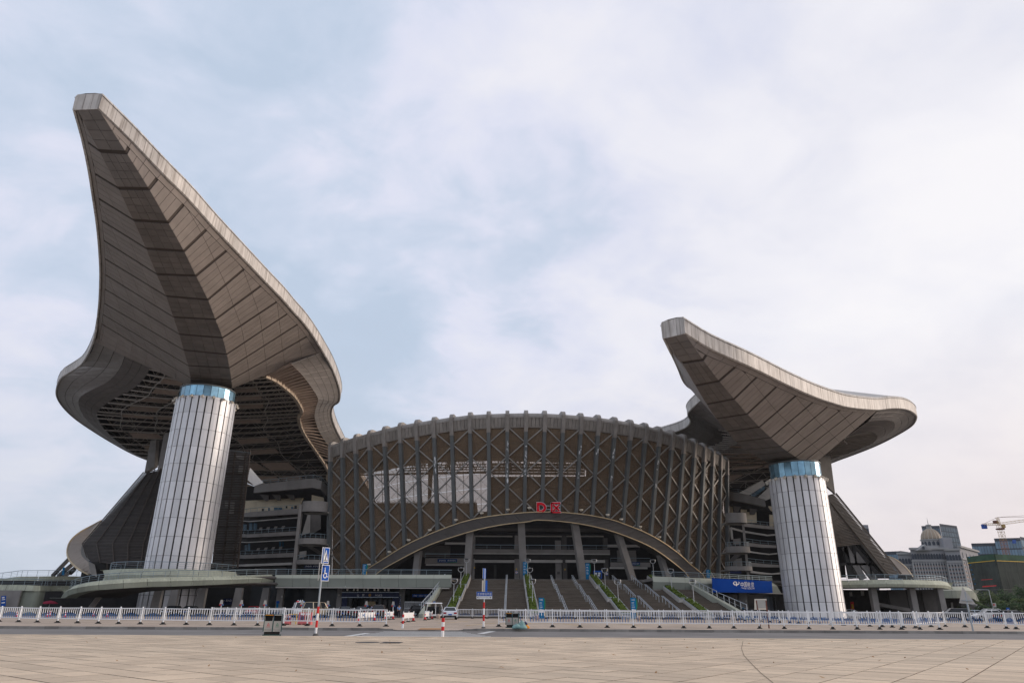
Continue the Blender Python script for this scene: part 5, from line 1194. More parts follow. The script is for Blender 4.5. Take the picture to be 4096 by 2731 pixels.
for P in (((120,345),(195,360),(200,325),(118,305)),((135,510),(205,520),(212,430),(145,420)),((0,860),(95,870),(100,800),(0,790)),((30,925),(90,925),(95,880),(30,880))): face(LT,'painted_lit_patch','conc',cR4,P,150.5,.1)  # lit spots on the inner wall put in as lighter concrete plates
MB().slab([at(*cR4(235,570),160),at(*cR4(305,632),160),at(*cR4(398,600),164),at(*cR4(262,445),164)],(0,1,0),.3).build('white_gusset',M['white'],SLB)

# ---- right side stand
SRB=thing('side_stand','right concrete stand block with stacked balconies between facade and column','stand',(62,165,TZ))
MB().bb(at(2905,2100,182).x,at(3130,2100,182).x,182,182.5,TZ-1,at(3000,1950,182).z).build('back_wall',M['dark'],SRB)
T_=ribbon(SRB,'bowl_edge','conc',cR5,[(170,476),(300,492),(450,530),(610,572)],[(170,578),(300,592),(450,622),(625,655)],[172,170,167,164],1.2)
t_=thing('bowl_railing','thin railing along the top rim of the right stand block','railing',tuple(T_[0])); raillong(t_,T_,.8,bars=1,post=2)
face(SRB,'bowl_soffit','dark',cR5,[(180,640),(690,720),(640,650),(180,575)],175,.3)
for P in (((183,722),(242,722),(242,640),(183,636)),((385,840),(515,840),(510,715),(385,715)),((655,705),(695,708),(692,650),(650,648)),((665,880),(712,880),(705,750),(660,745)),((330,720),(400,720),(400,690),(330,685))): face(SRB,'cream_wall','cream',cR5,P,176)
for x,y in ((250,715),(440,745)): face(SRB,'bracket','conc_dark',cR5,[(x,y),(x+50,y),(x+80,y-60),(x-10,y-70)],174,.6)
face(SRB,'seat_rake','conc_light',cR5,[(305,495),(430,520),(612,400),(585,345)],170,.5); face(SRB,'seat_rake','conc_light',cR5,[(530,545),(622,582),(672,560),(660,425)],168,.5); face(SRB,'seat_window','winblue',cR5,[(440,525),(490,540),(612,445),(605,410)],171,.2)
YS=[166,168,170]
for top,bot,nm in (([(365,842),(560,868),(720,885)],[(370,885),(560,905),(722,918)],'top'),([(385,1066),(560,1090),(742,1103)],[(388,1110),(560,1128),(745,1133)],'middle'),([(415,1298),(600,1318),(778,1328)],[(415,1345),(600,1355),(780,1358)],'lowest')):
    T_=ribbon(SRB,'balcony_front','conc',cR5,top,bot,YS,.5); t_=thing('balcony_railing','thin railing on the %s balcony of the right stand block'%nm,'railing',tuple(T_[0])); raillong(t_,[p+Vector((0,.2,0)) for p in T_],.85,bars=1,post=1.8)
for top,bot in (([(225,895),(370,932),(640,978),(728,970)],[(225,915),(370,955),(640,994),(728,988)]),([(430,1168),(540,1185),(660,1200),(752,1190)],[(430,1185),(540,1200),(660,1212),(752,1204)]),([(440,1396),(560,1412),(690,1428),(792,1416)],[(440,1422),(560,1436),(690,1442),(792,1436)])): ribbon(SRB,'lintel','conc_light',cR5,top,bot,[167,169,171,172],.6)
MB().hexa([at(*cR5(405,1500),160),at(*cR5(436,1500),160),at(*cR5(436,1500),161),at(*cR5(405,1500),161)],[at(*cR5(340,850),160),at(*cR5(368,850),160),at(*cR5(368,850),161),at(*cR5(340,850),161)]).build('stand_pillar',M['conc'],SRB)
face(SRB,'stand_pillar','conc_light',cR5,[(222,1032),(242,1032),(228,890),(204,895)],166,.6)
for y0,y1,x0,x1,nm in ((722,838,150,392,''),(1112,1185,150,432,'upper'),(1342,1395,150,458,'lower')):
    cx,r,zt=drum(SRB,cR5,x0,x1,y0,y1,160)
    if nm: t_=thing('drum_railing','curved railing on the %s drum balcony right of the facade'%nm,'railing',(cx,160,zt)); raillong(t_,[Vector((cx+r*.95*math.cos(PI+PI*k/8),160+r*.72*math.sin(PI+PI*k/8),zt)) for k in range(9)],.9,bars=1,post=1.5)
face(SRB,'stair_wall','conc',cR5,[(240,1090),(330,1090),(325,1020),(240,1030)],170); face(SRB,'stair_wall','conc',cR5,[(240,1340),(350,1340),(340,1250),(240,1265)],170); face(SRB,'stair_flight','conc_dark',cR5,[(185,1290),(230,1300),(330,1215),(270,1200)],168,.6)
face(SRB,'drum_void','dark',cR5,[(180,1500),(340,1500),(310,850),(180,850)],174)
MB().slab([at(2920,2292,158),at(2965,2292,158),at(2965,2283,158),at(2920,2283,158)],(0,1,0),.1).build('gate_sign',M['navy'],SRB)

# ================================================================ LOUVRED SLOPES AND FINS
LS=thing('louvred_slope','dark slatted slope of the stand left of the left column','louvre screen',(-95,165,TZ))
TLp,TRp,BRp,BLp=at(*cR6(800,612),196),at(*cR6(1035,560),170),at(*cR6(870,1420),150),at(*cR6(330,1365),172)
Lm=at(*cR6(283,1215),182)
def left_edge(u): # from bottom to top, with the bulged lower corner
    return (lerp(BLp,Lm,u/.2) if u<.2 else lerp(Lm,TLp,(u-.2)/.8))
NSL=70
for k in range(NSL):
    u=(k+.5)/NSL; p=left_edge(u); q_=lerp(BRp,TRp,u); MB().beam(p,q_,.55,.10,(-.4,-.5,1)).build('slat',M['louver'],LS)
for s in (.0,.22,.45,.66,.85):
    pts=[lerp(left_edge(u),lerp(BRp,TRp,u),s)+Vector((0,-.5,0)) for u in (0.0,.2,.5,.8,1.0)]
    mb=MB()
    for a,b in zip(pts,pts[1:]): mb.beam(a,b,.18,.2)
    mb.build('slope_rail',M['louver_rail'],LS)
MB().grid([[left_edge(u)+Vector((.3,.9,0)),lerp(BRp,TRp,u)+Vector((.3,.9,0))] for u in (0,.1,.2,.6,1)]).build('slope_back',M['louver'],LS)
face(LS,'side_shed','navy',cR6,[(275,1415),(325,1455),(355,1370),(330,1360)],168,.4); face(LS,'side_shed','darkwall',cR6,[(325,1455),(480,1450),(480,1370),(355,1365)],167.5,.4)
CW=thing('curved_rim_wall','tan curved concrete rim wall at the foot of the left louvred slope','wall',(-115,175,TZ))
O_=[(432,1020),(350,1065),(265,1110),(195,1165),(158,1220),(145,1290),(160,1345),(200,1395),(255,1440),(330,1475)]; I_=[(425,1030),(370,1085),(320,1150),(290,1195),(268,1240),(262,1290),(280,1330),(310,1358),(325,1375),(340,1470)]
YY=[205,200,194,188,183,178,174,170,166,162]
O3=dense([at(*cR6(*p),Y) for p,Y in zip(O_,YY)],3); I3=dense([at(*cR6(*p),Y-3) for p,Y in zip(I_,YY)],3)
MB().grid([[a,b] for a,b in zip(O3,I3)]).build('wall_face',mat('tanwall',(.33,.275,.23),.75,0,.08,.5),CW)
mb=MB().pipe([p for p in O3],.22,6); mb.build('rim_tube',M['brass'],CW); MB().grid([[b,b+Vector((1.2,.8,-.6))] for b in I3]).build('wall_lip',M['conc_light'],CW)
MB().grid([[a,a+Vector((1.2,2.0,-.8))] for a in O3]).build('wall_back',M['conc_dark'],CW)
for a,b in (((160,1345),(20,1490)),((190,1390),(70,1490)),((215,1420),(110,1500)),((175,1465),(210,1430))): MB().beam(at(*cR6(*b),172),at(*cR6(*a),180),.6,.8).build('raking_strut',M['conc_dark'],CW)
MB().slab([at(*cR6(98,1480),160),at(*cR6(118,1480),160),at(*cR6(122,1415),160),at(*cR6(108,1415),160)],(0,1,0),.2).build('blue_totem',M['signteal'],CW)
LF=thing('roof_support_fins','pair of grey concrete fins carrying the left roof behind the column','support',(-88,185,0))
for P,Y in (([(800,615),(885,560),(900,335),(852,340)],192),([(905,622),(985,540),(1020,270),(965,290)],180)):
    MB().slab([at(*cR6(*p),Y) for p in P],(.2,1,0),1.4).build('fin',M['conc'],LF)
face(LF,'fin_web','conc_dark',cR6,[(885,560),(925,545),(950,330),(895,340)],194,.5)
RS=thing('louvred_slope','dark slatted slope descending right of the right column','louvre screen',(90,165,TZ))
A_,B_,C_,D_=at(*cR7(905,150),172),at(*cR7(985,130),182),at(*cR7(1460,715),178),at(*cR7(1372,730),166)
for k in range(64):
    u=(k+.5)/64; MB().beam(lerp(D_,A_,u),lerp(C_,B_,u),.34,.09,(-.8,-.3,.55)).build('slat',M['louver'],RS)
for s in (0,1): MB().beam(lerp(D_,C_,s),lerp(A_,B_,s),.35,.4).build('slope_rail',M['louver_rail'],RS)
MB().grid([[lerp(D_,A_,u)+Vector((-.3,.9,0)),lerp(C_,B_,u)+Vector((-.3,.9,0))] for u in (0,1)]).build('slope_back',M['dark'],RS)
E_=at(*cR7(985,735),158); F_=at(*cR7(945,200),165)
for k in range(34):
    u=(k+.5)/34*.62+.38; MB().beam(lerp(E_,F_,u),lerp(D_,A_,u)+Vector((0,.3,0)),.3,.08,(.4,-.5,1)).build('upper_slat',M['louver'],RS)
for a,b,w,m in (((1000,330),(1350,735),1.0,'darkwall'),((1050,520),(1185,755),1.5,'conc'),((1120,570),(1265,755),1.5,'conc'),((960,420),(1000,735),1.6,'darkwall'),((1035,440),(1095,750),1.0,'darkwall'),((1100,420),(1130,650),.5,'darkwall'),((965,250),(985,500),.4,'darkwall'),((1225,600),(1240,735),.4,'darkwall'),((985,645),(1330,645),.5,'darkwall')):
    MB().beam(at(*cR7(*b),170),at(*cR7(*a),170),w,.8,(0,-1,0)).build('raking_beam',M[m],RS)
MB().slab([at(*cR7(930,740),186),at(*cR7(1060,740),186),at(*cR7(1040,480),186),at(*cR7(920,300),186)],(0,1,0),.3).build('dark_infill',M['dark'],RS)
face(RS,'dark_infill','darkwall',cR7,[(1010,640),(1340,640),(1150,380),(960,250)],188,.3); face(RS,'dark_infill','darkwall',cR7,[(1105,748),(1178,748),(1140,640),(1075,640)],188,.3); face(RS,'dark_infill','darkwall',cR7,[(1240,748),(1380,748),(1330,640),(1195,640)],188,.3)
RF=thing('roof_support_fins','dark concrete fin carrying the right roof behind the right column','support',(82,172,0))
MB().slab([at(*cC(1135,1200),176),at(*cC(1222,1275),180),at(*cC(1188,1010),180),at(*cC(1100,1025),176)],(.2,1,0),1.4).build('fin',M['conc_dark'],RF)
MB().slab([at(*cC(1110,1200),174),at(*cC(1140,1200),174),at(*cC(1120,1040),174),at(*cC(1090,1040),174)],(.2,1,0),.8).build('fin',M['darkwall'],RF)
RC=thing('curved_rim_wall','tan curved concrete rim wall at the foot of the right louvred slope','wall',(105,185,TZ))
O_=[(1365,588),(1410,605),(1450,632),(1490,665),(1520,700),(1545,740)]; I_=[(1350,592),(1385,625),(1410,660),(1430,690),(1445,718),(1455,745)]
O3=dense([at(*cR7(*p),Y) for p,Y in zip(O_,[200,197,193,188,183,178])],3); I3=dense([at(*cR7(*p),Y) for p,Y in zip(I_,[198,194,190,185,180,175])],3)
MB().grid([[a,b] for a,b in zip(O3,I3)]).build('wall_face',M['tanwall'],RC); MB().pipe(O3,.2,6).build('rim_tube',M['brass'],RC); MB().grid([[a,a+Vector((-1.0,2.0,-.8))] for a in O3]).build('wall_back',M['conc_dark'],RC)
face(RC,'dark_base','dark',cR7,[(1440,748),(1548,748),(1535,725),(1445,722)],174,.3)

BM=thing('stand_base','dark lower mass of the stands behind the terraces','stand',(-80,180,0))
for x0,x1,Y,yy in ((330,1010,184,2250),(905,1320,176,2285),(2905,3140,186,2290)):
    MB().bb(at(x0,2270,Y).x,at(x1,2270,Y).x,Y,Y+1,0,at((x0+x1)/2,yy,Y).z).build('base_wall',M['darkwall'],BM)

# ================================================================ SIGNS ON THE STADIUM
DS=thing('district_sign','large red character sign with white edging standing on the arch','sign',tuple(conehit((2195,2052),1.2)[2]))
_,_,sp0=conehit((2146,2050),1.3); YS_=sp0.y
def dq(m,x0,x1,y0,y1,nm='sign_stroke',o=0,dep=.25): return MB().slab([at(x0,y1,YS_-o),at(x1,y1,YS_-o),at(x1,y0,YS_-o),at(x0,y0,YS_-o)],(0,1,0),dep).build(nm,M[m],DS)
for x0,x1,y0,y1 in ((2147,2157,2008,2050),(2203,2210,2008,2051),(2203,2241,2008,2014),(2203,2243,2045,2051)):
    dq('white',x0-1.2,x1+1.2,y0-1.2,y1+1.2,'white_edge',-.02,.2); dq('redsign',x0,x1,y0,y1,o=.25)
def arcband(r0x,r1x,r0y,r1y,m,o,nm):
    P=[]; cx,cy=2160,2029
    rows=[]
    for k in range(13):
        th=-PI/2+PI*k/12; rows.append([at(cx+r1x*math.cos(th),cy+r1y*math.sin(th),YS_-o),at(cx+r0x*math.cos(th),cy+r0y*math.sin(th),YS_-o)])
    MB().grid(rows).build(nm,M[m],DS)
    mb=MB()
    for s in (-1,1): mb.slab([at(2150,cy+s*r0y,YS_-o),at(2160,cy+s*r0y,YS_-o),at(2160,cy+s*r1y,YS_-o),at(2150,cy+s*r1y,YS_-o)],(0,1,0),.02)
    mb.build(nm,M[m],DS)
arcband(13.5,26.5,9.5,22.2,'white',.1,'white_edge'); arcband(15,25.2,11,21,'redsign',.3,'sign_stroke')
for a,b in (((2214,2019),(2237,2041)),((2236,2019),(2214,2041))):
    MB().beam(at(*a,YS_-.05),at(*b,YS_-.05),.55,.2,(0,-1,0)).build('white_edge',M['white'],DS); MB().beam(at(*a,YS_-.28),at(*b,YS_-.28),.36,.2,(0,-1,0)).build('sign_stroke',M['redsign'],DS)
for x in (2164,2172,2216,2228,2240): MB().beam(at(x,2052,YS_+.5),at(x,2010,YS_+.5),.08,.08,(0,1,0)).build('scaffold_bar',M['railw'],DS)
for y in (2022,2036): MB().beam(at(2155,y,YS_+.5),at(2242,y,YS_+.5),.08,.08,(0,1,0)).build('scaffold_bar',M['railw'],DS)
def hang(name,label,P,Y,items):
    x0,x1,y0,y1=P; t=thing(name,label,'sign',tuple(at(x0,y1,Y))); MB().slab([at(x0,y1,Y),at(x1,y1,Y),at(x1,y0,Y),at(x0,y0,Y)],(0,1,0),.15).build('board',M['signblue'] if False else M['navyblue'],t)
    MB().slab([at(x0+(x1-x0)*.45,y1+1,Y-.03),at(x1,y1+.2,Y-.03),at(x1,y1-2.6,Y-.03),at(x0+(x1-x0)*.6,y1-1,Y-.03)],(0,1,0),.1).build('green_swoosh',M['green'],t)
    for s,a,b in items: txt2(t,s,x0+(x1-x0)*a,x0+(x1-x0)*b,y0+(y1-y0)*.28,y0+(y1-y0)*.68,Y-.12)
mat('navyblue',(.008,.045,.16),.4)
hang('gate_sign','dark blue gate sign on the left balcony under the arch',(1750,1828,2234,2248),159.8,(('2F D4 D6',.08,.42),('4F D14 D16',.52,.93)))
hang('gate_sign','dark blue gate sign partly behind a slanted column at right under the arch',(2526,2560,2247,2260),159.8,(('4F D16 D17',.1,.9),))
def totem(px,py0,py1,wpx,Y,label,z0=None):
    p=at(px,py1,Y); w=wpx/2; t=thing('direction_totem',label,'totem',tuple(p)); H_=at(px,py0,Y).z-p.z; W_=(at(px+w,py1,Y).x-at(px-w,py1,Y).x)
    MB().hexa([(p.x-W_/2,Y,p.z),(p.x+W_/2,Y,p.z),(p.x+W_/2,Y+.35,p.z),(p.x-W_/2,Y+.35,p.z)],[(p.x-W_/2*1.05,Y,p.z+H_),(p.x+W_/2*1.05,Y,p.z+H_),(p.x+W_/2,Y+.35,p.z+H_),(p.x-W_/2,Y+.35,p.z+H_)]).build('body',M['signteal'],t)
    MB().prism([(p.x+W_/2+.01,Y+.1,p.z+H_*.3),(p.x+W_/2+.22,Y+.1,p.z+H_*.6),(p.x+W_/2+.2,Y+.1,p.z+H_*.9),(p.x+W_/2+.01,Y+.1,p.z+H_)],(0,.2,0)).build('green_side',M['green'],t)
    MB().prism([(p.x+W_/2+.01,Y+.1,p.z),(p.x+W_/2+.16,Y+.1,p.z),(p.x+W_/2+.16,Y+.1,p.z+H_*.28),(p.x+W_/2+.01,Y+.1,p.z+H_*.3)],(0,.2,0)).build('yellow_side',M['yellow'],t)
    lettering('D区',(p.x-W_*.3,Y,p.z+H_*.86),(1,0,0),(0,0,1),W_*.62,H_*.075,M['white'],t)
    for k in range(5): z=p.z+H_*(.74-.1*k); MB().bb(p.x-W_*.36,p.x+W_*(.1+.06*(k%3)),Y-.02,Y-.005,z,z+H_*.022).build('direction_line',M['white'] if k%2==0 else M['railw'],t)
    return t,p,W_,H_
totem(1456,2255,2296,15,146,'blue direction totem on the left terrace near the arch foot'); totem(2100,2246,2312,16,147.5,'blue direction totem beside the second slanted column at the stair top'); totem(2352,2251,2316,16,147.5,'blue direction totem beside the fourth slanted column at the stair top'); totem(2835,2277,2311,13,152,'blue direction totem on the right terrace above the telecom board')
for x,lab in ((2166,'tall blue direction totem behind the fence left of the stair middle'),(2537,'tall blue direction totem behind the fence toward the right of the stair')):
    t,p,W_,H_=totem(x,2389,2472,20,100,lab); MB().bb(p.x-W_*.45,p.x+W_*.45,99.97,99.99,p.z+H_*.28,p.z+H_*.43).build('map_panel',M['white'],t)
# no-smoking plates, small yellow plates and a map stand at the stair top
CP=thing('map_stand','blue map board standing at the stair top right of the middle','notice board',tuple(at(2390,2316,150)))
MB().slab([at(2374,2312,150),at(2408,2312,150),at(2408,2281,150),at(2374,2281,150)],(0,1,0),.12).build('frame',M['signblue'],CP); MB().slab([at(2377,2309,149.9),at(2405,2309,149.9),at(2405,2287,149.9),at(2377,2287,149.9)],(0,1,0),.05).build('map_sheet',M['glassdark'],CP)
for x,y in ((2384,2293),(2395,2300),(2397,2292)): MB().lathe(at(x,y,149.8),[(.18,-.18),(.25,0),(.18,.18)],8,1,.1).build('map_mark',M['railw'],CP)
for x,y in ((2066,2288),(2427,2294)):
    MB().slab([at(x-5,y+6,160),at(x+5,y+6,160),at(x+5,y-5,160),at(x-5,y-5,160)],(0,1,0),.05).build('no_smoking_plate',M['signblue'],CON); MB().lathe(at(x,y,159.9),[(.12,-.2),(.25,-.12),(.25,.12),(.12,.2)],10,1,.1).build('plate_disc',M['white'],CON); MB().beam(at(x-2.5,y-2.5,159.8),at(x+2.5,y+2.5,159.8),.08,.03,(0,-1,0)).build('plate_bar',M['red'],CON)
for x,y in ((1898,2269),(2066,2275),(2260,2276),(2428,2280)): MB().slab([at(x-2,y+3,160),at(x+2,y+3,160),at(x+2,y-3,160),at(x-2,y-3,160)],(0,1,0),.05).build('yellow_plate',M['yellow'],CON)
MB().slab([at(2229,2295,160),at(2240,2295,160),at(2240,2285,160),at(2229,2285,160)],(0,1,0),.05).build('wall_notice',M['conc_dark'],CON)

# ================================================================ FENCES
def fence_proto(near):
    t=thing('fence_section','','fence',(0,0,0))
    mb=MB(); mb.bb(-.042,.042,-.042,.042,.03,1.15); mb.add([(-.05,-.05,1.15),(.05,-.05,1.15),(.05,.05,1.15),(-.05,.05,1.15),(0,0,1.19)],[(0,1,4),(1,2,4),(2,3,4),(3,0,4)]); po=mb.build('post',M['fencewhite'],t)
    mb=MB(); mb.lathe((0,0,0),[(.24,0),(.24,.03),(.13,.08),(.11,.16),(.0,.16)],8); mb.build('foot',M['rubber'],po)
    for z in (.32,1.06): MB().bb(.03,2.17,-.02,.02,z-.032,z+.032).build('rail',M['fencewhite'],t)
    hs=[.0,.50,.58,.64,.68,.64,.58,.50,.0]
    if near:
        for k in range(9):
            x=.18+k*.23; b=MB().bb(x-.023,x+.023,-.014,.014,.345,1.035).build('bar',M['fencewhite'],t)
            if hs[k]: MB().bb(x-.025,x+.025,-.016,.016,.346,.346+hs[k]*.62).build('blue_sleeve',M['blue'],b)
    else:
        mb=MB(); m2=MB()
        for k in range(9):
            x=.18+k*.23; mb.bb(x-.023,x+.023,-.014,.014,.345,1.035)
            if hs[k]: m2.bb(x-.025,x+.025,-.016,.016,.346,.346+hs[k]*.42)
        b=mb.build('bars',M['fencewhite'],t); b['kind']='stuff'; s=m2.build('blue_sleeves',M['blue'],b); s['kind']='stuff'
    return proto(t)
def endpost(t):  # closing post at the free end of a run
    pass
FN_=fence_proto(True); FFp=fence_proto(False); used={FN_:False,FFp:False}
def run(posts,pr,desc,group):
    P=[atz(x,y,ZF) for x,y in posts]; n=len(P)-1
    for k,(a,b) in enumerate(zip(P,P[1:])):
        d=b-a; rz=math.atan2(d.y,d.x); lab='white guard rail section, %s'%(desc%ORD[k])
        if not used[pr]: o=pr; o.location=a; o.rotation_euler=(0,0,rz); o['label']=lab; o['group']=group; used[pr]=True
        else: o=dup(pr,a,rz,lab,group)
        o.scale=(d.length/2.2,1,1.10); o.rotation_euler=(random.uniform(-.045,.045),random.uniform(-.012,.012),rz+random.uniform(-.02,.02))
    p=P[-1]; e=thing('fence_end_post','white end post closing the %s'%(desc.split(' of ')[-1]),'post',tuple(p)); MB().bb(p.x-.045,p.x+.045,p.y-.045,p.y+.045,p.z+.03,p.z+1.2).build('post',M['fencewhite'],e); MB().lathe(p,[(.24,0),(.24,.03),(.13,.08),(.11,.16),(.0,.16)],8).build('foot',M['rubber'],e)
nl=[(-84,2483),(-5,2485),(73,2486.5),(148,2488),(229,2489.5),(309,2491),(392,2492.5),(473,2494),(560,2495),(651,2496),(744,2497.5),(837,2498.5),(935,2499.5),(1029,2500.5),(1133,2501),(1228,2502),(1328,2503),(1438,2503.5),(1544,2504)]
run(nl,FN_,'%s from the left of the left roadside fence','roadside fence sections')
nr_=[(1995,2505),(2103,2505.5),(2210,2507),(2320,2508),(2429,2509),(2534,2509.5),(2639,2510),(2735,2511),(2838,2511.5),(2936,2512),(3039,2512.5),(3138,2513.5),(3237,2514.5),(3332,2515.5),(3430,2516),(3520,2516),(3607,2516.5),(3681,2516.5),(3760,2517)]
run(nr_,FN_,'%s from the left of the right roadside fence','roadside fence sections')
run([(3664,2511),(3725,2506),(3783,2505),(3861,2507),(3950,2510),(4027,2513),(4066,2515),(4150,2518)],FN_,'%s from the left of the short fence at the right edge','roadside fence sections')
run([(x,2472+(x-1830)*.0045) for x in range(1830,2900,59)],FFp,'%s from the left of the far fence before the staircase','far fence sections')
run([(2890,2477),(2950,2480),(2981,2482),(3013,2483.5),(3045,2485),(3082,2487),(3120,2489),(3160,2490.5),(3195,2492),(3237,2494),(3280,2496),(3325,2498),(3375,2500),(3425,2502),(3480,2504),(3530,2506),(3570,2508),(3615,2510)],FFp,'%s from the left of the oblique fence by the right column','far fence sections')
run([(850,2466),(905,2466),(960,2466.5),(1015,2467),(1072,2467),(1128,2467.5),(1185,2468),(1245,2468),(1300,2468.5),(1355,2469),(1415,2469.5),(1470,2470),(1530,2470)],FFp,'%s from the left of the far fence behind the police cars','far fence sections')

# ================================================================ BOLLARDS, POSTS, SIGNS
def banded(mb_list,x,y,z0,r,bands,root):
    z=z0
    for i,(h,m) in enumerate(bands):
        MB().tube((x,y,z),(x,y,z+h-.002),r,12).build('band',M[m],root); z+=h
    return z
for px,py,r,H_,lab in ((1770,2545,.085,.95,'red and white banded bollard standing at the near road edge'),(1610,2511,.075,.9,'red and white banded bollard at the end of the left roadside fence')):
    p=atz(px,py,0 if py>2530 else .13); t=thing('bollard',lab,'bollard',tuple(p),'banded bollards'); h=H_/5
    banded(None,p.x,p.y,p.z,r,[(h*1.6,'white'),(h*1.1,'red'),(h*1.2,'white'),(h*1.1,'red')],t)
p=atz(1262,2541,0); SP=thing('sign_post','sign post with crosswalk and wheelchair signs at the near road edge','sign post',tuple(p))
zz_=banded(None,p.x,p.y,.06,.065,[(.36,'white'),(.36,'red'),(.36,'white'),(.36,'red')],SP)
Htop=at(1298,2188,p.y).z; MB().tube((p.x,p.y,zz_),(p.x,p.y,Htop),.05,10).build('pole',M['steel'],SP); MB().lathe((p.x,p.y,0),[(.16,0),(.16,.04),(.10,.12)],10).build('base',M['conc_dark'],SP)
def signplate(root,x0,x1,y0,y1,Y,yaw,name,fr=.03):
    a,b=at(x0,y1,Y),at(x1,y1,Y); h=at(x0,y0,Y).z-a.z; w=(b.x-a.x); u=Vector((math.cos(yaw),math.sin(yaw),0)); w2=w/max(u.x,.2)
    c=a; q=[c,c+u*w2,c+u*w2+Vector((0,0,h)),c+Vector((0,0,h))]; n=Vector((math.sin(yaw),-math.cos(yaw),0))
    o=MB().slab(q,-n,.03).build(name,M['white'],root)
    i=[c+u*fr+Vector((0,0,fr)),c+u*(w2-fr)+Vector((0,0,fr)),c+u*(w2-fr)+Vector((0,0,h-fr)),c+u*fr+Vector((0,0,h-fr))]; MB().slab([v+n*.008 for v in i],-n,.006).build('face',M['signblue'],o)
    return c,u,w2,h,n,o
c,u,w,h,n,o=signplate(SP,1285,1307,2187,2252,p.y-.1,.9,'crosswalk_sign')
def lp(a,b,o_=.02): return c+u*(w*a)+Vector((0,0,h*b))+n*o_
MB().prism([lp(.14,.12),lp(.86,.12),lp(.5,.86)],n*.004).build('white_triangle',M['white'],o)
MB().prism([lp(.44,.2,.03),lp(.52,.2,.03),lp(.60,.5,.03),lp(.55,.6,.03),lp(.47,.58,.03)],n*.004).build('walking_figure',M['rubber'],o); MB().prism([lp(.5+.05*math.cos(k),.66+.03*math.sin(k),.03) for k in range(0,6)],n*.004).build('figure_head',M['rubber'],o)
for k in range(3): MB().prism([lp(.26+k*.18,.15,.03),lp(.34+k*.18,.15,.03),lp(.38+k*.18,.24,.03),lp(.30+k*.18,.24,.03)],n*.004).build('crossing_bar',M['rubber'],o)
c,u,w,h,n,o=signplate(SP,1283,1307,2257,2322,p.y-.1,.85,'wheelchair_sign')
MB().prism([lp(.38+.06*math.cos(k*.9),.80+.035*math.sin(k*.9)) for k in range(7)],n*.004).build('figure_head',M['white'],o)
MB().prism([lp(.34,.45),lp(.44,.45),lp(.44,.74),lp(.34,.74)],n*.004).build('figure_body',M['white'],o); MB().prism([lp(.44,.44),lp(.68,.44),lp(.68,.5),lp(.44,.5)],n*.004).build('figure_leg',M['white'],o); MB().prism([lp(.62,.26),lp(.80,.24),lp(.82,.29),lp(.68,.31),lp(.68,.46),lp(.62,.46)],n*.004).build('figure_foot',M['white'],o)
rg=MB(); rg.grid([[lp(.46+.24*math.cos(t_),.33+.16*math.sin(t_)),lp(.46+.16*math.cos(t_),.33+.105*math.sin(t_))] for t_ in [2.2+k*.42 for k in range(11)]]); rg.build('wheel_ring',M['white'],o)
a=at(1270,2321,p.y+.1); MB().slab([a,a+Vector((.17,-.55,0)),a+Vector((.17,-.55,.98)),a+Vector((0,0,.98))],(1,.3,0),.03).build('turned_sign',M['conc_light'],SP)
for z in (.35,.7): MB().beam((p.x-.12,p.y,Htop-1.75+z),(p.x+.14,p.y-.05,Htop-1.75+z),.06,.05).build('clamp',M['rubber'],SP)
p=atz(1934,2511,.13); S2=thing('sign_post','sign post with the blue street name board beside the staircase axis','sign post',tuple(p))
zz_=banded(None,p.x,p.y,p.z+.05,.07,[(.42,'white'),(.42,'red'),(.42,'white'),(.42,'red')],S2); Y2=p.y
zt=at(1938,2272,Y2).z; MB().tube((p.x,p.y,zz_),(p.x,p.y,zt),.055,10).build('pole',M['steel'],S2); MB().lathe(p,[(.16,0),(.16,.04),(.10,.1)],10).build('base',M['conc_dark'],S2)
def bd(root,nm,m,x0,x1,y0,y1,Y,dep=.04): return MB().slab([at(x0,y1,Y),at(x1,y1,Y),at(x1,y0,Y),at(x0,y0,Y)],(0,1,0),dep).build(nm,M[m],root)
o=bd(S2,'name_board','white',1906,1968.5,2365,2394,Y2-.12); bd(S2,'board_face','signblue',1906.5,1968,2365.4,2382.5,Y2-.135,.01)
def txt3(root,s,x0,x1,y0,y1,Y,m): 
    a,b,c_=at(x0,y1,Y),at(x1,y1,Y),at(x0,y0,Y); lettering(s,a,(b-a).normalized(),Vector((0,0,1)),(b-a).length,c_.z-a.z,M[m],root,.01)
txt3(S2,'主体育场环道',1909,1966,2369,2380,Y2-.14,'white'); txt3(S2,'北 ZHUTIYUCHANG HUANDAO 南',1914.5,1960,2386,2390.5,Y2-.125,'rubber')
for s in (-1,1): 
    x=1937+s*28; MB().prism([at(x+s*.8,2388,Y2-.13),at(x-s*4,2391.5,Y2-.13),at(x-s*4,2384.5,Y2-.13)],(0,-.004,0)).build('arrow',M['rubber'],S2)
a=at(1936,2313,Y2); zh=at(1936,2272,Y2).z-a.z; MB().slab([a+Vector((-.06,-.3,0)),a+Vector((.09,.35,0)),a+Vector((.09,.35,zh)),a+Vector((-.06,-.3,zh))],(1,0,0),.03).build('edge_on_sign',M['signblue'],S2); MB().slab([a+Vector((-.09,-.3,0)),a+Vector((.05,.35,0)),a+Vector((.05,.35,zh)),a+Vector((-.09,-.3,zh))],(1,0,0),.025).build('sign_edge',M['white'],S2)
a=at(1930,2365,Y2); zh=at(1930,2320,Y2).z-a.z; MB().slab([a+Vector((-.04,-.3,0)),a+Vector((.06,.3,0)),a+Vector((.06,.3,zh)),a+Vector((-.04,-.3,zh))],(1,0,0),.03).build('turned_sign',M['conc_light'],S2)
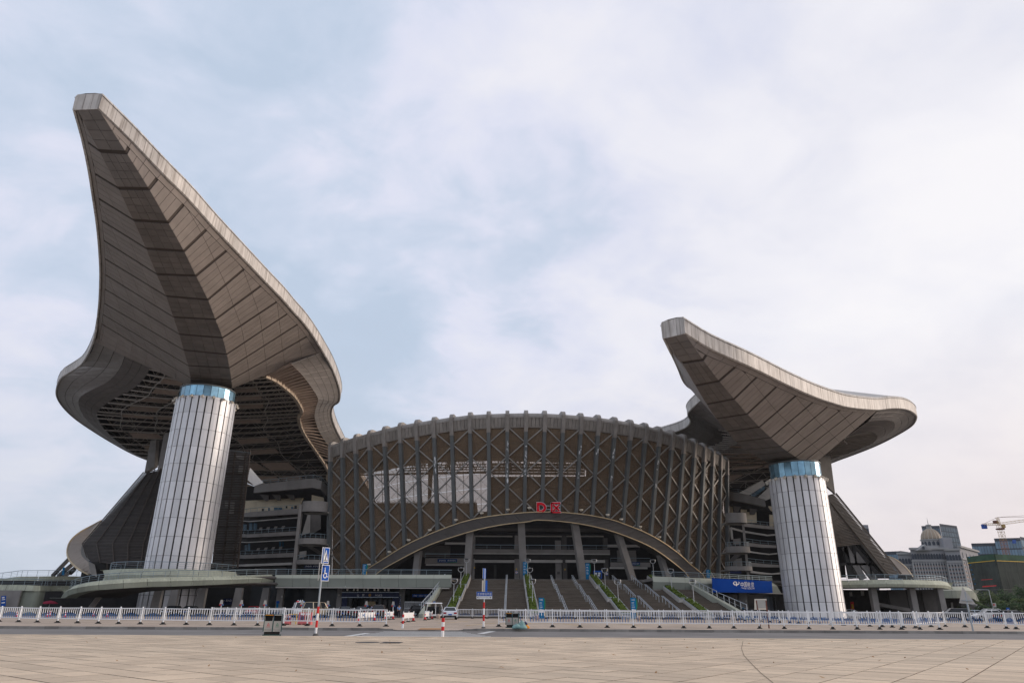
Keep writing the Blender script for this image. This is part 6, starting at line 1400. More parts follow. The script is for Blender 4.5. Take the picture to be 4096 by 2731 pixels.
a=at(1942,2365,Y2); MB().slab([a+Vector((-.02,-.2,0)),a+Vector((.13,-.12,0)),a+Vector((.13,-.12,zh)),a+Vector((-.02,-.2,zh))],(0,1,0),.03).build('turned_sign',M['signblue'],S2)
p=atz(3893,2522,.13); S3=thing('sign_post','grey pole with a triangular sign seen from behind at the right','sign post',tuple(p)); q=at(3862,2366,p.y); MB().tube(p,(p.x,p.y,q.z),.06,10).build('pole',M['steel'],S3)
t0=q.z; MB().prism([(p.x-.62,p.y-.08,t0-.75),(p.x+.62,p.y+.0,t0-.85),(p.x-.1,p.y-.04,t0+.35)],(.02,.03,0)).build('triangle_plate',M['conc_light'],S3); MB().beam((p.x-.4,p.y-.12,t0-.55),(p.x+.4,p.y-.1,t0-.6),.06,.05).build('bracket',M['steel'],S3)
p=atz(3055,2511,.13); S4=thing('display_board','weathered blank display board on thin rusty legs behind the right fence','notice board',tuple(p)); Y4=p.y; mat('rust',(.14,.05,.035),.8)
for x in (3043,3075): q=atz(x,2511,.13); MB().tube((q.x,Y4,.13),at(x-18 if x<3060 else x-12,2400,Y4),.05,6).build('leg',M['rust'],S4)
bd(S4,'frame','floodlight',3022,3066,2394,2437,Y4,.25); bd(S4,'panel','binpanel',3025,3063,2397.5,2431,Y4-.02,.03)
# stone balls
for px,py,lab in ((1752,2473,'pale stone ball bollard in front of the silver car'),(2148,2478,'pale stone ball bollard beside the left tall totem'),(2555,2480,'pale stone ball bollard beside the right tall totem'),(2933,2483,'pale stone ball bollard near the right end of the far fence')):
    p=atz(px,py,.13); o=MB(); prof=[(.30*math.sin(a),.30-.30*math.cos(a)) for a in [k*PI/10 for k in range(11)]]; o.lathe((0,0,0),[(.2,0)]+[(max(r,.01),z) for r,z in prof if z>.03],16); o=o.build('stone_ball',mat('pinkstone',(.42,.33,.28),.7),None,smooth=True); o.location=p; tag(o,lab,'bollard','stone balls')
# ================================================================ BINS AND BAGS
def bin_(name,label,px,py,H_,yaw,panelm):
    p=atz(px,py,0 if py>2530 else .13); t=thing(name,label,'trash bin',tuple(p),None,yaw); O=ORG[t]; ORG[t]=Vector((0,0,0))
    W_,Dp=.98,.42
    MB().bb(-W_/2,W_/2,-Dp/2+.04,Dp/2-.04,0,.05).build('foot_plate',M['binegreen'],t); MB().bb(-W_*.42,W_*.42,-Dp*.36,Dp*.36,.05,.22).build('base',M['rubber'],t)
    MB().bb(-W_*.48,W_*.46,Dp*.1,Dp*.5,.2,H_*.66).build('back_body',M['binegreen'],t)
    for s in (-1,1):
        MB().bb(s*.235-.215,s*.235+.215,-Dp*.46,Dp*.1,.2,H_*.66).build('bin_panel',M[panelm],t)
        c_=Vector((s*.235,-Dp*.46-.004,H_*.50)); col='red' if s<0 else 'green'
        MB().prism([c_+Vector((-.07,0,-.05)),c_+Vector((.07,0,-.05)),c_+Vector((0,0,.09))],(0,-.004,0)).build('recycle_mark',M[col],t)
        MB().prism([c_+Vector((-.035,-.006,-.03)),c_+Vector((.035,-.006,-.03)),c_+Vector((0,-.006,.045))],(0,-.002,0)).build('mark_centre',M[panelm],t)
        lettering('其他' if s<0 else '可回收物',c_+Vector((-.09,0,-.14)),(1,0,0),(0,0,1),.18,.055,M[col],t,.006)
        MB().bb(s*.235-.19,s*.235+.19,-Dp*.47,-Dp*.46,.25,H_*.30).build('perforated_plate',mat('perf',(.30,.29,.27),.6),t)
        MB().bb(s*.235-.235,s*.235+.225,-Dp*.5,Dp*.5,H_*.93,H_*.97).build('lid',M['binegreen'],t); MB().bb(s*.235-.21,s*.235+.2,-Dp*.53,-Dp*.5,H_*.92,H_*.95).build('lid_strip',M['orange'] if s<0 else M['conc_light'],t)
        MB().bb(s*.235-.2,s*.235+.2,Dp*.05,Dp*.1,H_*.66,H_*.93).build('opening_back',M['dark'],t)
    for x in (-W_*.5,-.012,W_*.46): MB().prism([(x,-Dp*.5,H_*.66),(x,-Dp*.5,.2),(x,Dp*.5,.2),(x,Dp*.5,H_),(x,-Dp*.45,H_*.94),(x,-Dp*.2,H_*.85)],(.04,0,0)).build('side_cheek',M['binegreen'],t)
    return t
bin_('recycling_bin','dark green twin recycling bin standing at the near road edge',1086,2540,1.12,.32,'binpanel'); bin_('recycling_bin','grey twin recycling bin by the fence with rubbish bags at its side',2049,2509,1.05,-.05,'binpanel')
def bag(px,py,w,h,m,label,seed):
    p=atz(px,py,.13); rg=random.Random(seed); mb=MB(); n=12; pr=[(.55,0),(1,.12),(1.05,.35),(.85,.6),(.5,.82),(.16,.92),(.22,1.0),(.05,1.02)]; v=[]
    for r,z in pr:
        for i in range(n): k=1+rg.uniform(-.13,.13); v.append((r*w/2*math.cos(2*PI*i/n)*k,r*w/2*.8*math.sin(2*PI*i/n)*k,z*h*(1+rg.uniform(-.04,.04))))
    mb.add(v,[(k*n+i,k*n+(i+1)%n,(k+1)*n+(i+1)%n,(k+1)*n+i) for k in range(len(pr)-1) for i in range(n)]+[tuple(reversed(range(n)))]); o=mb.build('rubbish_bag',M[m],None,smooth=True); o.location=p; tag(o,label,'bag')
bag(2066,2514,.62,.34,'bagteal','low pale green rubbish bag in front of the grey bin',1); bag(2087,2511,.55,.52,'bagteal','tall pale green rubbish bag right of the grey bin',2); bag(2092,2515,.55,.34,'bagteal','flat pale green rubbish bag nearest the kerb',3); bag(2108,2512,.40,.24,'orange','small orange rubbish bag at the right of the pile',4); bag(2101,2507,.38,.40,'navy','small navy rubbish bag behind the pale green ones',5)
# ================================================================ BARRIERS, CONES
def cone(mb,x,y,z,h): pass
def cone_thing(px,py,label,h=.72,group='traffic cones'):
    p=atz(px,py,.13); t=thing('traffic_cone',label,'traffic cone',tuple(p),group)
    MB().bb(p.x-.2,p.x+.2,p.y-.2,p.y+.2,p.z,p.z+.05).build('base',M['rubber'],t)
    z=p.z+.05; r=.15
    for k,(f,m) in enumerate(((.3,'red'),(.18,'white'),(.22,'red'),(.15,'white'),(.15,'red'))):
        MB().tube((p.x,p.y,z),(p.x,p.y,z+f*h),r,12,r-.13*f).build('band',M[m],t); z+=f*h; r-=.13*f
for i,(px,py) in enumerate(((64,2466),(186,2467),(198,2464),(258,2468),(373,2464),(428,2467),(1096,2464))): cone_thing(px,py,'red and white traffic cone, %s from the left under the left ramp'%ORD[i])
def plank(px0,px1,py0,py1,label,marks):
    a,b=atz(px0,py0,.13),atz(px1,py1,.13); t=thing('plank_barrier',label,'barrier',tuple(lerp(a,b,.5)),'white plank barriers')
    u=(b-a).normalized(); n=Vector((u.y,-u.x,0))
    for k,q in enumerate((a,lerp(a,b,.5),b)):
        MB().lathe(q,[(.24,0),(.24,.06),(.10,.12)],10).build('foot',M['rubber'],t)
        if k!=1:
            z=.13+.1; r=.13
            for f,m in ((.25,'red'),(.18,'white'),(.22,'red')): MB().tube(q+Vector((0,0,z-.13)),q+Vector((0,0,z-.13+f)),r,10,r-.03).build('cone_band',M[m],t); z+=f; r-=.03
        MB().tube(q+Vector((0,0,.1)),q+Vector((0,0,1.0)),.05,8).build('stake',M['white'],t)
    MB().slab([a+Vector((0,0,.38)),b+Vector((0,0,.38)),b+Vector((0,0,.88)),a+Vector((0,0,.88))],-n,.05).build('plank',M['white'],t)
    for m in marks:
        q=lerp(a,b,m)+Vector((0,0,.63))+n*.01
        for s in (-1,1): MB().prism([q,q+u*s*.42+Vector((0,0,.22)),q+u*s*.42+Vector((0,0,-.22))],n*.006).build('blue_triangle',M['blue'],t)
plank(1432,1497,2487,2483,'white plank barrier with blue bow mark behind the left fence end',(.28,)); plank(1539,1572,2477,2476,'short white plank barrier with blue bow mark beside the standing guard',(.4,)); plank(1612,1653,2489,2484,'plain white plank barrier beside the fence gap',()); plank(1700,1728,2479,2475,'short white plank barrier before the patrol cart',(.6,))
def waterbar(px0,px1,py,label,h=.95):
    a,b=atz(px0,py,.13),atz(px1,py,.13); t=thing('water_barrier',label,'barrier',tuple(a),'pink water barriers'); L_=b.x-a.x; Y=a.y
    prof=[(.28,0),(.28,.18),(.2,.35),(.16,h*.55),(.13,h)]
    P=[(a.x,Y-d,z+.13) for d,z in prof]+[(a.x,Y+d,z+.13) for d,z in reversed(prof)]
    MB().prism(P,(L_,0,0)).build('shell',M['pinkred'],t)
    for k in range(2): x=a.x+L_*(.3+.4*k); MB().lathe((x,Y-.2,.13+h*.55),[(.01,-.16),(.14,-.1),(.16,0),(.14,.1),(.01,.16)],10,1,.5).build('socket',M['rust'],t); MB().bb(x-.16,x+.16,Y-.175,Y-.15,.13+h*.78,.13+h*.92).build('reflector',M['white'],t)
    for k in range(3): x=a.x+L_*(.15+.35*k); MB().bb(x-.12,x+.12,Y-.29,Y-.285,.14,.22).build('fork_slot',M['rust'],t)
waterbar(1193,1249,2497,'large faded pink water barrier behind the left fence'); waterbar(1133,1162,2497,'smaller faded pink water barrier left of the large one',.7)
p=atz(1166,2495,.13); t=thing('yellow_frame','low yellow steel frame between the two pink barriers','barrier',tuple(p))
for s in (-1,1): MB().tube((p.x+s*.35,p.y,.13),(p.x+s*.35,p.y,.95),.04,6).build('upright',M['yellow'],t)
for z in (.35,.9): MB().tube((p.x-.35,p.y,z),(p.x+.35,p.y,z),.04,6).build('bar',M['yellow'],t)
# small marker lamps on the far fence
for i,px in enumerate((878,959,1054,1203,1307,1462,1570)):
    p=atz(px,2468,.13); t=thing('marker_lamp','small warning lamp on a white pole, %s from the left behind the fence'%ORD[i],'lamp',tuple(p),'warning lamps on poles'); MB().tube(p,p+Vector((0,0,1.55)),.05,6).build('pole',M['white'],t)
    MB().bb(p.x-.26,p.x+.02,p.y-.08,p.y+.08,p.z+1.5,p.z+1.66).build('red_half',M['red'],t); MB().bb(p.x+.02,p.x+.28,p.y-.08,p.y+.08,p.z+1.5,p.z+1.66).build('blue_half',M['blue'],t); MB().prism([(p.x-.24,p.y-.1,p.z+1.68),(p.x+.2,p.y-.1,p.z+1.68),(p.x+.12,p.y-.1,p.z+2.2),(p.x-.14,p.y-.1,p.z+2.2)],(0,.06,0)).build('solar_panel',M['conc_light'],t)
p=atz(205,2468,.13); q=at(200,2408,138.5); t=thing('parasol','faded red parasol in the dark recess at the left','parasol',(q.x,q.y,.13)); MB().tube((q.x,q.y,.13),(q.x,q.y,q.z),.05,6).build('pole',M['white'],t)
MB().lathe((q.x,q.y,q.z),[(1.35,-.25),(1.3,-.1),(.8,.18),(.1,.34)],12).build('canopy',mat('parasolred',(.30,.03,.06),.8),t)

# ================================================================ VEHICLES
def car(kind,col,loc,rz,label,extra=None,plate=True):
    t=thing({'sedan':'parked_car','suv':'parked_suv','van':'parked_van'}[kind],label,{'sedan':'car','suv':'car','van':'van'}[kind],tuple(loc),'parked vehicles',rz); ORG[t]=Vector((0,0,0))
    cm=mat('paint_%s'%(str(col)),col,.25,.3,.02,1,rnd=0,spec=.6)
    if kind=='sedan': L_,W_,H_=4.6,1.76,1.46; prof=[(-2.28,.30),(-2.30,.62),(-2.22,.92),(-2.05,1.0),(-1.45,1.03),(1.0,.98),(1.75,.86),(2.2,.72),(2.3,.55),(2.28,.28)]; g0=(-1.62,1.15,1.0); g1=(-.95,.42,H_)
    elif kind=='suv': L_,W_,H_=4.6,1.85,1.70; prof=[(-2.25,.35),(-2.30,.75),(-2.28,1.1),(-2.2,1.16),(1.05,1.12),(1.85,1.02),(2.25,.88),(2.3,.6),(2.27,.34)]; g0=(-2.22,1.15,1.13); g1=(-1.85,.38,H_)
    else: L_,W_,H_=4.9,1.75,2.0; prof=[(-2.4,.32),(-2.45,.8),(-2.42,1.2),(1.75,1.18),(2.2,1.0),(2.42,.8),(2.45,.5),(2.42,.3)]; g0=(-2.4,1.8,1.19); g1=(-2.25,1.15,H_)
    w=W_/2
    mb=MB(); n=len(prof); v=[]
    for y,ins in ((-w,0),(-w+.10,0),(w-.10,0),(w,0)):
        for x,z in prof: 
            k=.0 if abs(y)<w-.01 else (.05 if z>.9 else .03 if z<.4 else 0)
            v.append((x*(.985 if abs(y)>w-.01 else 1),y-(k if y>0 else -k),z))
    f=[tuple(range(n)),tuple(reversed(range(3*n,4*n)))]
    for r in range(3):
        for i in range(n): f.append((r*n+i,r*n+(i+1)%n,(r+1)*n+(i+1)%n,(r+1)*n+i))
    mb.add(v,f); body=mb.build('body',cm,t)
    yb,yt=w-.09,w-.30
    A=[(g0[0],-yb,g0[2]),(g0[1],-yb,g0[2]),(g0[1],yb,g0[2]),(g0[0],yb,g0[2])]; B=[(g1[0],-yt,H_-.05),(g1[1],-yt,H_-.05),(g1[1],yt,H_-.05),(g1[0],yt,H_-.05)]
    gl=MB().hexa(A,B).build('windows',M['glassdark'],t)
    MB().hexa([(g1[0]-.06,-yt-.03,H_-.06),(g1[1]+.08,-yt-.03,H_-.06),(g1[1]+.08,yt+.03,H_-.06),(g1[0]-.06,yt+.03,H_-.06)],[(g1[0]+.1,-yt+.1,H_),(g1[1]-.1,-yt+.1,H_),(g1[1]-.1,yt-.1,H_),(g1[0]+.1,yt-.1,H_)]).build('roof',cm,t)
    for i in range(4): MB().beam(Vector(A[i])+Vector((0,0,-.03)),Vector(B[i]),.09,.09).build('pillar',cm,gl)
    for s in (-1,1):
        xm=(g0[0]+g0[1])/2+.1; MB().beam((xm,s*(yb+.005),g0[2]),(xm,s*(yt+.01),H_-.05),.09,.05,(0,1,0)).build('pillar',cm,gl)
    for sx in (-1.42,1.42):
        for s in (-1,1):
            wl=MB().tube((sx,s*(w-.20),.32),(sx,s*(w+.012),.32),.33,16).build('tyre',M['rubber'],t); MB().tube((sx,s*(w-.1),.32),(sx,s*(w+.02),.32),.21,12).build('rim',M['steel'],wl)
            MB().tube((sx,s*(w-.05),.34),(sx,s*(w+.004),.34),.40,16).build('wheel_arch',M['dark'],wl)
    xr,xf=prof[1][0],prof[-2][0]
    for s in (-1,1):
        zr=prof[2][1]-.13; zl=prof[-3][1]-.06
        MB().bb(xr-.01,xr+.16,s*(w-.24)-.18,s*(w-.24)+.18,zr-.12,zr+.06).build('tail_light',mat('taillight',(.30,.01,.015),.2,rnd=0),t); MB().bb(xf-.16,xf+.005,s*(w-.26)-.2,s*(w-.26)+.2,zl-.1,zl+.04).build('headlight',M['railw'],t)
        MB().bb(.62,.80,s*(w+.12)-.1,s*(w+.12)+.1,g0[2]+.02,g0[2]+.16).build('mirror',cm,t)
    if plate:
        for x in (xr-.02,xf+.01): MB().bb(x-.01,x+.02,-.22,.22,.52,.66).build('number_plate',M['signblue'],t)
    MB().bb(xr-.03,xr+.05,-w+.12,w-.12,.30,.46).build('bumper',M['rubber'],t); MB().bb(xf-.05,xf+.02,-w+.12,w-.12,.28,.44).build('bumper',M['rubber'],t)
    if kind=='sedan': MB().bb(xf-.06,xf-.01+.012,-.45,.45,.50,.62).build('grille',M['rubber'],t)
    if extra=='lights':
        lb=MB().bb(.1,.35,-.55,.55,H_,H_+.16).build('light_bar',M['railw'],t); MB().bb(.08,.37,-.56,-.2,H_+.02,H_+.17).build('red_lamp',M['red'],lb); MB().bb(.08,.37,.2,.56,H_+.02,H_+.17).build('blue_lamp',M['blue'],lb)
        for y in (-.3,0,.3): MB().lathe((-.6,y,H_+.02),[(.1,0),(.12,.15),(.05,.3)],8).build('roof_siren',M['railw'],lb)
    return t
def V(px,py): return atz(px,py,.13)
silver=(.62,.64,.67)
car('sedan',silver,V(1798,2476),math.radians(96),'silver sedan seen from behind at the foot of the staircase')
car('suv',(.06,.045,.04),V(1514,2470),math.radians(97),'dark brown suv seen from behind among the police cars')
car('sedan',(.008,.008,.01),V(1446,2470),math.radians(96),'black sedan seen from behind left of the brown suv')
car('sedan',(.01,.01,.013),V(1381,2469),math.radians(95),'black sedan seen from behind beside the beige van')
car('van',(.52,.45,.34),V(1262,2469),math.radians(78),'beige minivan parked behind the left roadside fence')
car('van',(.78,.79,.80),V(1195,2467),math.radians(-70),'white police van with roof lights facing the road','lights')
car('sedan',(.45,.02,.03),V(1010,2461),math.radians(-80),'red car under the left ramp')
car('sedan',(.012,.012,.014),V(688,2461),math.radians(-88),'dark car facing out under the left ramp, left of the pair')
car('sedan',(.03,.03,.033),V(756,2461),math.radians(-86),'dark car facing out under the left ramp, right of the pair')
car('suv',(.012,.012,.014),V(1690,2462),math.radians(15),'black police suv with light bar behind the patrol cart','lights')
car('sedan',(.72,.73,.74),V(3405,2470),math.radians(8),'white sedan right of the right column base')
car('suv',(.035,.035,.04),V(3543,2468),math.radians(90),'dark suv under the round right terrace')
car('suv',(.02,.02,.025),V(3822,2479),math.radians(170),'dark suv parked at the right under the far terrace')
car('sedan',(.42,.50,.58),V(3893,2478),math.radians(175),'pale blue sedan parked at the right beside the dark suv')
car('suv',(.70,.71,.72),V(3957,2474),math.radians(178),'white suv parked behind the white sedan at the right')
car('sedan',(.72,.73,.74),V(3962,2483),math.radians(172),'white sedan parked in front at the right')
car('sedan',(.03,.03,.035),V(4056,2485),math.radians(8),'dark sedan parked at the right picture edge')
car('sedan',(.012,.012,.014),V(3000,2468),math.radians(5),'black car parked before the telecom shop',plate=False)
# open patrol cart
p=V(1742,2471); t=thing('patrol_cart','white open electric patrol cart with roof light bar by the staircase','cart',tuple(p),None,math.radians(12)); ORG[t]=Vector((0,0,0))
MB().prism([(-1.55,-.7,.32),(1.3,-.7,.32),(1.55,-.7,.55),(1.45,-.7,.95),(.9,-.7,1.0),(.75,-.7,.5),(-.9,-.7,.5),(-1.0,-.7,.95),(-1.55,-.7,.95)],(0,1.4,0)).build('body',M['white'],t)
for x,zb in ((-1.35,.95),(-.1,.5),(.95,1.0)):
    for s in (-1,1): MB().beam((x,s*.64,zb),(x*.9-(.25 if x>.9 else 0),s*.62,1.92),.07,.06,(0,1,0)).build('roof_pillar',M['white'],t)
MB().hexa([(-1.5,-.72,1.9),(.85,-.72,1.9),(.85,.72,1.9),(-1.5,.72,1.9)],[(-1.35,-.62,2.02),(.7,-.62,2.02),(.7,.62,2.02),(-1.35,.62,2.02)]).build('roof',M['white'],t)
lb=MB().bb(-.45,-.2,-.6,.6,2.02,2.16).build('light_bar',M['railw'],t); MB().bb(-.47,-.18,-.62,-.3,2.04,2.18).build('blue_lamp',M['blue'],lb); MB().bb(-.47,-.18,.3,.62,2.04,2.18).build('red_lamp',M['red'],lb)
for x in (-.75,.1): MB().bb(x-.25,x+.2,-.55,.55,.5,.75).build('seat',M['rubber'],t); MB().bb(x-.3,x-.2,-.55,.55,.75,1.2).build('seat_back',M['rubber'],t)
for x in (-1.1,1.05):
    for s in (-1,1): wl=MB().tube((x,s*.55,.28),(x,s*.72,.28),.28,14).build('tyre',M['rubber'],t); MB().tube((x,s*.68,.28),(x,s*.73,.28),.16,10).build('rim',M['steel'],wl)
MB().bb(-1.45,-1.38,-.62,.62,.95,1.88).build('rear_curtain',M['rubber'],t); MB().slab([(.95,-.6,1.0),(.95,.6,1.0),(.62,.58,1.88),(.62,-.58,1.88)],(1,0,0),.03).build('windscreen',M['glassdark'],t); MB().bb(-1.2,.5,.60,.66,.5,1.5).build('far_side_screen',M['glassdark'],t)
MB().tube((.7,.3,.95),(.45,.3,1.1),.03,6).build('steering_column',M['rubber'],t)

# ================================================================ PEOPLE
def skinmesh(joints,edges,rad,sub=1):
    me=D.meshes.new('tmp'); me.from_pydata(joints,edges,[]); o=D.objects.new('tmp',me); COL.objects.link(o)
    m=o.modifiers.new('s','SKIN'); 
    for i,r in enumerate(rad): me.skin_vertices[0].data[i].radius=(r if isinstance(r,tuple) else (r,r))
    me.skin_vertices[0].data[0].use_root=True
    ss=o.modifiers.new('u','SUBSURF'); ss.levels=sub; ss.render_levels=sub
    return o
def person(px,py,face_,label,raise_arm=False):
    p=V(px,py); t=thing('person',label,'person',tuple(p),None,face_); ORG[t]=Vector((0,0,0))
    # joints: +y is the facing direction
    J=[(0,0,.95),(0,0,1.15),(0,0,1.38),(0,.01,1.50),(0,.03,1.62),(0,.03,1.72)]
    sh=[(-.19,0,1.40),(.19,0,1.40)]
    la=[(-.25,.0,1.13),(-.27,.10,.90),(-.27,.13,.80)]; ra=[(.25,.0,1.13),(.24,.14,.93),(.20,.18,.88)] if not raise_arm else [(.34,.10,1.42),(.24,.22,1.62),(.16,.22,1.70)]
    lg=[(-.10,0,.90),(-.11,.02,.50),(-.12,-.01,.09),(-.12,.12,.03)]; rg=[(.10,0,.90),(.12,.04,.50),(.13,.0,.09),(.13,.13,.03)]
    V_=J+sh+la+ra+lg+rg; E=[(0,1),(1,2),(2,3),(3,4),(4,5),(2,6),(2,7),(6,8),(8,9),(9,10),(7,11),(11,12),(12,13),(0,14),(14,15),(15,16),(16,17),(0,18),(18,19),(19,20),(20,21)]
    Rr=[(.15,.11),(.145,.10),(.16,.10),.055,.095,.085,.065,.065,.043,.036,.03,.043,.036,.03,.085,.06,.045,.04,.085,.06,.045,.04]
    jobs=[('body',V_,E,[r if not isinstance(r,tuple) else (r[0]*.92,r[1]*.92) for r in Rr],'skin')]
    jobs.append(('shirt',[J[0],J[1],J[2],sh[0],sh[1],lerp(Vector(sh[0]),Vector(la[0]),.8),lerp(Vector(sh[1]),Vector(ra[0]),.8)],[(0,1),(1,2),(2,3),(2,4),(3,5),(4,6)],[(.165,.125),(.16,.115),(.175,.115),.085,.085,.068,.068],'shirt'))
    jobs.append(('trousers',[(0,0,.97),lg[0],lg[1],lg[2],rg[0],rg[1],rg[2]],[(0,1),(1,2),(2,3),(0,4),(4,5),(5,6)],[(.155,.115),.105,.08,.065,.105,.08,.065],'trousers'))
    return t,jobs
PJ=[]
for a in ((1594,2469.5,math.radians(-150),'person in pale blue uniform shirt and dark trousers standing by the police entrance',False),(1484,2463,math.radians(-60),'person in blue shirt raising an arm behind the parked black cars',True)):
    t,jobs=person(*a)
    for nm,v,e,r,m in jobs:
        o=skinmesh([tuple(x) for x in v],e,r); PJ.append((t,nm,o,m))
dg=bpy.context.evaluated_depsgraph_get(); dg.update()
RES=[(t,nm,D.meshes.new_from_object(o.evaluated_get(dg)),m) for t,nm,o,m in PJ]
for t,nm,o,m in PJ: D.objects.remove(o)
for t,nm,me,m in RES:
    me.name=nm; me.materials.clear(); me.materials.append(M[m]); me.shade_smooth(); link(nm,me,t,Vector((0,0,0)))
    if nm=='body':
        MB().lathe((0,.015,1.66),[(.10,-.02),(.105,.05),(.09,.10),(.04,.135)],12).build('hair',M['hair'],t)
        for s in (-1,1): MB().bb(s*.12-.045,s*.12+.045,-.07,.20,0,.085).build('shoe',M['rubber'],t); MB().lathe((s*.035,.115,1.655),[(.005,-.012),(.014,0),(.005,.012)],6).build('eye',M['hair'],t); MB().lathe((s*.10,.02,1.635),[(.008,-.03),(.018,0),(.008,.03)],6).build('ear',M['skin'],t)
        MB().prism([(-.015,.12,1.61),(.015,.12,1.61),(0,.115,1.65)],(0,.03,0)).build('nose',M['skin'],t); MB().bb(-.025,.025,.115,.122,1.575,1.583).build('mouth',mat('lip',(.25,.09,.08),.6),t)

# ================================================================ BACKGROUND TOWN
def prismbox(root,name,m,x0,x1,ytop,ybot,Y0,Y1,z0=0):
    a,b=at(x0,ytop,Y0),at(x1,ytop,Y1); zt=max(a.z,b.z) if False else (a.z+b.z)/2
    da_=Vector((a.x,a.y,0)).normalized()*28; db_=Vector((b.x,b.y,0)).normalized()*28
    return MB().prism([(a.x,a.y,z0),(b.x,b.y,z0),(b.x+db_.x,b.y+db_.y,z0),(a.x+da_.x,a.y+da_.y,z0)],(0,0,zt-z0)).build(name,M[m],root),a,b,zt
def facegrid(root,a,b,zt,z0,nx,nz,m,name,fx=.8,fz=.7,proud=.15):
    u=(b-a); u.z=0; w=u.length; u.normalize(); n=Vector((u.y,-u.x,0))
    if n.y>0: n=-n
    for i in range(nx):
        for j in range(nz):
            x0=w*(i+.5-fx/2)/nx; x1=w*(i+.5+fx/2)/nx; zz0=z0+(zt-z0)*(j+.5-fz/2)/nz; zz1=z0+(zt-z0)*(j+.5+fz/2)/nz
            o=Vector((a.x,a.y,0))+n*proud; MB().slab([o+u*x0+Vector((0,0,zz0)),o+u*x1+Vector((0,0,zz0)),o+u*x1+Vector((0,0,zz1)),o+u*x0+Vector((0,0,zz1))],-n,proud+.1).build(name,M[m],root)
# domed hotel
YH=600.
HT=thing('domed_hotel','pale grey neoclassical hotel tower with a ribbed dome and spire','building',tuple(Vector((at(3750,2300,YH).x,YH,0))))
secs=[(3590,3650,2216,612,608,5),(3640,3792,2197,600,596,14),(3778,3838,2201,592,588,5),(3838,3908,2199,588,640,5)]
mat('hotel_sill',(.30,.20,.16),.8)
for x0,x1,yt,Y0,Y1,nc in secs:
    o,a,b,zt=prismbox(HT,'block','hotel',x0,x1,yt,0,Y0,Y1); u=(b-a); u.z=0; w=u.length; u.normalize(); n=Vector((u.y,-u.x,0)); n=n if n.y<0 else -n
    for dz,h,ov in ((0,1.6,1.6),(-9.5,1.0,.9)): 
        c0=Vector((a.x,a.y,zt+dz))-u*ov*.3+n*ov; MB().slab([c0,c0+u*(w+ov*.6),c0+u*(w+ov*.6)+Vector((0,0,h)),c0+Vector((0,0,h))],-n,ov+1).build('cornice',M['hotel_trim'],HT)
    fl=11; zb=4.; ztw=zt-10.5
    for i in range(nc):
        x=w*(i+.5)/nc
        for j in range(fl):
            z=zb+(ztw-zb)*(j+.5)/fl; o_=Vector((a.x,a.y,0))+u*x+n*.15; ww=.95; hh=(ztw-zb)/fl*.30
            MB().slab([o_-u*ww+Vector((0,0,z-hh)),o_+u*ww+Vector((0,0,z-hh)),o_+u*ww+Vector((0,0,z+hh)),o_-u*ww+Vector((0,0,z+hh))],-n,.3).build('window',M['hotel_win'],HT)
        for j in range(1):
            z=zt-5.5; o_=Vector((a.x,a.y,0))+u*x+n*.2; MB().prism([o_-u*1.0+Vector((0,0,z-2.2)),o_+u*1.0+Vector((0,0,z-2.2)),o_+u*1.0+Vector((0,0,z+1)),o_+u*.6+Vector((0,0,z+2)),o_+Vector((0,0,z+2.3)),o_-u*.6+Vector((0,0,z+2)),o_-u*1.0+Vector((0,0,z+1))],n*.05).build('arched_window',M['hotel_win'],HT)
    for i in range(nc+1):
        o_=Vector((a.x,a.y,0))+u*(w*i/nc)+n*.6; MB().slab([o_-u*.45+Vector((0,0,zb)),o_+u*.45+Vector((0,0,zb)),o_+u*.45+Vector((0,0,zt-10)),o_-u*.45+Vector((0,0,zt-10))],-n,.7).build('pilaster',M['hotel_trim'],HT)
    for j in range(fl): 
        z=zb+(ztw-zb)*(j+.0)/fl+.25; c0=Vector((a.x,a.y,z))+n*.22; MB().slab([c0,c0+u*w,c0+u*w+Vector((0,0,.75)),c0+Vector((0,0,.75))],-n,.3).build('sill_band',M['hotel_sill'],HT)
P=[at(3670,2200,594),at(3728,2200,594),at(3700,2176,594)]; MB().prism(P,(0,6,0)).build('pediment',M['hotel_trim'],HT); P=[at(3680,2198,593.5),at(3718,2198,593.5),at(3699,2182,593.5)]; MB().prism(P,(0,.4,0)).build('pediment_field',M['hotel'],HT)
pp=at(3694,2190,593); MB().lathe(pp,[(.8,-1.2),(1.3,0),(.8,1.2)],10,1,.15).build('round_window',M['hotel_win'],HT)
zr=at(3722,2200,612).z; cd_=at(3724,2150,620); cx_,cy_=cd_.x,cd_.y; sc=(at(3760,2150,620).x-at(3688,2150,620).x)/2
zd0=at(3724,2186,620).z; zd1=at(3724,2157,620).z; zd2=at(3722,2114,620).z; zd3=at(3722,2099,620).z; zsp=at(3708,2068,620).z
MB().lathe((cx_,cy_,0),[(sc*1.12,zr-8),(sc*1.12,zd0-2),(sc*1.02,zd0),(sc*1.02,zd1-1),(sc*1.12,zd1-.8),(sc*1.12,zd1)],24).build('drum',M['hotel_trim'],HT)
for k in range(16):
    a=2*PI*k/16; c0=Vector((cx_+sc*1.03*math.cos(a),cy_+sc*1.03*math.sin(a),0)); tt=Vector((-math.sin(a),math.cos(a),0)); MB().prism([c0-tt*1.1+Vector((0,0,zd0+.8)),c0+tt*1.1+Vector((0,0,zd0+.8)),c0+tt*1.1+Vector((0,0,zd1-3)),c0+Vector((0,0,zd1-1.6)),c0-tt*1.1+Vector((0,0,zd1-3))],Vector((math.cos(a),math.sin(a),0))*.15).build('arched_window',M['hotel_win'],HT)
hd=zd2-zd1; prof=[(sc*.98*math.cos(t_),zd1+hd*math.sin(t_)) for t_ in [k*PI/2/10 for k in range(10)]]; MB().lathe((cx_,cy_,0),prof,32).build('dome',M['dome'],HT,smooth=True)
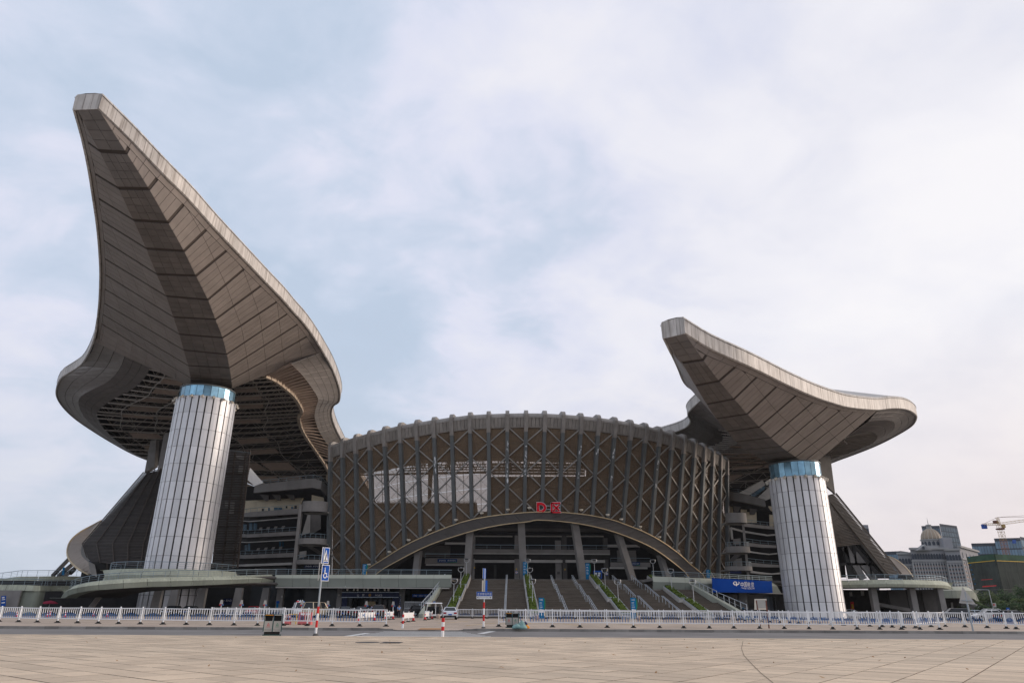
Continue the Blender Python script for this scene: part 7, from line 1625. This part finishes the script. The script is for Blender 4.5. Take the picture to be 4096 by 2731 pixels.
for k in range(16):
    a=2*PI*k/16; mb=MB(); pts=[Vector((cx_+(r+.1)*math.cos(a),cy_+(r+.1)*math.sin(a),z)) for r,z in prof]; mb.pipe(pts,.35,5); mb.build('dome_rib',mat('domerib',(.42,.36,.29),.6),HT)
MB().lathe((cx_,cy_,0),[(2.2,zd2-.6),(1.8,zd2+2.5),(2.4,zd2+2.6),(2.2,zd2+3.4),(.4,zd3+.5)],12).build('lantern',M['hotel_trim'],HT); MB().tube((cx_,cy_,zd3),(cx_,cy_,zsp),.35,6,.05).build('spire',M['hotel_trim'],HT)
MB().bb(at(3765,2180,610).x,at(3800,2180,610).x,606,618,zr-4,at(3780,2152,610).z).build('roof_house',M['hotel'],HT)
# towers beyond
def tower(label,pieces,Y,name='glass_tower'):
    x=sum(p[0]+p[1] for p in pieces)/(2*len(pieces)); t=thing(name,label,'building',(at(x,2300,Y).x,Y,0))
    for x0,x1,yt,Y0,Y1,nx,nz,mb_,mp_ in pieces:
        o,a,b,zt=prismbox(t,'block',mb_,x0,x1,yt,0,Y0,Y1); facegrid(t,a,b,zt-3,zt*.15,nx,nz,mp_,'glazing_panel',.86,.84,.3)
    return t
tower('tall dark blue glass tower directly behind the dome',[(3685,3758,2102,905,900,7,14,'hotel_win','towerglass2'),(3758,3826,2098,900,925,7,14,'hotel_win','towerglass2')],900)
tower('low pale blue glass block left of the domed hotel',[(3535,3600,2204,800,790,7,8,'hotel_win','towerglass'),(3600,3632,2204,790,805,3,8,'hotel_win','towerglass')],800)
tower('wide pale blue glass block behind the crane',[(3884,3990,2171,900,890,9,6,'hotel_win','towerglass'),(3975,4080,2151,880,870,9,7,'hotel_win','towerglass'),(4080,4130,2150,870,900,4,7,'hotel_win','towerglass')],890)
tower('narrow white block peeping over the right louvred slope',[(3445,3472,2098,700,700,3,9,'hotel','hotel_win')],700,'white_tower')
pq('round_mark','signblue',D.objects['glass_tower.002'],[(4050,2172,868),(4064,2172,868),(4064,2158,868),(4050,2158,868)],.3)
# netted construction block
NB=thing('netted_building','dark building under construction wrapped in green netting','building',(at(4000,2300,400).x,400,0))
for x0,x1,yt,Y0,Y1,nx in ((3868,3978,2222,415,392,5),(3978,4200,2222,392,408,9)):
    o,a,b,zt=prismbox(NB,'core','mesh_green',x0,x1,yt,0,Y0,Y1); facegrid(NB,a,b,zt-3.5,0,nx,5,'mesh_green','net_panel',.985,.985,.35)
    u=(b-a); u.z=0; w=u.length; u.normalize(); n=Vector((u.y,-u.x,0)); n=n if n.y<0 else -n; c0=Vector((a.x,a.y,zt-3.4))+n*.5
    MB().slab([c0,c0+u*w,c0+u*w+Vector((0,0,3.6)),c0+Vector((0,0,3.6))],-n,.4).build('green_edge_net',M['mesh_edge'],NB); c0=c0+n*.1; MB().slab([c0,c0+u*w,c0+u*w+Vector((0,0,.35)),c0+Vector((0,0,.35))],-n,.1).build('yellow_cord',M['yellow'],NB)
    c0=Vector((a.x,a.y,zt*.40))+n*.6; MB().slab([c0,c0+u*w,c0+u*w+Vector((0,0,.35)),c0+Vector((0,0,.35))],-n,.2).build('scaffold_ledge',M['conc_dark'],NB)
pq('red_banner','red',NB,[(3931,2347,389),(3985,2343,389),(3985,2339,389),(3931,2342,389)],.2); pq('red_banner','red',NB,[(3926,2319,391),(3970,2316,391),(3970,2314,391),(3926,2317,391)],.2); 
for i,y in enumerate((2226,2256,2275,2294,2313,2332)): x=3876+i*4.6; pq('blue_tag','signteal',NB,[(x,y+4,410),(x+4,y+4,410),(x+4,y,410),(x,y,410)],.2)
pq('open_floor','dark',NB,[(4040,2378,396),(4120,2378,398),(4120,2345,398),(4040,2340,396)],.2); pq('floor_slab','conc_dark',NB,[(4040,2362,395),(4120,2363,397),(4120,2359,397),(4040,2358,395)],.2)
# tower crane
YC=430.
CR=thing('tower_crane','yellow and orange tower crane above the netted building','crane',tuple(Vector((at(4020,2300,YC).x,YC,0))))
def lattice(name,p,q,w,n,m,up=(0,0,1),r=.16):
    p=Vector(p);q=Vector(q);d=(q-p).normalized();a=d.cross(Vector(up)).normalized();b=a.cross(d); mb=MB()
    cs=[a*w/2+b*w/2,-a*w/2+b*w/2,-a*w/2-b*w/2,a*w/2-b*w/2]
    for c in cs: mb.tube(p+c,q+c,r,4)
    for k in range(n):
        for i in range(4): mb.tube(lerp(p,q,k/n)+cs[i],lerp(p,q,(k+1)/n)+cs[(i+1)%4],r*.7,4); mb.tube(lerp(p,q,k/n)+cs[i],lerp(p,q,k/n)+cs[(i+1)%4],r*.7,4)
    return mb.build(name,M[m],CR)
mx=at(4010,2150,YC).x; zj=at(4000,2097,YC).z; ztp=at(3993,2068,YC).z
lattice('lower_mast',(mx,YC,0),(mx,YC,zj-9),2.6,26,'crane_red',(0,1,0),.085); lattice('upper_mast',(mx,YC,zj-9),(mx,YC,zj),2.4,4,'crane',(0,1,0),.085); lattice('apex',(mx,YC,zj),(mx-.2,YC,ztp),1.2,3,'crane',(0,1,0),.085)
cj=at(3930,2103,YC+4); lattice('counter_jib',(cj.x,YC+4,zj+.3),(mx,YC,zj+.3),1.2,8,'crane',r=.065); je=at(4180,2073,YC-18); lattice('jib',(mx,YC,zj+.3),(mx+38,YC-18,zj+5.0),1.3,20,'crane',r=.065)
MB().box((cj.x+1,YC+4,zj-.8),(2.6,1.6,2.6)).build('counterweight',M['signblue'],CR); MB().box((cj.x+8,YC+3,zj+1.8),(2.4,1.6,1.8)).build('winch',M['rust'],CR); MB().box((mx+1.6,YC-1,zj-1.0),(1.6,1.6,2.0)).build('cab',M['crane'],CR)
MB().tube((mx,YC,ztp),(cj.x+1,YC+4,zj+.8),.10,4).build('tie_rod',M['rust'],CR); MB().tube((mx,YC,ztp),(mx+20,YC-9,zj+3.4),.10,4).build('tie_rod',M['rust'],CR); MB().tube((mx,YC,ztp),(mx+34,YC-16,zj+5.4),.10,4).build('tie_rod',M['rust'],CR)
MB().box((mx,YC,zj-2.6),(3.4,3.4,.8)).build('slewing_ring',M['rust'],CR)

# ================================================================ TREES AT THE RIGHT
def tree(px,py,Y,h,w,m,label,seed,kind='round'):
    rg=random.Random(seed); p=at(px,py,Y); p.z=.1; t=thing('tree' if kind!='shrub' else 'shrub',label,'tree' if kind!='shrub' else 'shrub',tuple(p),'trees and shrubs at the right edge')
    if kind=='palm':
        MB().tube(p,p+Vector((0,0,h*.62)),.18,8,.12).build('trunk',M['bark'],t); mb=MB(); top=p+Vector((0,0,h*.62))
        for k in range(16):
            a=2*PI*k/16+rg.uniform(-.2,.2); el=rg.uniform(.1,1.1); L_=w*.55; pts=[]
            for s in range(6): f=s/5; pts.append(top+Vector((math.cos(a)*L_*f*math.cos(el),math.sin(a)*L_*f*math.cos(el),L_*f*math.sin(el)-L_*.75*f*f)))
            for a_,b_ in zip(pts,pts[1:]):
                d=(b_-a_).normalized(); s_=d.cross(Vector((0,0,1)))
                if s_.length<1e-3: continue
                s_.normalize()
                for q in range(3):
                    c=lerp(a_,b_,q/3)
                    for sg in (-1,1): e=c+s_*sg*rg.uniform(.35,.6)+d*.25-Vector((0,0,.25)); mb.add([c,c+d*.14,e],[(0,1,2)])
        mb.build('crown',M[m],t); return
    mb=MB(); tr=h*.35 if kind!='shrub' else h*.1
    mb.tube(p,p+Vector((0,0,tr)),.16,8,.11); 
    for k in range(5): a=2*PI*k/5+rg.uniform(-.3,.3); mb.tube(p+Vector((0,0,tr*.9)),p+Vector((math.cos(a)*w*.25,math.sin(a)*w*.25,h*.65)),.08,5,.03)
    mb.build('trunk',M['bark'],t); cl=[]
    for k in range(16 if kind!='shrub' else 9):
        a=rg.uniform(0,2*PI); r=w*.36*math.sqrt(rg.random()); z=tr+(h-tr)*rg.uniform(.15,.85); cl.append((p+Vector((math.cos(a)*r,math.sin(a)*r,z)),w*rg.uniform(.13,.22)))
    mb=MB()
    for c,r in cl:
        for _ in range(95):
            d=Vector((rg.gauss(0,1),rg.gauss(0,1),rg.gauss(0,.8))).normalized()*r*rg.uniform(.55,1.05); q=c+d; a=Vector((rg.gauss(0,1),rg.gauss(0,1),rg.gauss(0,1))).normalized(); b=a.orthogonal().normalized(); s=rg.uniform(.16,.34)
            mb.add([q+a*s,q+b*s*.6,q-a*s,q-b*s*.55],[(0,1,2,3)])
    mb.build('crown',M[m],t)
for i,(px,Y,h,w,m,k,lab) in enumerate(((3903,190,5.5,6.5,'leaf2','palm','fan palm just right of the far terrace'),(3960,215,6.5,8,'leaf2','round','yellowish green round tree left of the street lamp'),(4020,205,5.6,6,'leaf2','palm','fan palm between the round trees at the right'),(4050,225,8.5,8.5,'leaf1','round','dark tall round tree near the right edge'),(4088,200,6.0,7,'leaf2','palm','fan palm at the right picture edge'),(4120,215,8,9,'leaf1','round','dark green tree cut by the right picture edge'),(3870,172,2.2,4,'leaf1','shrub','low dark clipped shrub under the palm'),(3925,176,2.6,4.5,'leaf1','shrub','low dark clipped shrub behind the pale blue car'),(3990,178,2.8,5.5,'leaf1','shrub','low dark clipped shrub behind the white suv'),(4050,178,3.0,6,'leaf1','shrub','low dark clipped shrub behind the dark sedan'),(4100,180,3.2,6,'leaf1','shrub','low dark clipped shrub at the right picture edge'))):
    tree(px,2450,Y,h,w,m,lab,20+i,k)
# street lamp and small signs among the trees
p=at(3976,2450,170); p.z=.13; t=thing('street_lamp','thin grey street lamp with a notice plate among the right trees','street lamp',tuple(p)); zt=at(3966,2358,170).z; MB().tube(p,(p.x,p.y,zt),.12,8,.07).build('pole',M['steel'],t); MB().tube((p.x,p.y,zt),(p.x-2.2,p.y,zt+.1),.06,6).build('arm',M['steel'],t); MB().box((p.x-2.4,p.y,zt+.08),(.8,.3,.14)).build('lamp_head',M['steel'],t)
pq('notice_plate','conc_light',t,[(3972,2428,169.5),(3986,2427,169.5),(3984,2410,169.5),(3970,2411,169.5)],.1); pq('notice_mark','red',t,[(3974,2420,169.3),(3979,2420,169.3),(3978,2414,169.3),(3973,2414,169.3)],.05)
p=at(4034,2460,165); p.z=.13; t=thing('crossing_sign','small blue crossing sign among the right shrubs','sign',tuple(p)); MB().tube(p,(p.x,p.y,at(4032,2440,165).z),.05,6).build('pole',M['steel'],t); pq('plate','signblue',t,[(4027,2447,164.8),(4040,2447,164.8),(4037,2429,164.8),(4025,2429,164.8)],.06); MB().prism([at(4029,2444,164.6),at(4037,2444,164.6),at(4031.5,2433,164.6)],(0,-.03,0)).build('white_triangle',M['white'],t)

# ================================================================ AIR
hm=D.materials.new('haze'); hm.use_nodes=True; hn=hm.node_tree.nodes; hl=hm.node_tree.links; hn.clear()
ho=hn.new('ShaderNodeOutputMaterial'); hv=hn.new('ShaderNodeVolumePrincipled'); hv.inputs['Color'].default_value=(.80,.82,.86,1); hv.inputs['Density'].default_value=.00006; hv.inputs['Anisotropy'].default_value=.2
hl.new(hv.outputs[0],ho.inputs['Volume'])
o=MB().bb(-700,900,-200,1200,-1.1,170).build('haze',hm,kind='stuff'); tag(o,'thin pale haze hanging over the whole place','haze')
